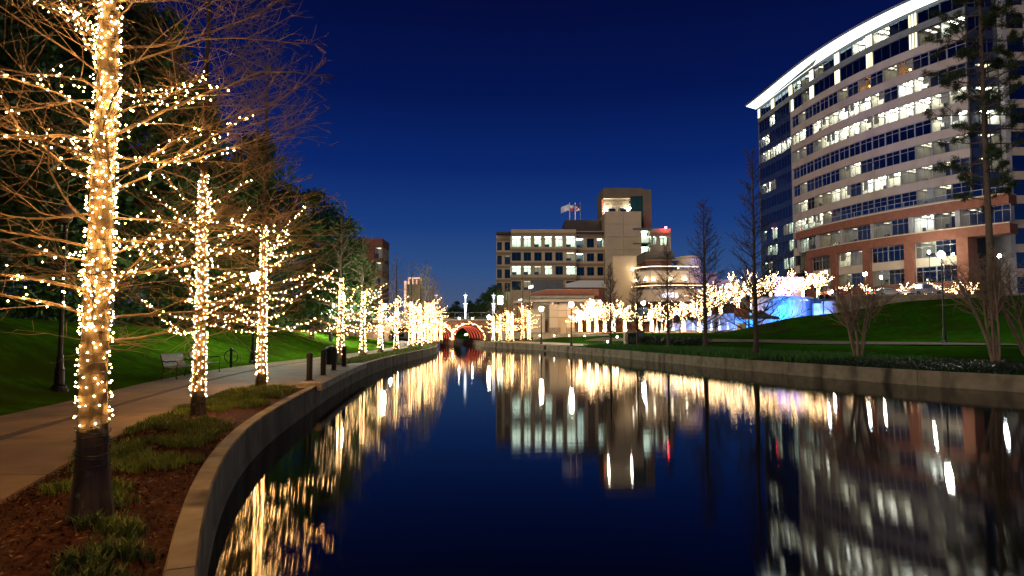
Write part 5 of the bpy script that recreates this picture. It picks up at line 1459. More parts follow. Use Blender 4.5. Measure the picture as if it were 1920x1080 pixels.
# ------------------------------------------------------------------ beige office block in the middle distance
YB = 180.0
BZ = 0.55
bb = thing('beige_office_block', 'beige five storey office block with a taller stair tower and green glass, beyond the plaza', 'building', (15, YB, BZ))
def bx(p): return XP(p, YB)
def bz(p): return ZP(p, YB)
def punched(x0, x1, yf, tops, wins, zlow, ztop, lits, name_w='wall_panel', lower=None):
    """front wall of bands and piers with real openings; wins: (px0, px1) ; tops: (py top, py bottom)"""
    zs = [(bz(b), bz(a)) for a, b in tops]
    xs = [(bx(a), bx(b)) for a, b in wins]
    lev = sorted(zs, key=lambda q: -q[0])
    z = ztop
    for (a, b) in lev:                                # bands above each window row
        mb = MB(); mb.box(x0, x1, yf, yf + 0.5, b + 0.005, z); mb.build(name_w, M['tan'], bb)
        mb = MB(); mb.box(x0, x1, yf - 0.10, yf - 0.003, b + 0.25, min(b + 0.95, z - 0.1)); mb.build('band_course', M['tan2'], bb)
        cur = x0
        for (c, d) in xs + [(x1, x1)]:
            if c - cur > 0.05:
                mb = MB(); mb.box(cur, c - 0.004, yf + 0.06, yf + 0.5, a, b); mb.build('pier', M['tan'], bb)
            cur = d
        z = a - 0.005
    mb = MB(); mb.box(x0, x1, yf, yf + 0.5, zlow, z); mb.build(name_w, M['tan'], bb)
    for r, (a, b) in enumerate(zs):
        for i, (c, d) in enumerate(xs):
            l = lits.get((r, i))
            f = MB(); y = yf + 0.3; q = 0.07
            f.box(c, c + q, y, y + 0.1, a, b); f.box(d - q, d, y, y + 0.1, a, b); f.box(c + q, d - q, y, y + 0.1, a, a + q); f.box(c + q, d - q, y, y + 0.1, b - q, b)
            m_ = (c + d) / 2; f.box(m_ - 0.04, m_ + 0.04, y, y + 0.1, a + q, b - q)
            w = f.build('window', M['dframe'], bb)
            for u, v in ((c, m_), (m_, d)):
                g = MB(); g.quad((u + 0.04, y + 0.05, a + 0.04), (v - 0.04, y + 0.05, a + 0.04), (v - 0.04, y + 0.05, b - 0.04), (u + 0.04, y + 0.05, b - 0.04))
                g.build('pane', M['glass'] if l else M['gglass'], w)
            if l:
                rm = MB(); y0_, y1_ = yf + 0.6, yf + 4.5
                rm.box(c - 0.3, d + 0.3, y1_, y1_ + 0.05, a - 0.2, b + 0.1); rm.box(c - 0.3, c - 0.25, y0_, y1_, a - 0.2, b + 0.1); rm.box(d + 0.25, d + 0.3, y0_, y1_, a - 0.2, b + 0.1)
                rm.box(c - 0.25, d + 0.25, y0_, y1_, b + 0.1, b + 0.16); rm.box(c - 0.25, d + 0.25, y0_, y1_, a - 0.26, a - 0.2, 2)
                rm.box(c + 0.2, d - 0.2, y0_ + 0.8, y1_ - 0.8, b + 0.06, b + 0.09, 1)
                if l != 'F': rm.box(c + 0.1, c + 1.2, y0_ + 0.3, y0_ + 1.0, a - 0.2, a + 0.8, 2)
                rm.build('room', [M['office'], M['ceilg' if l in 'CF' else 'ceildim'], M['furniture']], bb)
ROWT = [(443, 463), (473, 489), (499, 515), (527, 544)]
punched(bx(930), bx(957.5), YB + 3, [(451, 467), (477, 494), (503, 520), (529, 546)], [(931.5, 940.5), (946, 956.5)], BZ, bz(436), {(1, 1): 'D'})
punched(bx(958), bx(1081), YB, ROWT, [(959.5, 977), (982, 996), (1002, 1016), (1022, 1036), (1042, 1056), (1062.5, 1080)], BZ, bz(430),
        {(0, 0): 'F', (0, 1): 'F', (0, 2): 'C', (0, 3): 'C', (0, 4): 'F', (0, 5): 'C', (1, 5): 'D', (2, 0): 'C', (2, 1): 'C', (2, 2): 'D', (2, 3): 'F', (2, 5): 'F', (3, 1): 'D'})
punched(bx(1081.5), bx(1134.5), YB + 1.2, [(446, 463), (474, 489), (500, 516), (528, 546)], [(1082.5, 1097), (1102.5, 1116), (1122, 1133.5)], BZ, bz(432), {(0, 0): 'C', (0, 2): 'F', (1, 0): 'C', (3, 2): 'F'})
mb = MB(); mb.box(bx(931), bx(1134), YB + 5, YB + 24, BZ, bz(438)); mb.build('core', M['core'], bb)
mb = MB(); mb.box(bx(930), bx(1134.5), YB + 0.6, YB + 24, bz(438) + 0.01, bz(434)); mb.build('roof', M['roofdark'], bb)
# ground floor lit shopfronts at the left corner
f = MB(); f.box(bx(933), bx(943), YB - 0.25, YB - 0.1, bz(571), bz(555)); f.build('shop_window', M['ceilg'], bb)
mb = MB(); mb.box(bx(1064), bx(1133.5), YB + 6, YB + 18, bz(434), bz(406)); mb.build('plant_room', M['roofdark'], bb)
for i, (a, b, h) in enumerate(((970, 984, 6), (1000, 1007, 4), (1030, 1046, 5))):
    mb = MB(); mb.cbox(bx(a), bx(b), YB + 9, YB + 13, bz(434), bz(434 - h)); mb.build('roof_unit', M['grey'], bb)
# stair tower: blank panels
tx0, tx1 = bx(1135), bx(1202)
zs = np.linspace(bz(398.5), bz(590), 9)
for i in range(8):
    for j in range(2):
        mb = MB(); mb.box(tx0 + (tx1 - tx0) * j / 2 + 0.03, tx0 + (tx1 - tx0) * (j + 1) / 2 - 0.03, YB - 2, YB + 0.4, zs[i + 1] + 0.03, zs[i] - 0.03); mb.build('tower_panel', M['tan'], bb)
mb = MB(); mb.box(tx0 + 0.05, tx1 - 0.05, YB - 1.7, YB + 18, BZ, bz(399.2)); mb.build('tower_core', M['tan2'], bb)
# upper tower with two windows and a green glass strip
ux0, ux1, ux2, ux3 = bx(1137), bx(1190), bx(1214), bx(1230)
yf = YB + 4
mb = MB(); mb.box(ux0, ux1, yf + 2.2, yf + 14, bz(398), bz(346)); mb.build('upper_tower', M['olive'], bb)
mb = MB(); mb.box(ux0, ux1 - 0.01, yf, yf + 2.19, bz(366), bz(346.5)); mb.build('upper_overhang', M['olive'], bb)
mb = MB(); mb.box(ux2 + 0.01, ux3, yf - 0.3, yf + 13, bz(430), bz(350)); mb.build('upper_pier', M['olive'], bb)
mb = MB(); mb.box(ux1, ux2, yf + 0.1, yf + 13, bz(362), bz(346.8)); mb.build('upper_lintel', M['olive'], bb)
for i in range(5):
    za, zb = bz(362 + 13.4 * i) - 0.02, bz(362 + 13.4 * (i + 1)) + 0.02
    for j in range(2):
        xa = ux1 + (ux2 - ux1) * j / 2 + 0.05; xb = ux1 + (ux2 - ux1) * (j + 1) / 2 - 0.05
        mb = MB(); mb.box(xa, xb, yf + 0.4, yf + 0.6, zb, za); mb.build('green_glass_panel', M['gspandrel'], bb)
mb = MB(); mb.box(ux1 + 0.02, ux2 - 0.02, yf + 0.62, yf + 12, bz(430), bz(362)); mb.build('tower_core', M['dframe'], bb)
for c in (1155, 1178):
    f = MB(); x = bx(c); f.box(x - 1.0, x + 1.0, yf + 2.05, yf + 2.19, bz(393), bz(383)); w = f.build('window', M['dframe'], bb)
    g = MB(); g.quad((x - 0.9, yf + 2.0, bz(392)), (x + 0.9, yf + 2.0, bz(392)), (x + 0.9, yf + 2.0, bz(384)), (x - 0.9, yf + 2.0, bz(384))); g.build('pane', M['gglass'], w)
for c in (1144.5, 1188.5):
    mb = MB(); p = (bx(c), yf + 1.2, bz(384)); mb.balls([p], 0.30, 'ico', 1); mb.tube([p, (p[0], yf + 2.2, p[2] + 0.2)], 0.06, 5); mb.build('flood_lamp', [M['grey'], M['lampwarm']], bb)
mb = MB(); mb.box(bx(1134.2), bx(1135.8), yf - 0.2, yf + 0.2, bz(394), bz(369)); mb.build('red_light_strip', M['redneon'], bb)
# glass bay and right end of the block
for (a, b, t, u, l) in ((1200, 1219, 433, 456, 'F'), (1201, 1220, 463, 484, 'F'), (1201, 1219, 489, 494, None)):
    x0, x1 = bx(a), bx(b); z0_, z1_ = bz(u), bz(t)
    f = MB(); f.box(x0, x0 + 0.12, YB - 1.2, YB - 1.0, z0_, z1_); f.box(x1 - 0.12, x1, YB - 1.2, YB - 1.0, z0_, z1_); f.box(x0 + 0.12, x1 - 0.12, YB - 1.2, YB - 1.0, z1_ - 0.1, z1_); w = f.build('window', M['dgreen'], bb)
    g = MB(); g.quad((x0 + 0.1, YB - 1.1, z0_), (x1 - 0.1, YB - 1.1, z0_), (x1 - 0.1, YB - 1.1, z1_ - 0.1), (x0 + 0.1, YB - 1.1, z1_ - 0.1)); g.build('pane', M['glass'] if l else M['gglass'], w)
    if l:
        rm = MB(); rm.box(x0, x1, YB + 2.5, YB + 2.6, z0_, z1_); rm.box(x0, x1, YB - 0.9, YB + 2.5, z1_ - 0.05, z1_); rm.box(x0, x1, YB - 0.9, YB + 2.5, z0_ - 0.05, z0_, 2); rm.box(x0 + 0.3, x1 - 0.3, YB, YB + 2, z1_ - 0.12, z1_ - 0.08, 1)
        rm.build('room', [M['office'], M['ceilg'], M['furniture']], bb)
mb = MB(); mb.box(bx(1186), bx(1222), YB - 2.2, YB - 1.3, bz(433), bz(429.5)); mb.box(bx(1186), bx(1222), YB - 2.2, YB - 1.3, bz(459), bz(457.5)); mb.build('sunshade', M['grey'], bb)
punched(bx(1220), bx(1261), YB + 0.6, [(442, 459)], [(1220.8, 1226.5), (1228, 1234.5), (1241, 1254)], BZ, bz(428), {(0, 0): 'F', (0, 1): 'F', (0, 2): 'F'})
mb = MB(); mb.box(bx(1203), bx(1260), YB + 5.5, YB + 20, BZ, bz(429)); mb.build('core', M['core'], bb)
for i, (px, py) in enumerate(((938.5, 436), (1251, 426.5))):
    p = Vector((bx(px), YB + 0.2 + 3 * (1 - i), bz(py)))
    mb = MB(); mb.lathe([(0.1, -0.6), (0.1, -0.1)], p, 6); mb.balls([p], 0.30, 'ico', 1); mb.build('warning_light', [M['grey'], M['beacon']], bb)

# flags on the roof
FL = [(1074, 'flagwhite', 'white flag on the first of three roof flagpoles, streaming left'), (1085, 'flagred', 'red and white flag on the middle roof flagpole'), (1095, 'flagblue', 'striped flag with blue corner on the roof flagpole nearest the tower')]
for i, (px, m, lab) in enumerate(FL):
    t = thing('flagpole', ['white roof flagpole carrying the white flag', 'white roof flagpole carrying the red and white flag', 'dark roof flagpole nearest the stair tower'][i], 'flagpole', (bx(px), YB + 8, bz(406)), 0, 'flagpoles on the roof')
    mb = MB(); mb.tube([(bx(px), YB + 8, bz(407)), (bx(px), YB + 8, bz(371))], [0.14, 0.07], 8); mb.build('pole', M['white'] if i < 2 else M['grey'], t)
    mb = MB(); mb.balls([(bx(px), YB + 8, bz(370.5))], 0.16); mb.build('finial', M['white'], t)
    fl = thing('flag', lab, 'flag', (bx(px), YB + 8, bz(376)), 0, 'flags on the roof')
    n = 9
    Pg = np.zeros((n, 5, 3))
    for a in range(n):
        for b in range(5):
            u = a / (n - 1)
            Pg[a, b] = (bx(px) - 0.1 - u * (2.3 if i == 0 else 1.5), YB + 8 + 0.22 * sin(u * 7 + b * 0.5), bz(373.5) - b * 0.42 - u * u * (0.9 if i == 0 else 0.4) + 0.1 * sin(u * 9))
    if i == 2:
        for r in range(4):
            mb = MB(); mb.grid(Pg[:, r:r + 2]); mb.build('stripe', M['flagred'] if r % 2 == 0 else M['flagwhite'], fl)
        mb = MB(); q = Pg[:4, :3].copy(); q[..., 1] -= 0.03; mb.grid(q); mb.build('canton', M['flagblue'], fl)
    elif i == 1:
        mb = MB(); mb.grid(Pg[:, 2:]); mb.build('lower_half', M['flagred'], fl)
        mb = MB(); mb.grid(Pg[:, :3]); mb.build('upper_half', M['flagwhite'], fl)
        mb = MB(); q = Pg[:3].copy(); q[..., 1] -= 0.03; mb.grid(q); mb.build('hoist_band', M['flagblue'], fl)
    else:
        mb = MB(); mb.grid(Pg); mb.build('cloth', M['flagwhite'], fl)
    sp = bpy.data.lights.new('flag_spot', 'SPOT'); sp.energy = 260; sp.spot_size = radians(60); sp.shadow_soft_size = 0.3
    if i == 1:
        so = bpy.data.objects.new('flag_spot', sp); so.location = (bx(1082), YB + 3.5, bz(405)); so.rotation_euler = Vector((-0.1, 1, 1.1)).to_track_quat('-Z', 'Y').to_euler(); COL.objects.link(so)

# ------------------------------------------------------------------ terraced restaurant building
YR = 120.0
def rx(p, Y=YR): return XP(p, Y)
def rzz(p, Y=YR): return ZP(p, Y)
PZ = 1.86
rb = thing('restaurant_building', 'curved terraced restaurant building with strings of light along two balconies', 'building', (rx(1260), YR, PZ))
def curved(p0, p1, bulge, Y, n=14):
    """plan curve between two image columns, bulging to the viewer"""
    x0, x1 = rx(p0, Y), rx(p1, Y)
    out = []
    for i in range(n + 1):
        t = i / n
        out.append((x0 + (x1 - x0) * t, Y + 7.0 * (max(0, 0.28 - t) / 0.28) ** 1.6 - bulge * sin(pi * t)))
    return out
def cwall(name, path, z0, z1, th, m):
    mb = MB(); P_ = np.array(path)
    back = P_ + np.array([0, th])
    V = np.array([[(*p, z0), (*p, z1), (*q, z1), (*q, z0), (*p, z0)] for p, q in zip(P_, back)])
    mb.grid(V)
    for e in (0, -1):
        mb.add(V[e][:4], [(0, 1, 2, 3)])
    return mb.build(name, m, rb)
low = curved(1180, 1346, 1.5, YR - 1)
mid = curved(1183, 1312, 1.2, YR)
cwall('ground_storey_wall', curved(1182, 1346, 1.2, YR + 2.5), PZ, rzz(556), 0.5, M['brick'])
cwall('sign_band', low, rzz(566), rzz(545), 0.5, M['cream'])
cwall('balcony_floor', low, rzz(545) + 0.01, rzz(545) + 0.2, 6, M['coping'])
cwall('upper_storey_wall', [(x, y + 4) for x, y in low], rzz(545) + 0.22, rzz(531), 0.5, M['brick'])
cwall('lit_band', mid, rzz(530.5), rzz(509), 0.5, M['cream'])
cwall('terrace_floor', mid, rzz(509) + 0.01, rzz(509) + 0.2, 7, M['coping'])
for (path, zt, nm) in ((low, rzz(536.3), 'lower'), (mid, rzz(500.3), 'upper')):
    mb = MB(); P_ = np.array([(x, y + 0.1, zt) for x, y in path])
    mb.tubes(P_[None], np.full((1, len(P_)), 0.055), 6); mb.build('rope_light', M['ropelight'], rb)
    mb = MB(); P2 = P_ + np.array([0, 0.02, -0.12]); mb.tubes(P2[None], np.full((1, len(P_)), 0.05), 6); mb.build('handrail', M['grey'], rb)
    base = (rzz(545) if nm == 'lower' else rzz(509)) + 0.2
    t = np.linspace(0, len(path) - 1, 22)
    for q in t:
        x = np.interp(q, range(len(path)), P_[:, 0]); y = np.interp(q, range(len(path)), P_[:, 1])
        mb = MB(); mb.box(x - 0.04, x + 0.04, y, y + 0.08, base, zt - 0.1); mb.build('rail_post', M['grey'], rb)
# uplights on the lit band
for px in (1197.5, 1210, 1223, 1255, 1283):
    x = rx(px); y = float(np.interp(x, [p[0] for p in mid], [p[1] for p in mid])) - 0.35
    mb = MB(); mb.lathe([(0.10, -0.2), (0.16, 0.0), (0.16, 0.12)], (x, y, rzz(527)), 8); mb.balls([(x, y, rzz(526) + 0.16)], 0.20, 'ico', 1); mb.build('wall_uplight', [M['grey'], M['wallglow']], rb)
# windows of the two storeys, dim glow
for (z0, z1, path, n) in ((rzz(543.5), rzz(532), [(x, y + 3.95) for x, y in low], 9), (PZ + 0.4, rzz(570), [(x, y + 3.4) for x, y in low], 9)):
    xs = [p[0] for p in path]; ysx = [p[1] for p in path]
    ed = np.linspace(xs[2], xs[-1] - 0.3, n + 1)
    for a, b in zip(ed[:-1], ed[1:]):
        ya, yb_ = np.interp(a + 0.25, xs, ysx) - 0.06, np.interp(b - 0.25, xs, ysx) - 0.06
        f = MB(); f.hexa([(a + 0.25, ya - 0.06, z0), (b - 0.25, yb_ - 0.06, z0), (b - 0.25, yb_, z0), (a + 0.25, ya, z0), (a + 0.25, ya - 0.06, z1), (b - 0.25, yb_ - 0.06, z1), (b - 0.25, yb_, z1), (a + 0.25, ya, z1)])
        w = f.build('window', M['dframe'], rb)
        g = MB(); g.quad((a + 0.33, ya - 0.075, z0 + 0.08), (b - 0.33, yb_ - 0.075, z0 + 0.08), (b - 0.33, yb_ - 0.075, z1 - 0.08), (a + 0.33, ya - 0.075, z1 - 0.08)); g.build('pane', M['dglass'], w)
mb = MB(); mb.box(rx(1158, 118), rx(1205, 118), 118 + 5, 132, PZ, rzz(480, 123)); mb.build('tan_stair_block', M['tan'], rb)
mb = MB(); P_ = [(rx(1225) + 0.2, YR + 5.5), (rx(1275), YR + 5.5)]; mb.box(rx(1225), rx(1276), YR + 6, YR + 12, rzz(509), rzz(482)); mb.build('orange_wall', M['brick'], rb)
mb = MB(); mb.cbox(rx(1224), rx(1290), YR + 5.6, YR + 12.4, rzz(482.5), rzz(480.8)); mb.build('roof_edge', M['coping'], rb)
mb = MB(); mb.box(rx(1228), rx(1286), YR + 8, YR + 18, rzz(480.5), rzz(462)); mb.build('roof_plant_screen', M['olive'], rb)
mb = MB()
prof = []
for i in range(13):
    a = pi * i / 12
    prof.append((rx(1313) - cos(a) * (rx(1340) - rx(1290)) / 2, YR + 9 - 5 * sin(a)))
mb.prism(prof[::-1], PZ, rzz(480)); mb.build('rounded_wing', M['cream'], rb)
mb = MB(); mb.prism([(x, y + 0.6) for x, y in prof][::-1], rzz(480) + 0.02, rzz(474)); mb.build('rounded_wing_top', M['tan'], rb)
mb = MB(); mb.box(rx(1340), rx(1425), YR + 12, YR + 24, PZ, rzz(515)); mb.build('low_wing', M['cream'], rb)
mb = MB(); mb.box(rx(1343), rx(1382), YR + 11, YR + 22, rzz(515) + 0.02, rzz(502)); mb.build('low_wing_attic', M['tan'], rb)
for px, s in ((1273, 0), (1290, 1)):     # little lit lamps at the upper terrace
    pass
# terrace lamps (warm) and umbrellas
for i, (px, py, Y) in enumerate([(1187, 504.5, 122), (1273, 502, 121)]):
    p = Vector((XP(px, Y), Y, ZP(py, Y)))
    t = thing('terrace_lamp', ['bright warm lamp at the end of the upper terrace beside the tan stair block', 'warm terrace lamp on the upper balcony above the restaurant sign'][i], 'lamp', p, 0)
    mb = MB(); mb.tube([p - Vector((0, 0, 1.2)), p], 0.05, 6); mb.build('post', M['grey'], t)
    mb = MB(); mb.balls([p], 0.24 if i == 0 else 0.14); mb.build('globe', M['wallglow'], t)
# restaurant sign on the band: glowing letters
sg = thing('restaurant_sign', 'glowing white letter sign on the cream band of the restaurant', 'sign', (rx(1258, 117), 117, rzz(553, 117)))
word = "GOOSE'S"
for i, ch in enumerate(word):
    u = i - (len(word) - 1) / 2
    cv = bpy.data.curves.new('letter', 'FONT'); cv.body = ch; cv.size = 1.05; cv.extrude = 0.06; cv.align_x = 'CENTER'; cv.materials.append(M['signlight'])
    tmp = bpy.data.objects.new('letter_curve', cv); COL.objects.link(tmp)
    lm = bpy.data.meshes.new_from_object(tmp.evaluated_get(bpy.context.evaluated_depsgraph_get()))
    bpy.data.objects.remove(tmp); bpy.data.curves.remove(cv)
    lm.materials.clear(); lm.materials.append(M['signlight'])
    o = bpy.data.objects.new('letter', lm); o.parent = sg; o.location = (u * 0.36 * (0.55 if ch == "'" else 1) * 1.0, 0.0, -0.35 - 0.012 * u * u); o.rotation_euler = (pi / 2, -u * 0.03, 0)
    COL.objects.link(o)

# ------------------------------------------------------------------ stone pavilion between the canal and the office block
YP = 104.0
pv = thing('pavilion', 'low pavilion with stepped flat canopy, brick parapet and pale stone block facing the water', 'building', (XP(1060, YP), YP, PZ))
def qx(p): return XP(p, YP)
def qz(p): return ZP(p, YP)
mb = MB(); mb.extr([(qx(996), qz(553)), (qx(1128), qz(553)), (qx(1128), qz(541.5)), (qx(1027), qz(541.5)), (qx(997), qz(549))], YP + 3, YP + 16); mb.build('brick_parapet', M['brick'], pv)
mb = MB(); mb.extr([(qx(997), qz(549) + 0.02), (qx(1027), qz(541.5) + 0.02), (qx(1128), qz(541.5) + 0.02), (qx(1128), qz(540.3)), (qx(1027), qz(540.3)), (qx(996), qz(547.8))], YP + 2.9, YP + 16.1); mb.build('parapet_cap', M['coping'], pv)
def canopy(name, a, b, c, py0, py1, yf, m):
    mb = MB()
    pl = [(qx(a), yf + 9), (qx(a) + 0.6, yf + 4.0), (qx(b), yf + 0.4), (qx(b) + 2.5, yf), (qx(c), yf), (qx(c), yf + 14), (qx(a), yf + 14)]
    mb.prism(pl, qz(py0), qz(py1)); return mb.build(name, m, pv)
canopy('upper_canopy', 982, 1000, 1117, 559.5, 553.5, YP + 1.5, M['coping'])
canopy('lower_canopy', 960, 996, 1128, 566, 561.2, YP + 0.2, M['cream'])
mb = MB(); mb.box(qx(985), qx(1128), YP + 4, YP + 15, PZ, qz(566.3)); mb.build('rear_wall', M['cream'], pv)
for i, px in enumerate((971, 977, 984, 991, 998, 1037, 1049, 1100, 1110)):
    mb = MB(); mb.box(qx(px) - 0.16, qx(px) + 0.16, YP + 2.0 + (3 - i * 0.5 if i < 5 else 0), YP + 2.35 + (3 - i * 0.5 if i < 5 else 0), PZ, qz(566.3)); mb.build('column', M['brick'], pv)
for px in (1037.5, 1100.5):
    p = (qx(px), YP + 1.75, qz(569)); mb = MB(); mb.lathe([(0.13, -0.35), (0.16, 0.35)], p, 8, 1); mb.build('wall_lantern', [M['grey'], M['pinklight']], pv)
for px, py in ((973, 571), (996, 537)):   # small cool white signs lit from inside
    pass
# stone block: panels above, rubble below
x0, x1 = qx(1027), qx(1072)
for j, (a, b) in enumerate(zip(np.linspace(x0, x1, 4)[:-1], np.linspace(x0, x1, 4)[1:])):
    for za, zb in ((595.5, 584), (583.5, 573)):
        mb = MB(); mb.box(a + 0.02, b - 0.02, YP - 5, YP - 4.6, qz(za) + 0.02, qz(zb)); mb.build('stone_panel', M['cream'], pv)
    mb = MB(); mb.box(a + 0.02, b - 0.02, YP - 5.0, YP - 4.6, qz(614), qz(596.5)); mb.build('stone_panel', M['cream'] if j != 1 else M['tan'], pv)
mb = MB(); mb.box(x0 - 0.15, x1 + 0.15, YP - 5.15, YP - 4.3, qz(596.4) , qz(595.6)); mb.build('stone_ledge', M['coping'], pv)
mb = MB(); mb.box(x0 + 0.05, x1 - 0.05, YP - 4.59, YP + 3, 1.0, qz(573.5)); mb.build('block_core', M['tan'], pv)
mb = MB(); mb.box(x0 - 0.05, qx(1046), YP - 5.2, YP - 4.6, 0.9, qz(614.3)); mb.build('rubble_base', M['rubble'], pv)
mb = MB(); mb.box(qx(1057), x1 + 0.05, YP - 5.2, YP - 4.6, 0.9, qz(614.3)); mb.build('rubble_base', M['rubble'], pv)
mb = MB(); mb.box(qx(1046) + 0.02, qx(1057) - 0.02, YP - 5.05, YP - 4.6, 0.9, qz(601)); mb.build('stone_door', M['tan'], pv)
mb = MB(); mb.box(qx(985), qx(1020), YP - 3, YP - 2.6, 0.9, qz(580)); mb.build('side_wall', M['cream'], pv)

# curved flat canopy box and grey screen on the office block's podium
pod = thing('podium_block', 'grey podium storey with a white curved roof screen in front of the office block', 'building', (bx(1040), 160, 0.6))
def zx(p): return XP(p, 160)
def zz_(p): return ZP(p, 160)
mb = MB(); mb.box(zx(996), zx(1057), 160, 164, 0.6, zz_(525)); mb.build('grey_wall', M['grey'], pod)
mb = MB(); mb.extr([(zx(1060), zz_(540)), (zx(1130), zz_(540)), (zx(1130), zz_(527)), (zx(1085), zz_(527)), (zx(1060), zz_(533))], 158, 163); mb.build('white_roof_screen', M['white'], pod)
mb = MB(); mb.box(zx(1058), zx(1132), 158.2, 170, 0.6, zz_(540.2)); mb.build('side_wall', M['brick'], pod)
for i, (px, py, Y, w, h) in enumerate([(995.5, 538, 156, 1.0, 0.6), (975.5, 564, 118, 0.7, 0.55)]):
    p = (XP(px, Y), Y, ZP(py, Y))
    t = thing('lit_sign', ['small tilted white lit sign panel on the grey podium storey', 'small white lit sign panel at the left end of the pavilion canopy'][i], 'sign', p)
    mb = MB(); mb.hexa([(p[0] - w / 2, Y, p[2] - h * 0.7), (p[0] + w / 2, Y, p[2] - h * 0.3), (p[0] + w / 2, Y + 0.15, p[2] - h * 0.3), (p[0] - w / 2, Y + 0.15, p[2] - h * 0.7), (p[0] - w / 2, Y, p[2] + h * 0.3), (p[0] + w / 2, Y, p[2] + h * 0.7), (p[0] + w / 2, Y + 0.15, p[2] + h * 0.7), (p[0] - w / 2, Y + 0.15, p[2] + h * 0.3)]); mb.build('panel', M['signlight'], t)
    mb = MB(); mb.tube([(p[0], Y + 0.1, p[2] - 2.5), (p[0], Y + 0.1, p[2])], 0.05, 5); mb.build('bracket', M['grey'], t)

# low stepped stone walls by the water below the plaza
for i, (a, b, Ya, Yb, z0, z1) in enumerate([(999, 1136, 89, 80, 0.3, 1.0), (999, 1142, 91.5, 82.5, 0.3, 1.75)]):
    p = Vector((XP(a, Ya), Ya, 0)); q = Vector((XP(b, Yb), Yb, 0))
    t = thing('terrace_wall', ['lower low stone terrace wall behind the two canal lamps', 'upper low stone terrace wall behind the two canal lamps'][i], 'wall', (p.x, p.y, 0.6))
    n = 6
    for k in range(n):
        u = p.lerp(q, k / n + 0.002); v = p.lerp(q, (k + 1) / n - 0.002)
        mb = MB(); mb.hexa([(u.x, u.y, z0), (v.x, v.y, z0), (v.x, v.y + 0.6, z0), (u.x, u.y + 0.6, z0), (u.x, u.y, z1 - 0.1), (v.x, v.y, z1 - 0.1), (v.x, v.y + 0.6, z1 - 0.1), (u.x, u.y + 0.6, z1 - 0.1)]); mb.build('stone_course', M['rubble'], t)
        mb = MB(); mb.hexa([(u.x, u.y - 0.06, z1 - 0.098), (v.x, v.y - 0.06, z1 - 0.098), (v.x, v.y + 0.66, z1 - 0.098), (u.x, u.y + 0.66, z1 - 0.098), (u.x, u.y - 0.06, z1), (v.x, v.y - 0.06, z1), (v.x, v.y + 0.66, z1), (u.x, u.y + 0.66, z1)]); mb.build('cap_stone', M['coping'], t)
    for k in range(5):
        u = p.lerp(q, (k + 0.5) / 5)
        mb = MB(); mb.balls([(u.x, u.y - 0.08, z1 - 0.25)], 0.06); mb.build('step_light', M['wallglow'], t)

# ------------------------------------------------------------------ brick bridge with two garlanded arches
BY = 101.0
BA = radians(17)
br_c = (XP(878, BY), BY, 0)
bg = local_thing('arched_bridge', 'brick bridge over the canal with red lit arch ribs and garlands round the arches', 'bridge', br_c, BA)
TOP = ZP(601, BY); SPAN = 4.35; GAP = 4.75; SPR = 0.95; LEN = 8.5
def arch_pts(cx, r, z, n=18, h=1.0):
    return [(cx - r * cos(pi * i / n), z + r * h * sin(pi * i / n)) for i in range(n + 1)]
HR = 0.92
centers = [-2 * GAP, -GAP, 0.0]
def face(y):
    """front wall: outline with arches cut out, as quads between arch points and the deck"""
    mb = MB()
    for c in centers:
        pts = [(c - SPAN / 2, -0.4)] + arch_pts(c, SPAN / 2, SPR, 18, HR) + [(c + SPAN / 2, -0.4)]
        V = [(x, y, z) for x, z in pts]; m = len(V)
        V += [(x, y, TOP) for x, z in pts]
        mb.add(V, [(i, i + 1, m + i + 1, m + i) for i in range(m - 1)])
    xs = [(-40, centers[0] - SPAN / 2)] + [(centers[i] + SPAN / 2, centers[i + 1] - SPAN / 2) for i in range(2)] + [(SPAN / 2, 30)]
    for a, b in xs:
        mb.quad((a, y, -0.4), (b, y, -0.4), (b, y, TOP), (a, y, TOP))
    return mb
face(0).build('front_wall', M['bridgebrick'], bg)
face(LEN).build('rear_wall', M['bridgebrick'], bg)
for c in centers:
    pts = [(c - SPAN / 2, -0.4)] + arch_pts(c, SPAN / 2, SPR, 18, HR) + [(c + SPAN / 2, -0.4)]
    mb = MB(); mb.grid(np.array([[(x, y, z) for x, z in pts] for y in (0.0, LEN)])); mb.build('vault', M['bridgebrick'], bg)
mb = MB(); mb.box(-40, 30, -0.12, LEN + 0.12, TOP + 0.002, TOP + 0.25); mb.build('deck_edge', M['coping'], bg)
for c in centers[1:]:
    for j in range(5):
        y = 0.5 + j * 1.75
        P_ = [(c - SPAN / 2 + 0.06, y, 0.05)] + [(x, y, z) for x, z in arch_pts(c, SPAN / 2 - 0.06, SPR, 16, HR)] + [(c + SPAN / 2 - 0.06, y, 0.05)]
        mb = MB(); mb.tubes(np.array([P_]), np.full((1, len(P_)), 0.10), 6); mb.build('arch_rib', M['redrib'], bg)
        P2 = [(x + (c - x) * 0.05, yy_ - 0.1, z - (0.1 if z > 1 else 0)) for x, yy_, z in P_]
        mb = MB(); mb.tubes(np.array([P2[1:-1]]), np.full((1, len(P2) - 2), 0.035), 5); mb.build('rib_light', M['redneon'], bg)
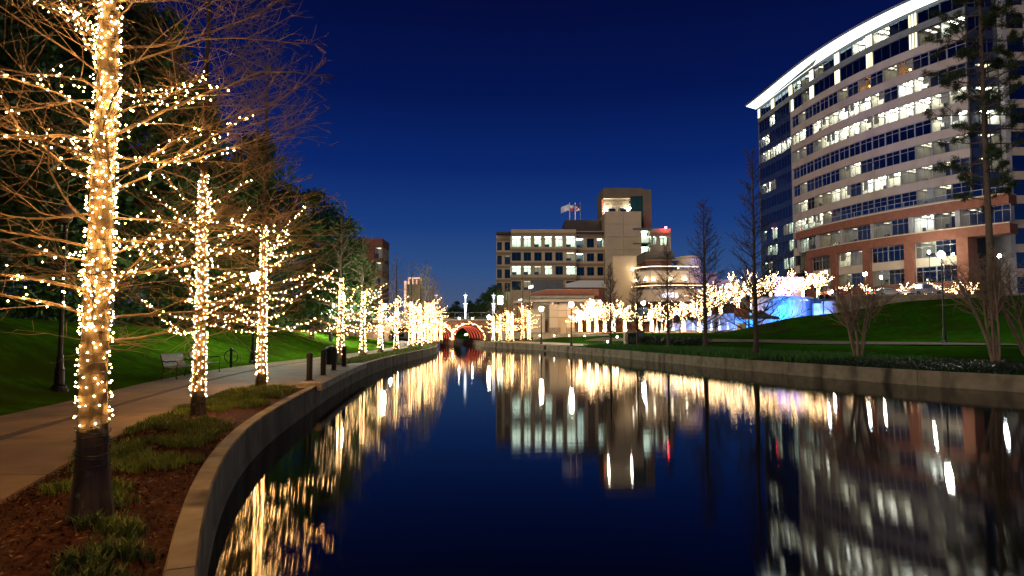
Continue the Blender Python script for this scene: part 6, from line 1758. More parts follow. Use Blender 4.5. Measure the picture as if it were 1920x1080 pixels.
    # garland of bulbs round the arch
gl = local_thing('arch_garland', 'garland of warm bulbs along the edges of the bridge arches', 'garland', br_c, BA)
rg = np.random.default_rng(12)
pts = []
for c in centers[1:]:
    for x, z in arch_pts(c, SPAN / 2 + 0.32, SPR - 0.1, 34, HR):
        pts.append((x + rg.normal(0, 0.05), -0.12, z + rg.normal(0, 0.05)))
        if rg.random() < 0.6: pts.append((x + rg.normal(0, 0.12), -0.14, z + 0.22 + rg.normal(0, 0.08)))
pts += [(4.6 + rg.normal(0, 0.2), -0.15, 2.2 + rg.normal(0, 0.25)) for _ in range(12)]
tag(MB().balls(pts, 0.058).build('bulbs', M['bulbfar'], gl), kind='stuff')
mb = MB()
for c in centers[1:]:
    P_ = [(x, -0.08, z) for x, z in arch_pts(c, SPAN / 2 + 0.36, SPR - 0.1, 20, HR)]
    mb.tubes(np.array([P_]), np.full((1, len(P_)), 0.09), 6)
mb.build('garland', M['needle'], gl)
# parapet rail and small lamps on the bridge
rl = local_thing('bridge_railing', 'thin dark railing along the bridge deck', 'railing', br_c, BA)
mb = MB(); mb.box(-40, 30, 0.05, 0.12, TOP + 1.15, TOP + 1.22); mb.box(-40, 30, 0.05, 0.12, TOP + 0.45, TOP + 0.50); mb.build('rail', M['grey'], rl)
for i in range(36):
    mb = MB(); x = -40 + i * 2; mb.box(x - 0.04, x + 0.04, 0.04, 0.13, TOP + 0.25, TOP + 1.15); mb.build('post', M['grey'], rl)
def bridge_pt(px, py, back=0.0):
    Y = BY - (0)
    p = W(px, py, Y)
    dx = p.x - br_c[0]; Y2 = BY + dx * math.tan(BA) + back
    return W(px, py, Y2)
for i, (px, lab) in enumerate(((861, 'small warm lamp on the bridge parapet left of the middle light mast'), (886, 'small warm lamp on the bridge parapet right of the middle light mast'))):
    p = bridge_pt(px, 598)
    t = thing('parapet_lamp', lab, 'lamp', p, 0, 'small lamps on the bridge parapet')
    mb = MB(); mb.tube([(p.x, p.y, TOP + 0.25), p], 0.05, 6); mb.build('post', M['grey'], t)
    mb = MB(); mb.balls([p], 0.13); mb.build('globe', M['lampwarm'], t)
# tall sculptural light masts
M['mast'] = emat('mast_light', (0.86, 0.92, 1.0), 3.0)
M['mastdim'] = emat('mast_light_dim', (0.75, 0.84, 1.0), 0.8)
for i, (px, dim, lab) in enumerate(((817.5, 1, 'dimmer slim lighted mast at the left end of the bridge'), (872.5, 0, 'bright slim lighted mast standing in the middle of the bridge'), (925.5, 0, 'bright slim lighted mast at the right end of the bridge before the dark trees'))):
    Y = BY + 5.5 + (XP(px, BY) - br_c[0]) * math.tan(BA)
    zb, zt_ = TOP + 0.2, ZP(547.5, Y)
    x = XP(px, Y); p = (x, Y, 0)
    t = thing('light_mast', lab, 'lamp post', (x, Y, TOP + 0.25), 0, 'light masts on the bridge')
    H = zt_ - zb
    ss_ = [(0.10, 0.0), (0.14, 0.33 * H), (0.24, 0.50 * H), (0.10, 0.54 * H)]
    mb = MB(); mb.lathe([(r, zb + z) for r, z in ss_], p, 10); mb.build('lower_cone', M['mastdim'] if dim else M['mast'], t)
    mb = MB(); mb.lathe([(0.1, zb + 0.545 * H), (0.34, zb + 0.565 * H), (0.34, zb + 0.585 * H), (0.08, zb + 0.60 * H)], p, 12); mb.build('lower_disc', M['mast'], t)
    mb = MB(); mb.lathe([(0.07, zb + 0.602 * H), (0.09, zb + 0.76 * H), (0.17, zb + 0.83 * H), (0.06, zb + 0.85 * H)], p, 10); mb.build('upper_cone', M['mastdim'] if dim else M['mast'], t)
    mb = MB(); mb.lathe([(0.08, zb + 0.852 * H), (0.31, zb + 0.87 * H), (0.31, zb + 0.885 * H), (0.06, zb + 0.90 * H)], p, 12); mb.build('upper_disc', M['mast'], t)
    mb = MB(); mb.lathe([(0.05, zb + 0.902 * H), (0.01, zb + H)], p, 8); mb.build('spike', M['mastdim'], t)
# lamp seen through the arch
p = G(874, 628, 1.6)
p = W(874, 628, 150)
t = thing('canal_lamp', 'cool white lamp seen through the main bridge arch', 'lamp', p, 0)
mb = MB(); mb.tube([(p.x, p.y, 0.5), p], 0.05, 6); mb.build('post', M['grey'], t)
mb = MB(); mb.balls([p], 0.28); mb.build('globe', M['lamp'], t)

# pale tower with lit open top, and brick building on the left
YT = 150.0
tw = thing('pale_tower', 'pale square tower with a lit open frame top, left of the bridge', 'tower', (XP(774, YT), YT, 0.6))
x0, x1, xm = XP(758, YT), XP(789, YT), XP(764, YT)
mb = MB(); mb.box(xm, x1, YT, YT + 4, 0.6, ZP(533, YT)); mb.build('shaft', M['palewall'], tw)
mb = MB(); mb.box(x0, xm - 0.01, YT - 0.3, YT + 3.6, 0.6, ZP(527, YT)); mb.build('side_pier', M['palewall'], tw)
mb = MB(); mb.box(x0 - 0.06, x0 + 0.45, YT - 0.36, YT - 0.31, 3, ZP(527, YT)); mb.build('edge_light', M['pinklight'], tw)
mb = MB()
za, zb = ZP(532.9, YT), ZP(520, YT)
for i in range(4):
    x = xm + (x1 - xm - 0.3) * i / 3
    mb.box(x, x + 0.3, YT + 0.05, YT + 0.35, za, zb - 0.31)
mb.box(xm, x1, YT, YT + 0.4, zb - 0.3, zb); mb.build('crown_frame', M['pinklight'], tw)
mb = MB(); mb.box(xm, x1, YT + 3, YT + 3.3, za, zb - 0.02); mb.build('crown_back', M['palewall'], tw)
YK = 175.0
bk = thing('brick_building', 'brown brick building with two lit windows at the right end of the wood', 'building', (XP(690, YK), YK, 0.6))
xa, xb = XP(640, YK), XP(715, YK)
zt_ = ZP(447, YK)
for i, (a, b) in enumerate([(447, 463), (484, 491), (508, 520), (537, 550), (565, 600)]):
    mb = MB(); mb.box(xa, xb, YK, YK + 10, ZP(b, YK), ZP(a, YK)); mb.build('brick_band', M['brick'], bk)
for i, (a, b) in enumerate([(463, 484), (491, 508), (520, 537), (550, 565)]):
    z0, z1 = ZP(b, YK) + 0.003, ZP(a, YK) - 0.003
    mb = MB(); mb.box(xa, XP(700, YK), YK + 0.05, YK + 10, z0, z1); mb.build('pier', M['brick'], bk)
    mb = MB(); mb.box(XP(713.6, YK), xb, YK + 0.05, YK + 10, z0, z1); mb.build('pier', M['tan'], bk)
    lit = i < 2
    if lit:
        r = MB(); c, d = XP(700.2, YK), XP(713.4, YK)
        r.box(c, d, YK + 4, YK + 4.1, z0, z1); r.box(c, d, YK + 0.5, YK + 4, z1 - 0.1, z1); r.box(c, d, YK + 0.5, YK + 4, z0, z0 + 0.1, 2); r.box(c + 0.4, d - 0.4, YK + 1, YK + 3, z1 - 0.16, z1 - 0.12, 1); r.box(c + 0.2, c + 0.9, YK + 0.7, YK + 1.2, z0 + 0.1, z0 + 1.3, 2)
        r.build('room', [M['office'], M['ceildim'], M['furniture']], bk)
    f = MB(); c, d = XP(700.2, YK), XP(713.4, YK)
    f.box(c, c + 0.08, YK + 0.25, YK + 0.35, z0, z1); f.box(d - 0.08, d, YK + 0.25, YK + 0.35, z0, z1); m_ = (c + d) / 2; f.box(m_ - 0.04, m_ + 0.04, YK + 0.25, YK + 0.35, z0, z1)
    w = f.build('window', M['dframe'], bk)
    g = MB(); g.quad((c + 0.05, YK + 0.3, z0), (d - 0.05, YK + 0.3, z0), (d - 0.05, YK + 0.3, z1), (c + 0.05, YK + 0.3, z1)); g.build('pane', M['glass'] if lit else M['dglass'], w)
    if not lit:
        mb = MB(); mb.box(c, d, YK + 1, YK + 9, z0, z1); mb.build('dark_room', M['core'], bk)

# ------------------------------------------------------------------ water wall, fountain jets, canopy tent, coloured lamps
ww = thing('water_wall', 'curved fountain wall lit bright blue with violet right end', 'fountain', (XP(1500, 103), 103, 1.8))
pl = []
for i in range(19):
    t = i / 18
    px = 1412 + (1532 - 1412) * t
    pl.append((px, 104 - 7.5 * sin(pi * min(1, 0.08 + t * 0.84)) + 4.5 * (t > 0.95)))
V = []
for px, Y in pl:
    x = XP(px, Y); zt_ = ZP(560, 100)
    V.append([(x, Y, 1.5), (x, Y - 0.15, zt_ - 0.3), (x, Y - 0.05, zt_), (x, Y + 0.7, zt_), (x, Y + 0.7, 1.5)])
V = np.array(V)
for i in range(18):
    mb = MB(); q = V[i:i + 2].copy()
    q[0, :, 0] += 0.012; q[1, :, 0] -= 0.012
    mb.grid(q)
    for e in (0, 1): mb.add(q[e], [(0, 1, 2, 3, 4)])
    mb.build('wall_panel', M['waterwall'], ww)
mb = MB()
cap = np.array([[(x[0][0], x[0][1] - 0.35, ZP(560, 100) + 0.01), (x[0][0], x[0][1] - 0.35, ZP(560, 100) + 0.22), (x[0][0], x[0][1] + 0.8, ZP(560, 100) + 0.22), (x[0][0], x[0][1] + 0.8, ZP(560, 100) + 0.01)] for x in V])
mb.grid(cap); mb.grid(cap[:, [3, 0]]); mb.build('wall_cap', M['concrete'], ww)
# straight violet wing wall at its right end
x0, x1 = XP(1528, 97), XP(1566, 97)
for i in range(5):
    a = x0 + (x1 - x0) * i / 5; b = x0 + (x1 - x0) * (i + 1) / 5
    mb = MB(); mb.box(a + 0.012, b - 0.012, 97, 97.6, 1.5, ZP(569, 97)); mb.build('wing_panel', M['waterwall'], ww)
# lower pale-blue wall with jets in front
lw = thing('fountain_basin_wall', 'low pale blue lit fountain wall behind the row of jets', 'fountain', (XP(1345, 99), 99, 1.8))
n = 10
x0, x1 = XP(1258, 99), XP(1412, 99)
for i in range(n):
    a = x0 + (x1 - x0) * i / n; b = x0 + (x1 - x0) * (i + 1) / n
    zt_ = ZP(np.interp(i, [0, 3, 5, 9], [606, 598, 589, 586]), 99)
    mb = MB(); mb.box(a + 0.01, b - 0.01, 99, 99.6, 1.7, zt_); mb.build('wall_panel', M['waterwall'], lw)
mb = MB(); mb.box(x0, x1, 95.9, 96.2, 1.7, 2.2); mb.build('basin_kerb', M['coping'], lw)
mb = MB(); mb.box(x0, x1, 96.2, 99, 1.7, 2.02); mb.build('basin_water', M['waterwall'], lw)
JT = [1231.5, 1241, 1262, 1278, 1300, 1318, 1334, 1349, 1364, 1379]
jp = None
for i, px in enumerate(JT):
    Y = 94.5 if px < 1250 else 97.3
    x = XP(px, Y); loc = (x, Y, PZ if px < 1250 else 2.02)
    if jp is None:
        jp = local_thing('fountain_jet', f'{ORD[i]} white lit fountain jet from the blue banner lamp', 'fountain jet', loc, 0, 'fountain jets on the plaza')
        mb = MB(); mb.lathe([(0.30, 0.0), (0.24, 0.25), (0.15, 0.8), (0.07, 1.4), (0.02, 1.85)], (0, 0, 0), 9); mb.build('water_cone', M['spray'], jp)
        mb = MB(); mb.lathe([(0.4, -0.02), (0.4, 0.04), (0.33, 0.05)], (0, 0, 0), 10); mb.build('nozzle', M['grey'], jp)
    else:
        copy_tree(jp, loc, 0, f'{ORD[i]} white lit fountain jet from the blue banner lamp', 'fountain jets on the plaza')
def spot(name, loc, tgt, col, e, size=80, soft=0.25):
    l = bpy.data.lights.new(name, 'SPOT'); l.energy = e; l.color = col; l.spot_size = radians(size); l.spot_blend = 0.6; l.shadow_soft_size = soft
    o = bpy.data.objects.new(name, l); o.location = loc; o.rotation_euler = (Vector(tgt) - Vector(loc)).to_track_quat('-Z', 'Y').to_euler(); COL.objects.link(o)
    return o
def puck(px, Y, z, lab, m):
    pass
BLUE = (0.01, 0.26, 1.0); VIO = (0.28, 0.18, 1.0); PALE = (0.22, 0.38, 1.0)
for px, c, e in ((1428, BLUE, 4500), (1445, BLUE, 6500), (1468, BLUE, 7000), (1492, BLUE, 6500), (1512, (0.16, 0.14, 1.0), 5000), (1525, (0.05, 0.2, 1.0), 4500)):
    x = XP(px, 93); spot('fountain_lamp', (x, 92.2, 2.0), (XP(px, 98), 97.5, 5.0), c, e, 95)
for px, c in ((1536, BLUE), (1550, VIO), (1560, VIO)):
    x = XP(px, 94); spot('fountain_lamp', (x, 93.5, 2.0), (x, 97, 4.2), c, 3600, 95)
for px in (1268, 1290, 1310, 1330, 1350, 1370, 1392):
    x = XP(px, 97); spot('fountain_lamp', (x, 96.6, 2.1), (x, 99, 3.4), PALE, 420, 110)
for px in (1436, 1470, 1500):     # violet light on the trees above the wall
    x = XP(px, 106); spot('fountain_lamp', (x, 110.6, RD + 0.25), (x, 113, RD + 2.6), VIO, 4200, 100)
M['violetscreen'] = pmat('violet_lit_screen', (0.6, 0.6, 0.62), (0.5, 0.5, 0.52), 2, 0.8)
t = thing('fountain_screen', 'pale screen wall washed violet behind the trees above the water wall', 'wall', (XP(1490, 113), 113, RD))
for i in range(5):
    a = XP(1455 + 11 * i, 113); b = XP(1466 + 11 * i, 113)
    mb = MB(); mb.box(a + 0.02, b - 0.02, 113, 113.5, RD, ZP(519, 113)); mb.build('screen_panel', M['violetscreen'], t)

x = XP(1432, 92)
tent = thing('canopy_tent', 'dark brown pointed canopy tent at the edge of the lawn mound before the blue wall', 'tent', (XP(1426, 93), 93, 1.9))
Y0 = 93
c = (XP(1426, Y0), Y0, ZP(580.5, Y0)); hw = (XP(1462, Y0) - XP(1392, Y0)) / 2
V = [c]; ring = []
for i in range(8):
    a = pi / 4 * i + pi / 8
    ring.append((c[0] + cos(a) * hw, Y0 + sin(a) * 2.2, ZP(595.5, Y0)))
V = [c] + [((c[0] * 0.55 + r[0] * 0.45), (c[1] * 0.55 + r[1] * 0.45), ZP(590, Y0)) for r in ring] + ring + [(r[0], r[1], r[2] - 0.22) for r in ring]
Fc = [(0, 1 + i, 1 + (i + 1) % 8) for i in range(8)] + [(1 + i, 9 + i, 9 + (i + 1) % 8, 1 + (i + 1) % 8) for i in range(8)] + [(9 + i, 17 + i, 17 + (i + 1) % 8, 9 + (i + 1) % 8) for i in range(8)]
MB().add(V, Fc).build('canopy', M['canvas'], tent)
for i in (0, 2, 4, 6):
    mb = MB(); r = ring[i]; mb.tube([(r[0] * 0.97 + c[0] * 0.03, r[1], 1.8), (r[0] * 0.97 + c[0] * 0.03, r[1], r[2])], 0.05, 6); mb.build('pole', M['black'], tent)
# serving stall beside the tent
st = thing('food_stall', 'small dark stall with a lit counter left of the canopy tent', 'stall', (XP(1390, 93), 93, 1.85))
mb = MB(); mb.cbox(XP(1384, 93), XP(1396, 93), 92.4, 93.4, 1.85, ZP(606, 93)); mb.build('counter', M['tan'], st)
mb = MB(); mb.box(XP(1384, 93), XP(1411, 93), 94.2, 94.4, ZP(594, 93), ZP(577, 93)); mb.build('back_board', M['brick'], st)
for px in (1384.5, 1410.5):
    mb = MB(); mb.tube([(XP(px, 93), 94.45, 1.8), (XP(px, 93), 94.45, ZP(577, 93))], 0.05, 6); mb.build('post', M['black'], st)
# double headed display pylons
for i, (px, Y, yt, yb) in enumerate([(1545, 90, 553, 592), (1405, 89, 555, 612)]):
    p = (XP(px, Y), Y, zr(XP(px, Y), Y))
    t = thing('floodlight_pole', ['thin pole carrying two dark lantern boxes before the violet end of the water wall', 'thin pole carrying a dark lantern box beside the canopy tent'][i], 'lamp post', p)
    mb = MB(); mb.tube([p, (p[0], Y, ZP(yt, Y))], 0.06, 6); mb.build('pole', M['black'], t)
    for dx in ((-0.42, 0.42) if i == 0 else (-0.2,)):
        mb = MB(); mb.cbox(p[0] + dx - 0.26, p[0] + dx + 0.26, Y - 0.3, Y + 0.3, ZP(yt + 8, Y), ZP(yt, Y), 0.04); mb.build('lantern_box', M['dgreen'], t)
    mb = MB(); mb.box(p[0] - 0.5, p[0] + 0.5, Y - 0.03, Y + 0.03, ZP(yt + 4.5, Y), ZP(yt + 3.5, Y)); mb.build('cross_arm', M['black'], t)

# ------------------------------------------------------------------ street lamps
def lamp_post(label, loc, H, r=0.19, m='lamp', lit=True, k=1.0, group='street lamps', base=True, colr='black'):
    t = local_thing('street_lamp', label, 'street lamp', loc, 0, group)
    mb = MB(); mb.lathe([(0.24, -0.1), (0.24, 0.03), (0.20, 0.05), (0.19, 0.12), (0.13, 0.17), (0.12, 0.55), (0.135, 0.58), (0.10, 0.66), (0.085, 0.95), (0.07, 1.0)], (0, 0, 0), 12); mb.build('base', M[colr], t, smooth=False)
    mb = MB(); mb.lathe([(0.062, 1.0), (0.045, H - 0.55), (0.075, H - 0.53), (0.075, H - 0.47), (0.05, H - 0.45), (0.05, H - 0.30), (0.11, H - 0.24)], (0, 0, 0), 10); mb.build('pole', M[colr], t)
    pr = [(0.10, H - 0.24), (r * 0.85, H - 0.16), (r, H + 0.02), (r * 0.86, H + 0.16), (r * 0.5, H + 0.24)]
    mb = MB(); mb.lathe(pr, (0, 0, 0), 12); mb.build('globe', M[m] if lit else M['grey'], t, smooth=True)
    mb = MB(); mb.lathe([(r * 0.52, H + 0.242), (r * 0.3, H + 0.30), (0.03, H + 0.34), (0.02, H + 0.46)], (0, 0, 0), 10); mb.build('finial', M[colr], t)
    return t
def lz(x, y): return float(zleft(max(0.0, float(PF(y)) - x), y))
p = G(110, 741, GL); lamp_post('tall unlit black lamp post on the lawn edge behind the largest lit cypress', (p.x, p.y, lz(p.x, p.y)), 5.0, lit=False)
LL_ = [(477, 520, 36.5, 'lit lamp post behind the third front cypress, glowing among its upper twigs'), (641, 557, 45, 'bright lamp post behind the first cypress past the trash can'),
       (622, 573, 62, 'upper of two small lamps on the lawn, left of the trash can cypress'), (720, 575, 67, 'bright thin lamp post between the cypresses where the lawn slope ends'),
       (744, 587, 92, 'bright distant lamp just left of the dense far cluster of cypresses'), (733, 598, 96, 'small distant lamp below the bright one near the dense far cluster')]
for px, py, Y, lab in LL_:
    q = W(px, py, Y); z = lz(q.x, Y)
    lamp_post(lab, (q.x, Y, z), q.z - z, 0.19 if Y < 60 else 0.26, 'lamp')
q = W(620, 582, 60); lamp_post('lower of two small lamps on the lawn, left of the trash can cypress', (q.x, 60, lz(q.x, 60)), q.z - lz(q.x, 60), 0.2, 'lamp')
RL = [(1765, 478, 46, 'tall dark green lamp post standing on the right lawn', 'lamp', 'dgreen', 0.21), (1015, 579, 78, 'left one of two black lamp posts before the stone terrace walls', 'lampwarm', 'black', 0.24),
      (1071, 571, 71, 'black lamp post at the canal edge before the pale stone block', 'lampwarm', 'black', 0.24), (917, 595, 92, 'warm lamp post at the right end of the bridge', 'lampwarm', 'black', 0.24),
      (1206, 568, 90, 'lamp post with two blue banners on the plaza', 'lamp', 'black', 0.28)]
for px, py, Y, lab, m, c, r in RL:
    q = W(px, py, Y); z = max(zr(q.x, Y), 0.6)
    t = lamp_post(lab, (q.x, Y, z), q.z - z, r, m, colr=c)
    if 'banner' in lab:
        H = q.z - z
        for sgn in (-1, 1):
            bn = local_thing('banner', ['blue banner hanging left of the plaza lamp pole', 'blue banner hanging right of the plaza lamp pole'][(sgn + 1) // 2], 'banner', (q.x, Y, z))
            mb = MB(); mb.box(min(sgn * 0.08, sgn * 0.62), max(sgn * 0.08, sgn * 0.62), -0.015, 0.015, H - 1.75, H - 0.6); mb.build('cloth', M['banner'], bn)
            mb = MB(); mb.box(min(0, sgn * 0.66), max(0, sgn * 0.66), -0.02, 0.02, H - 0.6 + 0.002, H - 0.56); mb.build('arm', M['black'], bn)
# street lamps on the road in front of the office building
SL = [(1622, 514, 104, 'very bright white street lamp behind the bare multi-stemmed tree', 'lampfar', 0.30, 9), (1874, 480, 100, 'bright white street lamp at the far side of the road, beside the pine', 'lampfar', 0.28, 9),
      (1742, 473, 112, 'small greenish street lamp above the white pickup truck', 'lamp', 0.2, 9), (1548, 510, 112, 'small white street lamp beside the lit tree and the brick pier', 'lampfar', 0.2, 9)]
for px, py, Y, lab, m, r, _ in SL:
    q = W(px, py, Y)
    lamp_post(lab, (q.x, Y, RD), q.z - RD, r, m, colr='dgreen')
for i, (px, py) in enumerate([(1560, 547), (1652, 520)]):
    q = W(px, py, 103)
    lamp_post(['small warm bollard lamp by the concrete pier', 'small warm lamp between the white vehicles'][i], (q.x, 103, RD), q.z - RD, 0.15, 'lampwarm')

# ------------------------------------------------------------------ bollards, bin, benches on the left bank
BO = [(580, 713.5, 'nearest black bollard on the canal edge of the landing'), (606, 703.5, 'second black bollard on the landing, left of the trash can'), (626, 694.5, 'third black bollard, in front of the trash can'), (645, 687.5, 'farthest black bollard, at the end of the landing edge')]
bo0 = None
for px, py, lab in BO:
    p = G(px, py, 0.74)
    loc = (p.x, p.y, 0.70)
    if bo0 is None:
        bo0 = local_thing('bollard', lab, 'bollard', loc, 0, 'black bollards on the landing edge')
        mb = MB(); mb.lathe([(0.17, 0), (0.17, 0.05), (0.10, 0.06)], (0, 0, 0), 14); mb.build('base_plate', M['black'], bo0)
        mb = MB(); mb.lathe([(0.10, 0.06), (0.10, 0.86), (0.113, 0.87), (0.113, 0.91)], (0, 0, 0), 14); mb.build('post', M['black'], bo0, smooth=False)
        mb = MB(); mb.lathe([(0.113, 0.911), (0.10, 0.95), (0.05, 0.985), (0.0, 0.99)], (0, 0, 0), 14, cap=False); mb.build('cap', M['black'], bo0, smooth=True)
        for a in range(4):
            mb = MB(); mb.balls([(0.14 * cos(a * pi / 2 + .6), 0.14 * sin(a * pi / 2 + .6), 0.055)], 0.018); mb.build('bolt', M['steel'], bo0)
    else:
        copy_tree(bo0, loc, 0.4, lab, 'black bollards on the landing edge')
p = G(433, 690, GL)
t = local_thing('bike_rack', 'dark post with a round loop for bicycles at the lawn edge beyond the benches', 'bike rack', (p.x, p.y, GL))
mb = MB(); mb.lathe([(0.06, 0), (0.06, 0.95), (0.02, 0.97)], (0, 0, 0), 10); mb.build('post', M['black'], t)
P_ = [(0.36 * cos(a) * 0.9, 0, 0.55 + 0.30 * sin(a)) for a in np.linspace(0, 2 * pi, 22)]
mb = MB(); mb.tube(P_, 0.022, 6); mb.build('loop', M['black'], t)
p = G(620, 684.5, GL + 0.02)
t = local_thing('trash_can', 'round black slatted trash can with domed lid behind the bollards', 'trash can', (p.x, p.y, GL + 0.03))
mb = MB(); mb.lathe([(0.27, 0.04), (0.29, 0.74)], (0, 0, 0), 20); mb.build('liner', M['black'], t)
for i in range(24):
    a = 2 * pi * i / 24
    mb = MB(); mb.tube([(0.29 * cos(a), 0.29 * sin(a), 0.02), (0.315 * cos(a), 0.315 * sin(a), 0.42), (0.325 * cos(a), 0.325 * sin(a), 0.76)], 0.018, 4); mb.build('slat', M['black'], t)
mb = MB(); mb.lathe([(0.335, 0.74), (0.335, 0.79), (0.30, 0.80)], (0, 0, 0), 20); mb.build('rim', M['black'], t)
mb = MB(); mb.lathe([(0.31, 0.80), (0.29, 0.86), (0.21, 0.93), (0.10, 0.965), (0.0, 0.97)], (0, 0, 0), 20, cap=False); mb.build('lid', M['black'], t, smooth=True)
def bench(label, loc, rz, src=None):
    if src: return copy_tree(src, loc, rz, label, 'metal benches along the path')
    t = local_thing('park_bench', label, 'bench', loc, rz, 'metal benches along the path')
    Lh = 0.9                       # seat faces +x, length along y
    for i in range(5):
        x = -0.21 + i * 0.105
        mb = MB(); mb.box(x - 0.042, x + 0.042, -Lh, Lh, 0.43 - 0.012 * (2 - abs(i - 2)), 0.445 - 0.012 * (2 - abs(i - 2))); mb.build('seat_slat', M['benchsteel'], t)
    for i in range(5):
        z = 0.50 + i * 0.088; x = -0.27 - i * 0.028
        mb = MB(); mb.hexa([(x - 0.006, -Lh, z - 0.036), (x + 0.01, -Lh, z - 0.036), (x + 0.01, Lh, z - 0.036), (x - 0.006, Lh, z - 0.036), (x - 0.026, -Lh, z + 0.038), (x - 0.01, -Lh, z + 0.038), (x - 0.01, Lh, z + 0.038), (x - 0.026, Lh, z + 0.038)]); mb.build('back_slat', M['benchsteel'], t)
    mb = MB(); mb.tube([(-0.40, -Lh, 0.90), (-0.40, Lh, 0.90)], 0.022, 8); mb.build('top_rail', M['benchsteel'], t)
    for s in (-1, 1):
        y = s * (Lh - 0.02)
        mb = MB(); mb.tube([(-0.40, y, 0.90), (-0.30, y, 0.55), (-0.26, y, 0.42), (-0.34, y, 0.0)], 0.024, 7); mb.build('rear_leg', M['black'], t)
        mb = MB(); mb.tube([(0.24, y, 0.0), (0.20, y, 0.08), (0.22, y, 0.42), (0.24, y, 0.60), (0.20, y, 0.66), (0.0, y, 0.665), (-0.18, y, 0.63), (-0.33, y, 0.68)], 0.022, 7); mb.build('front_leg', M['black'], t)
    mb = MB(); mb.tube([(-0.02, -Lh, 0.40), (-0.02, Lh, 0.40)], 0.018, 6); mb.build('stretcher', M['black'], t)
    return t
b1 = G(318, 712, GL + 0.02)
bn1 = bench('steel slat bench left of the second lit cypress trunk, its back to the lawn slope', (b1.x - 0.0, b1.y + 0.95, GL + 0.02), 0.0)
bench('steel slat bench half hidden behind the second lit cypress trunk', (b1.x - 0.25, b1.y + 3.55, GL + 0.02), 0.06, bn1)

# ------------------------------------------------------------------ right bank furniture
x = XP(1181, 67); t = local_thing('utility_cabinet', 'grey utility cabinet with a dark front panel by the canal edge', 'cabinet', (x, 67, zr(x, 67) - 0.05))
mb = MB(); mb.cbox(-0.55, 0.55, -0.45, 0.45, 0, 1.35, 0.05); mb.build('body', M['concrete'], t)
mb = MB(); mb.box(-0.28, 0.52, -0.475, -0.453, 0.12, 1.22); mb.build('front_panel', M['black'], t)
mb = MB(); mb.cbox(0.6, 1.3, -0.3, 0.4, 0, 1.5, 0.05); mb.build('side_cabinet', M['grey'], t)
for i, (px, py, Y) in enumerate([(1157, 632, 66), (1139, 641, 66)]):
    q = W(px, py, Y); t = thing('ground_light', ['upper small warm ground light beside the thin cypress and utility cabinet', 'lower small warm ground light at the foot of the stone terrace wall'][i], 'ground light', q)
    mb = MB(); mb.lathe([(0.10, -0.3), (0.10, 0.0), (0.06, 0.02)], q, 10); mb.build('housing', M['grey'], t)
    mb = MB(); mb.balls([(q.x, q.y - 0.1, q.z + 0.02)], 0.10); mb.build('lens', M['wallglow'], t)

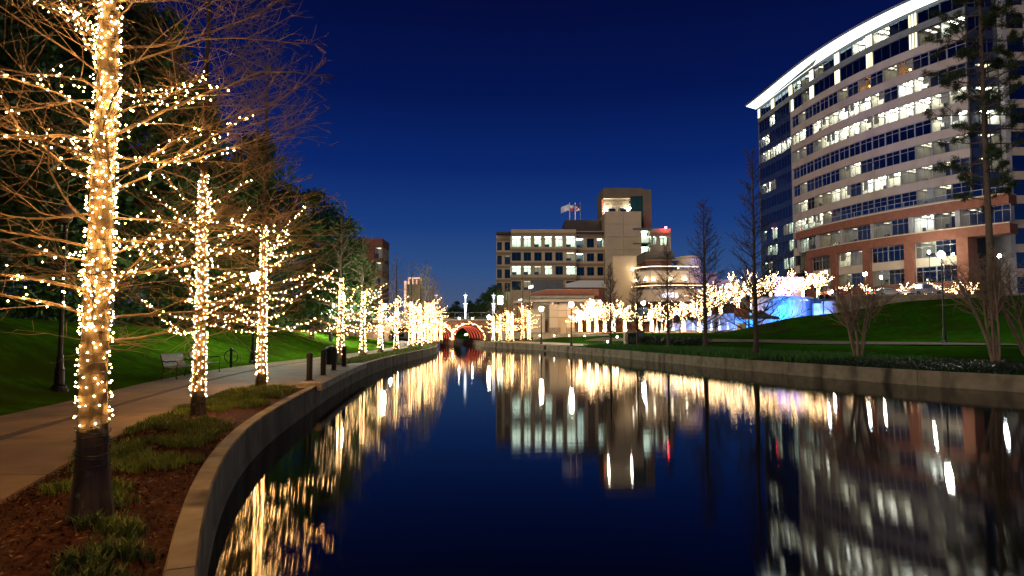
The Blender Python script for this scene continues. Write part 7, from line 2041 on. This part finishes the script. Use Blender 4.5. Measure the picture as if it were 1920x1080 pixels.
# ------------------------------------------------------------------ people
def person(label, loc, rz, top, legs, arms, seated=False, hair=True):
    t = local_thing('person', label, 'person', loc, rz)
    V = {}; E = []; R = []
    names = []
    def v(n, p, r): names.append(n); V[n] = len(R); R.append((p, r))
    h = 1.74
    v('pelvis', (0, 0, 0.94), (0.155, 0.11)); v('waist', (0, 0, 1.10), (0.14, 0.10)); v('chest', (0, 0.0, 1.30), (0.175, 0.12)); v('neck0', (0, 0, 1.46), (0.085, 0.07)); v('neck1', (0, 0.01, 1.53), (0.055, 0.055))
    v('head0', (0, 0.015, 1.60), (0.078, 0.09)); v('head1', (0, 0.01, 1.68), (0.082, 0.095)); v('head2', (0, 0.0, 1.745), (0.045, 0.05))
    E += [('pelvis', 'waist'), ('waist', 'chest'), ('chest', 'neck0'), ('neck0', 'neck1'), ('neck1', 'head0'), ('head0', 'head1'), ('head1', 'head2')]
    for s, nm in ((-1, 'a'), (1, 'b')):
        v('hip' + nm, (s * 0.10, 0, 0.88), (0.095, 0.095)); v('kn' + nm, (s * 0.11, -0.01 + 0.02 * s, 0.49), (0.062, 0.062)); v('an' + nm, (s * 0.12, 0.03 * s, 0.09), (0.045, 0.05)); v('toe' + nm, (s * 0.14, -0.16 + 0.03 * s, 0.035), (0.04, 0.03))
        E += [('pelvis', 'hip' + nm), ('hip' + nm, 'kn' + nm), ('kn' + nm, 'an' + nm), ('an' + nm, 'toe' + nm)]
        el, hd = arms[(s + 1) // 2]
        v('sh' + nm, (s * 0.19, 0, 1.41), (0.06, 0.06)); v('el' + nm, el, (0.046, 0.046)); v('wr' + nm, hd, (0.034, 0.034))
        d = (Vector(hd) - Vector(el)).normalized()
        v('ha' + nm, tuple(Vector(hd) + d * 0.08), (0.034, 0.022))
        E += [('chest', 'sh' + nm), ('sh' + nm, 'el' + nm), ('el' + nm, 'wr' + nm), ('wr' + nm, 'ha' + nm)]
        for q in range(4):
            off = Vector(((q - 1.5) * 0.016, 0, 0))
            v(f'f{q}{nm}', tuple(Vector(hd) + d * (0.155 - 0.012 * abs(q - 1.3)) + off), (0.009, 0.009)); E.append(('ha' + nm, f'f{q}{nm}'))
    me = bpy.data.meshes.new('body')
    me.from_pydata([p for p, r in R], [(V[a], V[b]) for a, b in E], [])
    o = bpy.data.objects.new('body', me); COL.objects.link(o)
    sk = o.modifiers.new('skin', 'SKIN'); sk.use_smooth_shade = True
    for i, (p, r) in enumerate(R):
        me.skin_vertices[0].data[i].radius = r
        me.skin_vertices[0].data[i].use_root = (i == 0)
    sb_ = o.modifiers.new('sub', 'SUBSURF'); sb_.levels = 1; sb_.render_levels = 1
    dg = bpy.context.evaluated_depsgraph_get()
    m2 = bpy.data.meshes.new_from_object(o.evaluated_get(dg))
    bpy.data.objects.remove(o)
    m2.materials.clear()
    for m in (top, legs, M['skin'], M['black']): m2.materials.append(m)
    for p in m2.polygons:
        c = p.center
        hand = any((c - Vector(arms[k][1])).length < 0.17 and (c - Vector(arms[k][0])).length > 0.2 for k in (0, 1))
        p.material_index = 2 if (c.z > 1.50 or hand) else (0 if c.z > 0.90 or abs(c.x) > 0.23 else (1 if c.z > 0.10 else 3))
        p.use_smooth = True
    b = bpy.data.objects.new('body', m2); b.parent = t; COL.objects.link(b)
    mb = MB()
    V3 = ICO[0] * np.array([0.098, 0.112, 0.10]) + np.array([0, 0.02, 1.70])
    V3[:, 1] = np.where(V3[:, 2] < 1.70, np.maximum(V3[:, 1], 0.03), V3[:, 1])
    mb.add(V3, ICO[1]); mb.build('hair', M['hair'], t, smooth=True)
    for s in (-1, 1):
        mb = MB(); mb.balls([(s * 0.03, -0.082, 1.665)], 0.010); mb.build('eye', M['black'], t)
    mb = MB(); mb.add([(-0.012, -0.085, 1.625), (0.012, -0.085, 1.625), (0, -0.110, 1.632), (0, -0.088, 1.665)], [(0, 1, 2), (0, 2, 3), (1, 3, 2)]); mb.build('nose', M['skin'], t)
    return t
q = (XP(1343, 90), 90); person('person in dark clothes standing with hands raised together, before the pale blue fountain', (q[0], q[1], zr(*q) + 0.07), pi * 0.9, M['jacket'], M['jeans'], (((-0.26, -0.03, 1.15), (-0.10, -0.22, 1.25)), ((0.26, -0.03, 1.15), (0.10, -0.22, 1.25))))
q = (XP(1276, 91), 91); person('person in a grey shirt and dark trousers standing by a plaza tree trunk', (q[0], q[1], zr(*q) + 0.07), -0.7, M['shirt'], M['jeans'], (((-0.25, 0.0, 1.14), (-0.24, -0.12, 0.92)), ((0.25, -0.02, 1.14), (0.15, -0.22, 1.08))))

# ------------------------------------------------------------------ vehicles on the road
def vehicle(label, loc, rz, paint, pickup):
    t = local_thing('pickup_truck' if pickup else 'parked_car', label, 'truck' if pickup else 'car', loc, rz)
    L = 5.4 if pickup else 4.6; W_ = 0.94 if pickup else 0.88
    body = [(0.05, 0.42), (0.10, 0.85), (0.35, 1.02), (1.55, 1.08), (L - 0.1, 1.08), (L, 0.95), (L, 0.45)] if pickup else [(0.03, 0.4), (0.08, 0.75), (0.4, 0.88), (1.2, 0.98), (L - 0.6, 1.02), (L - 0.05, 0.95), (L, 0.45)]
    cab = [(1.45, 1.07), (2.05, 1.78), (3.35, 1.82), (3.55, 1.07)] if pickup else [(1.15, 0.97), (1.9, 1.46), (3.2, 1.48), (4.1, 1.01)]
    mb = MB(); mb.extr(body, -W_, W_); mb.build('body', paint, t)
    mb = MB(); mb.extr(cab, -W_ * 0.88, W_ * 0.88); mb.build('cab', paint, t)
    for s in (-1, 1):
        y = s * (W_ * 0.88 + 0.012)
        c = [(cab[0][0] + 0.35, cab[0][1] + 0.1), (cab[1][0] + 0.1, cab[1][1] - 0.12), (cab[2][0] - 0.1, cab[2][1] - 0.12), (cab[3][0] - 0.2, cab[3][1] + 0.1)]
        mb = MB(); mb.extr(c, min(y, y - s * 0.02), max(y, y - s * 0.02)); mb.build('side_window', M['dglass'], t)
        for xx in (1.0, L - 1.15):
            mb = MB()
            a = np.linspace(0, 2 * pi, 17)[:-1]
            ringp = [(xx + 0.37 * cos(q), 0.37 + 0.37 * sin(q)) for q in a]
            mb.extr(ringp, min(s * (W_ - 0.16), s * (W_ + 0.03)), max(s * (W_ - 0.16), s * (W_ + 0.03))); w = mb.build('wheel', M['tyre'], t)
            mb = MB(); mb.extr([(xx + 0.2 * cos(q), 0.37 + 0.2 * sin(q)) for q in a], min(s * (W_ + 0.032), s * (W_ + 0.045)), max(s * (W_ + 0.032), s * (W_ + 0.045))); mb.build('rim', M['steel'], w)
        mb = MB(); mb.box(L + 0.002, L + 0.03, s * W_ * 0.8 - 0.09, s * W_ * 0.8 + 0.09, 0.72, 0.95); mb.build('tail_light', M['tailred'] if not pickup else M['carred'], t)
        mb = MB(); mb.box(0.02, 0.09, s * W_ * 0.75 - 0.13, s * W_ * 0.75 + 0.13, 0.62, 0.80); mb.build('headlight', M['white'], t)
    mb = MB(); mb.add([(cab[0][0] - 0.01, -W_ * 0.8, cab[0][1] + 0.06), (cab[0][0] - 0.01, W_ * 0.8, cab[0][1] + 0.06), (cab[1][0] - 0.03, W_ * 0.74, cab[1][1] - 0.06), (cab[1][0] - 0.03, -W_ * 0.74, cab[1][1] - 0.06)], [(0, 1, 2, 3)]); mb.build('windscreen', M['dglass'], t)
    return t
vehicle('white pickup truck parked on the road behind the railing, below the greenish street lamp', (XP(1763, 99), 98.5, RD + 0.02), pi + 0.1, M['carwhite'], True)
vehicle('white car parked near the small warm lamp, behind the concrete wall', (XP(1690, 103), 103, RD + 0.02), pi + 0.12, M['carwhite'], False)
vehicle('red car behind the lit tree beside the concrete pier', (XP(1596, 105), 105, RD + 0.02), pi + 0.2, M['carred'], False)
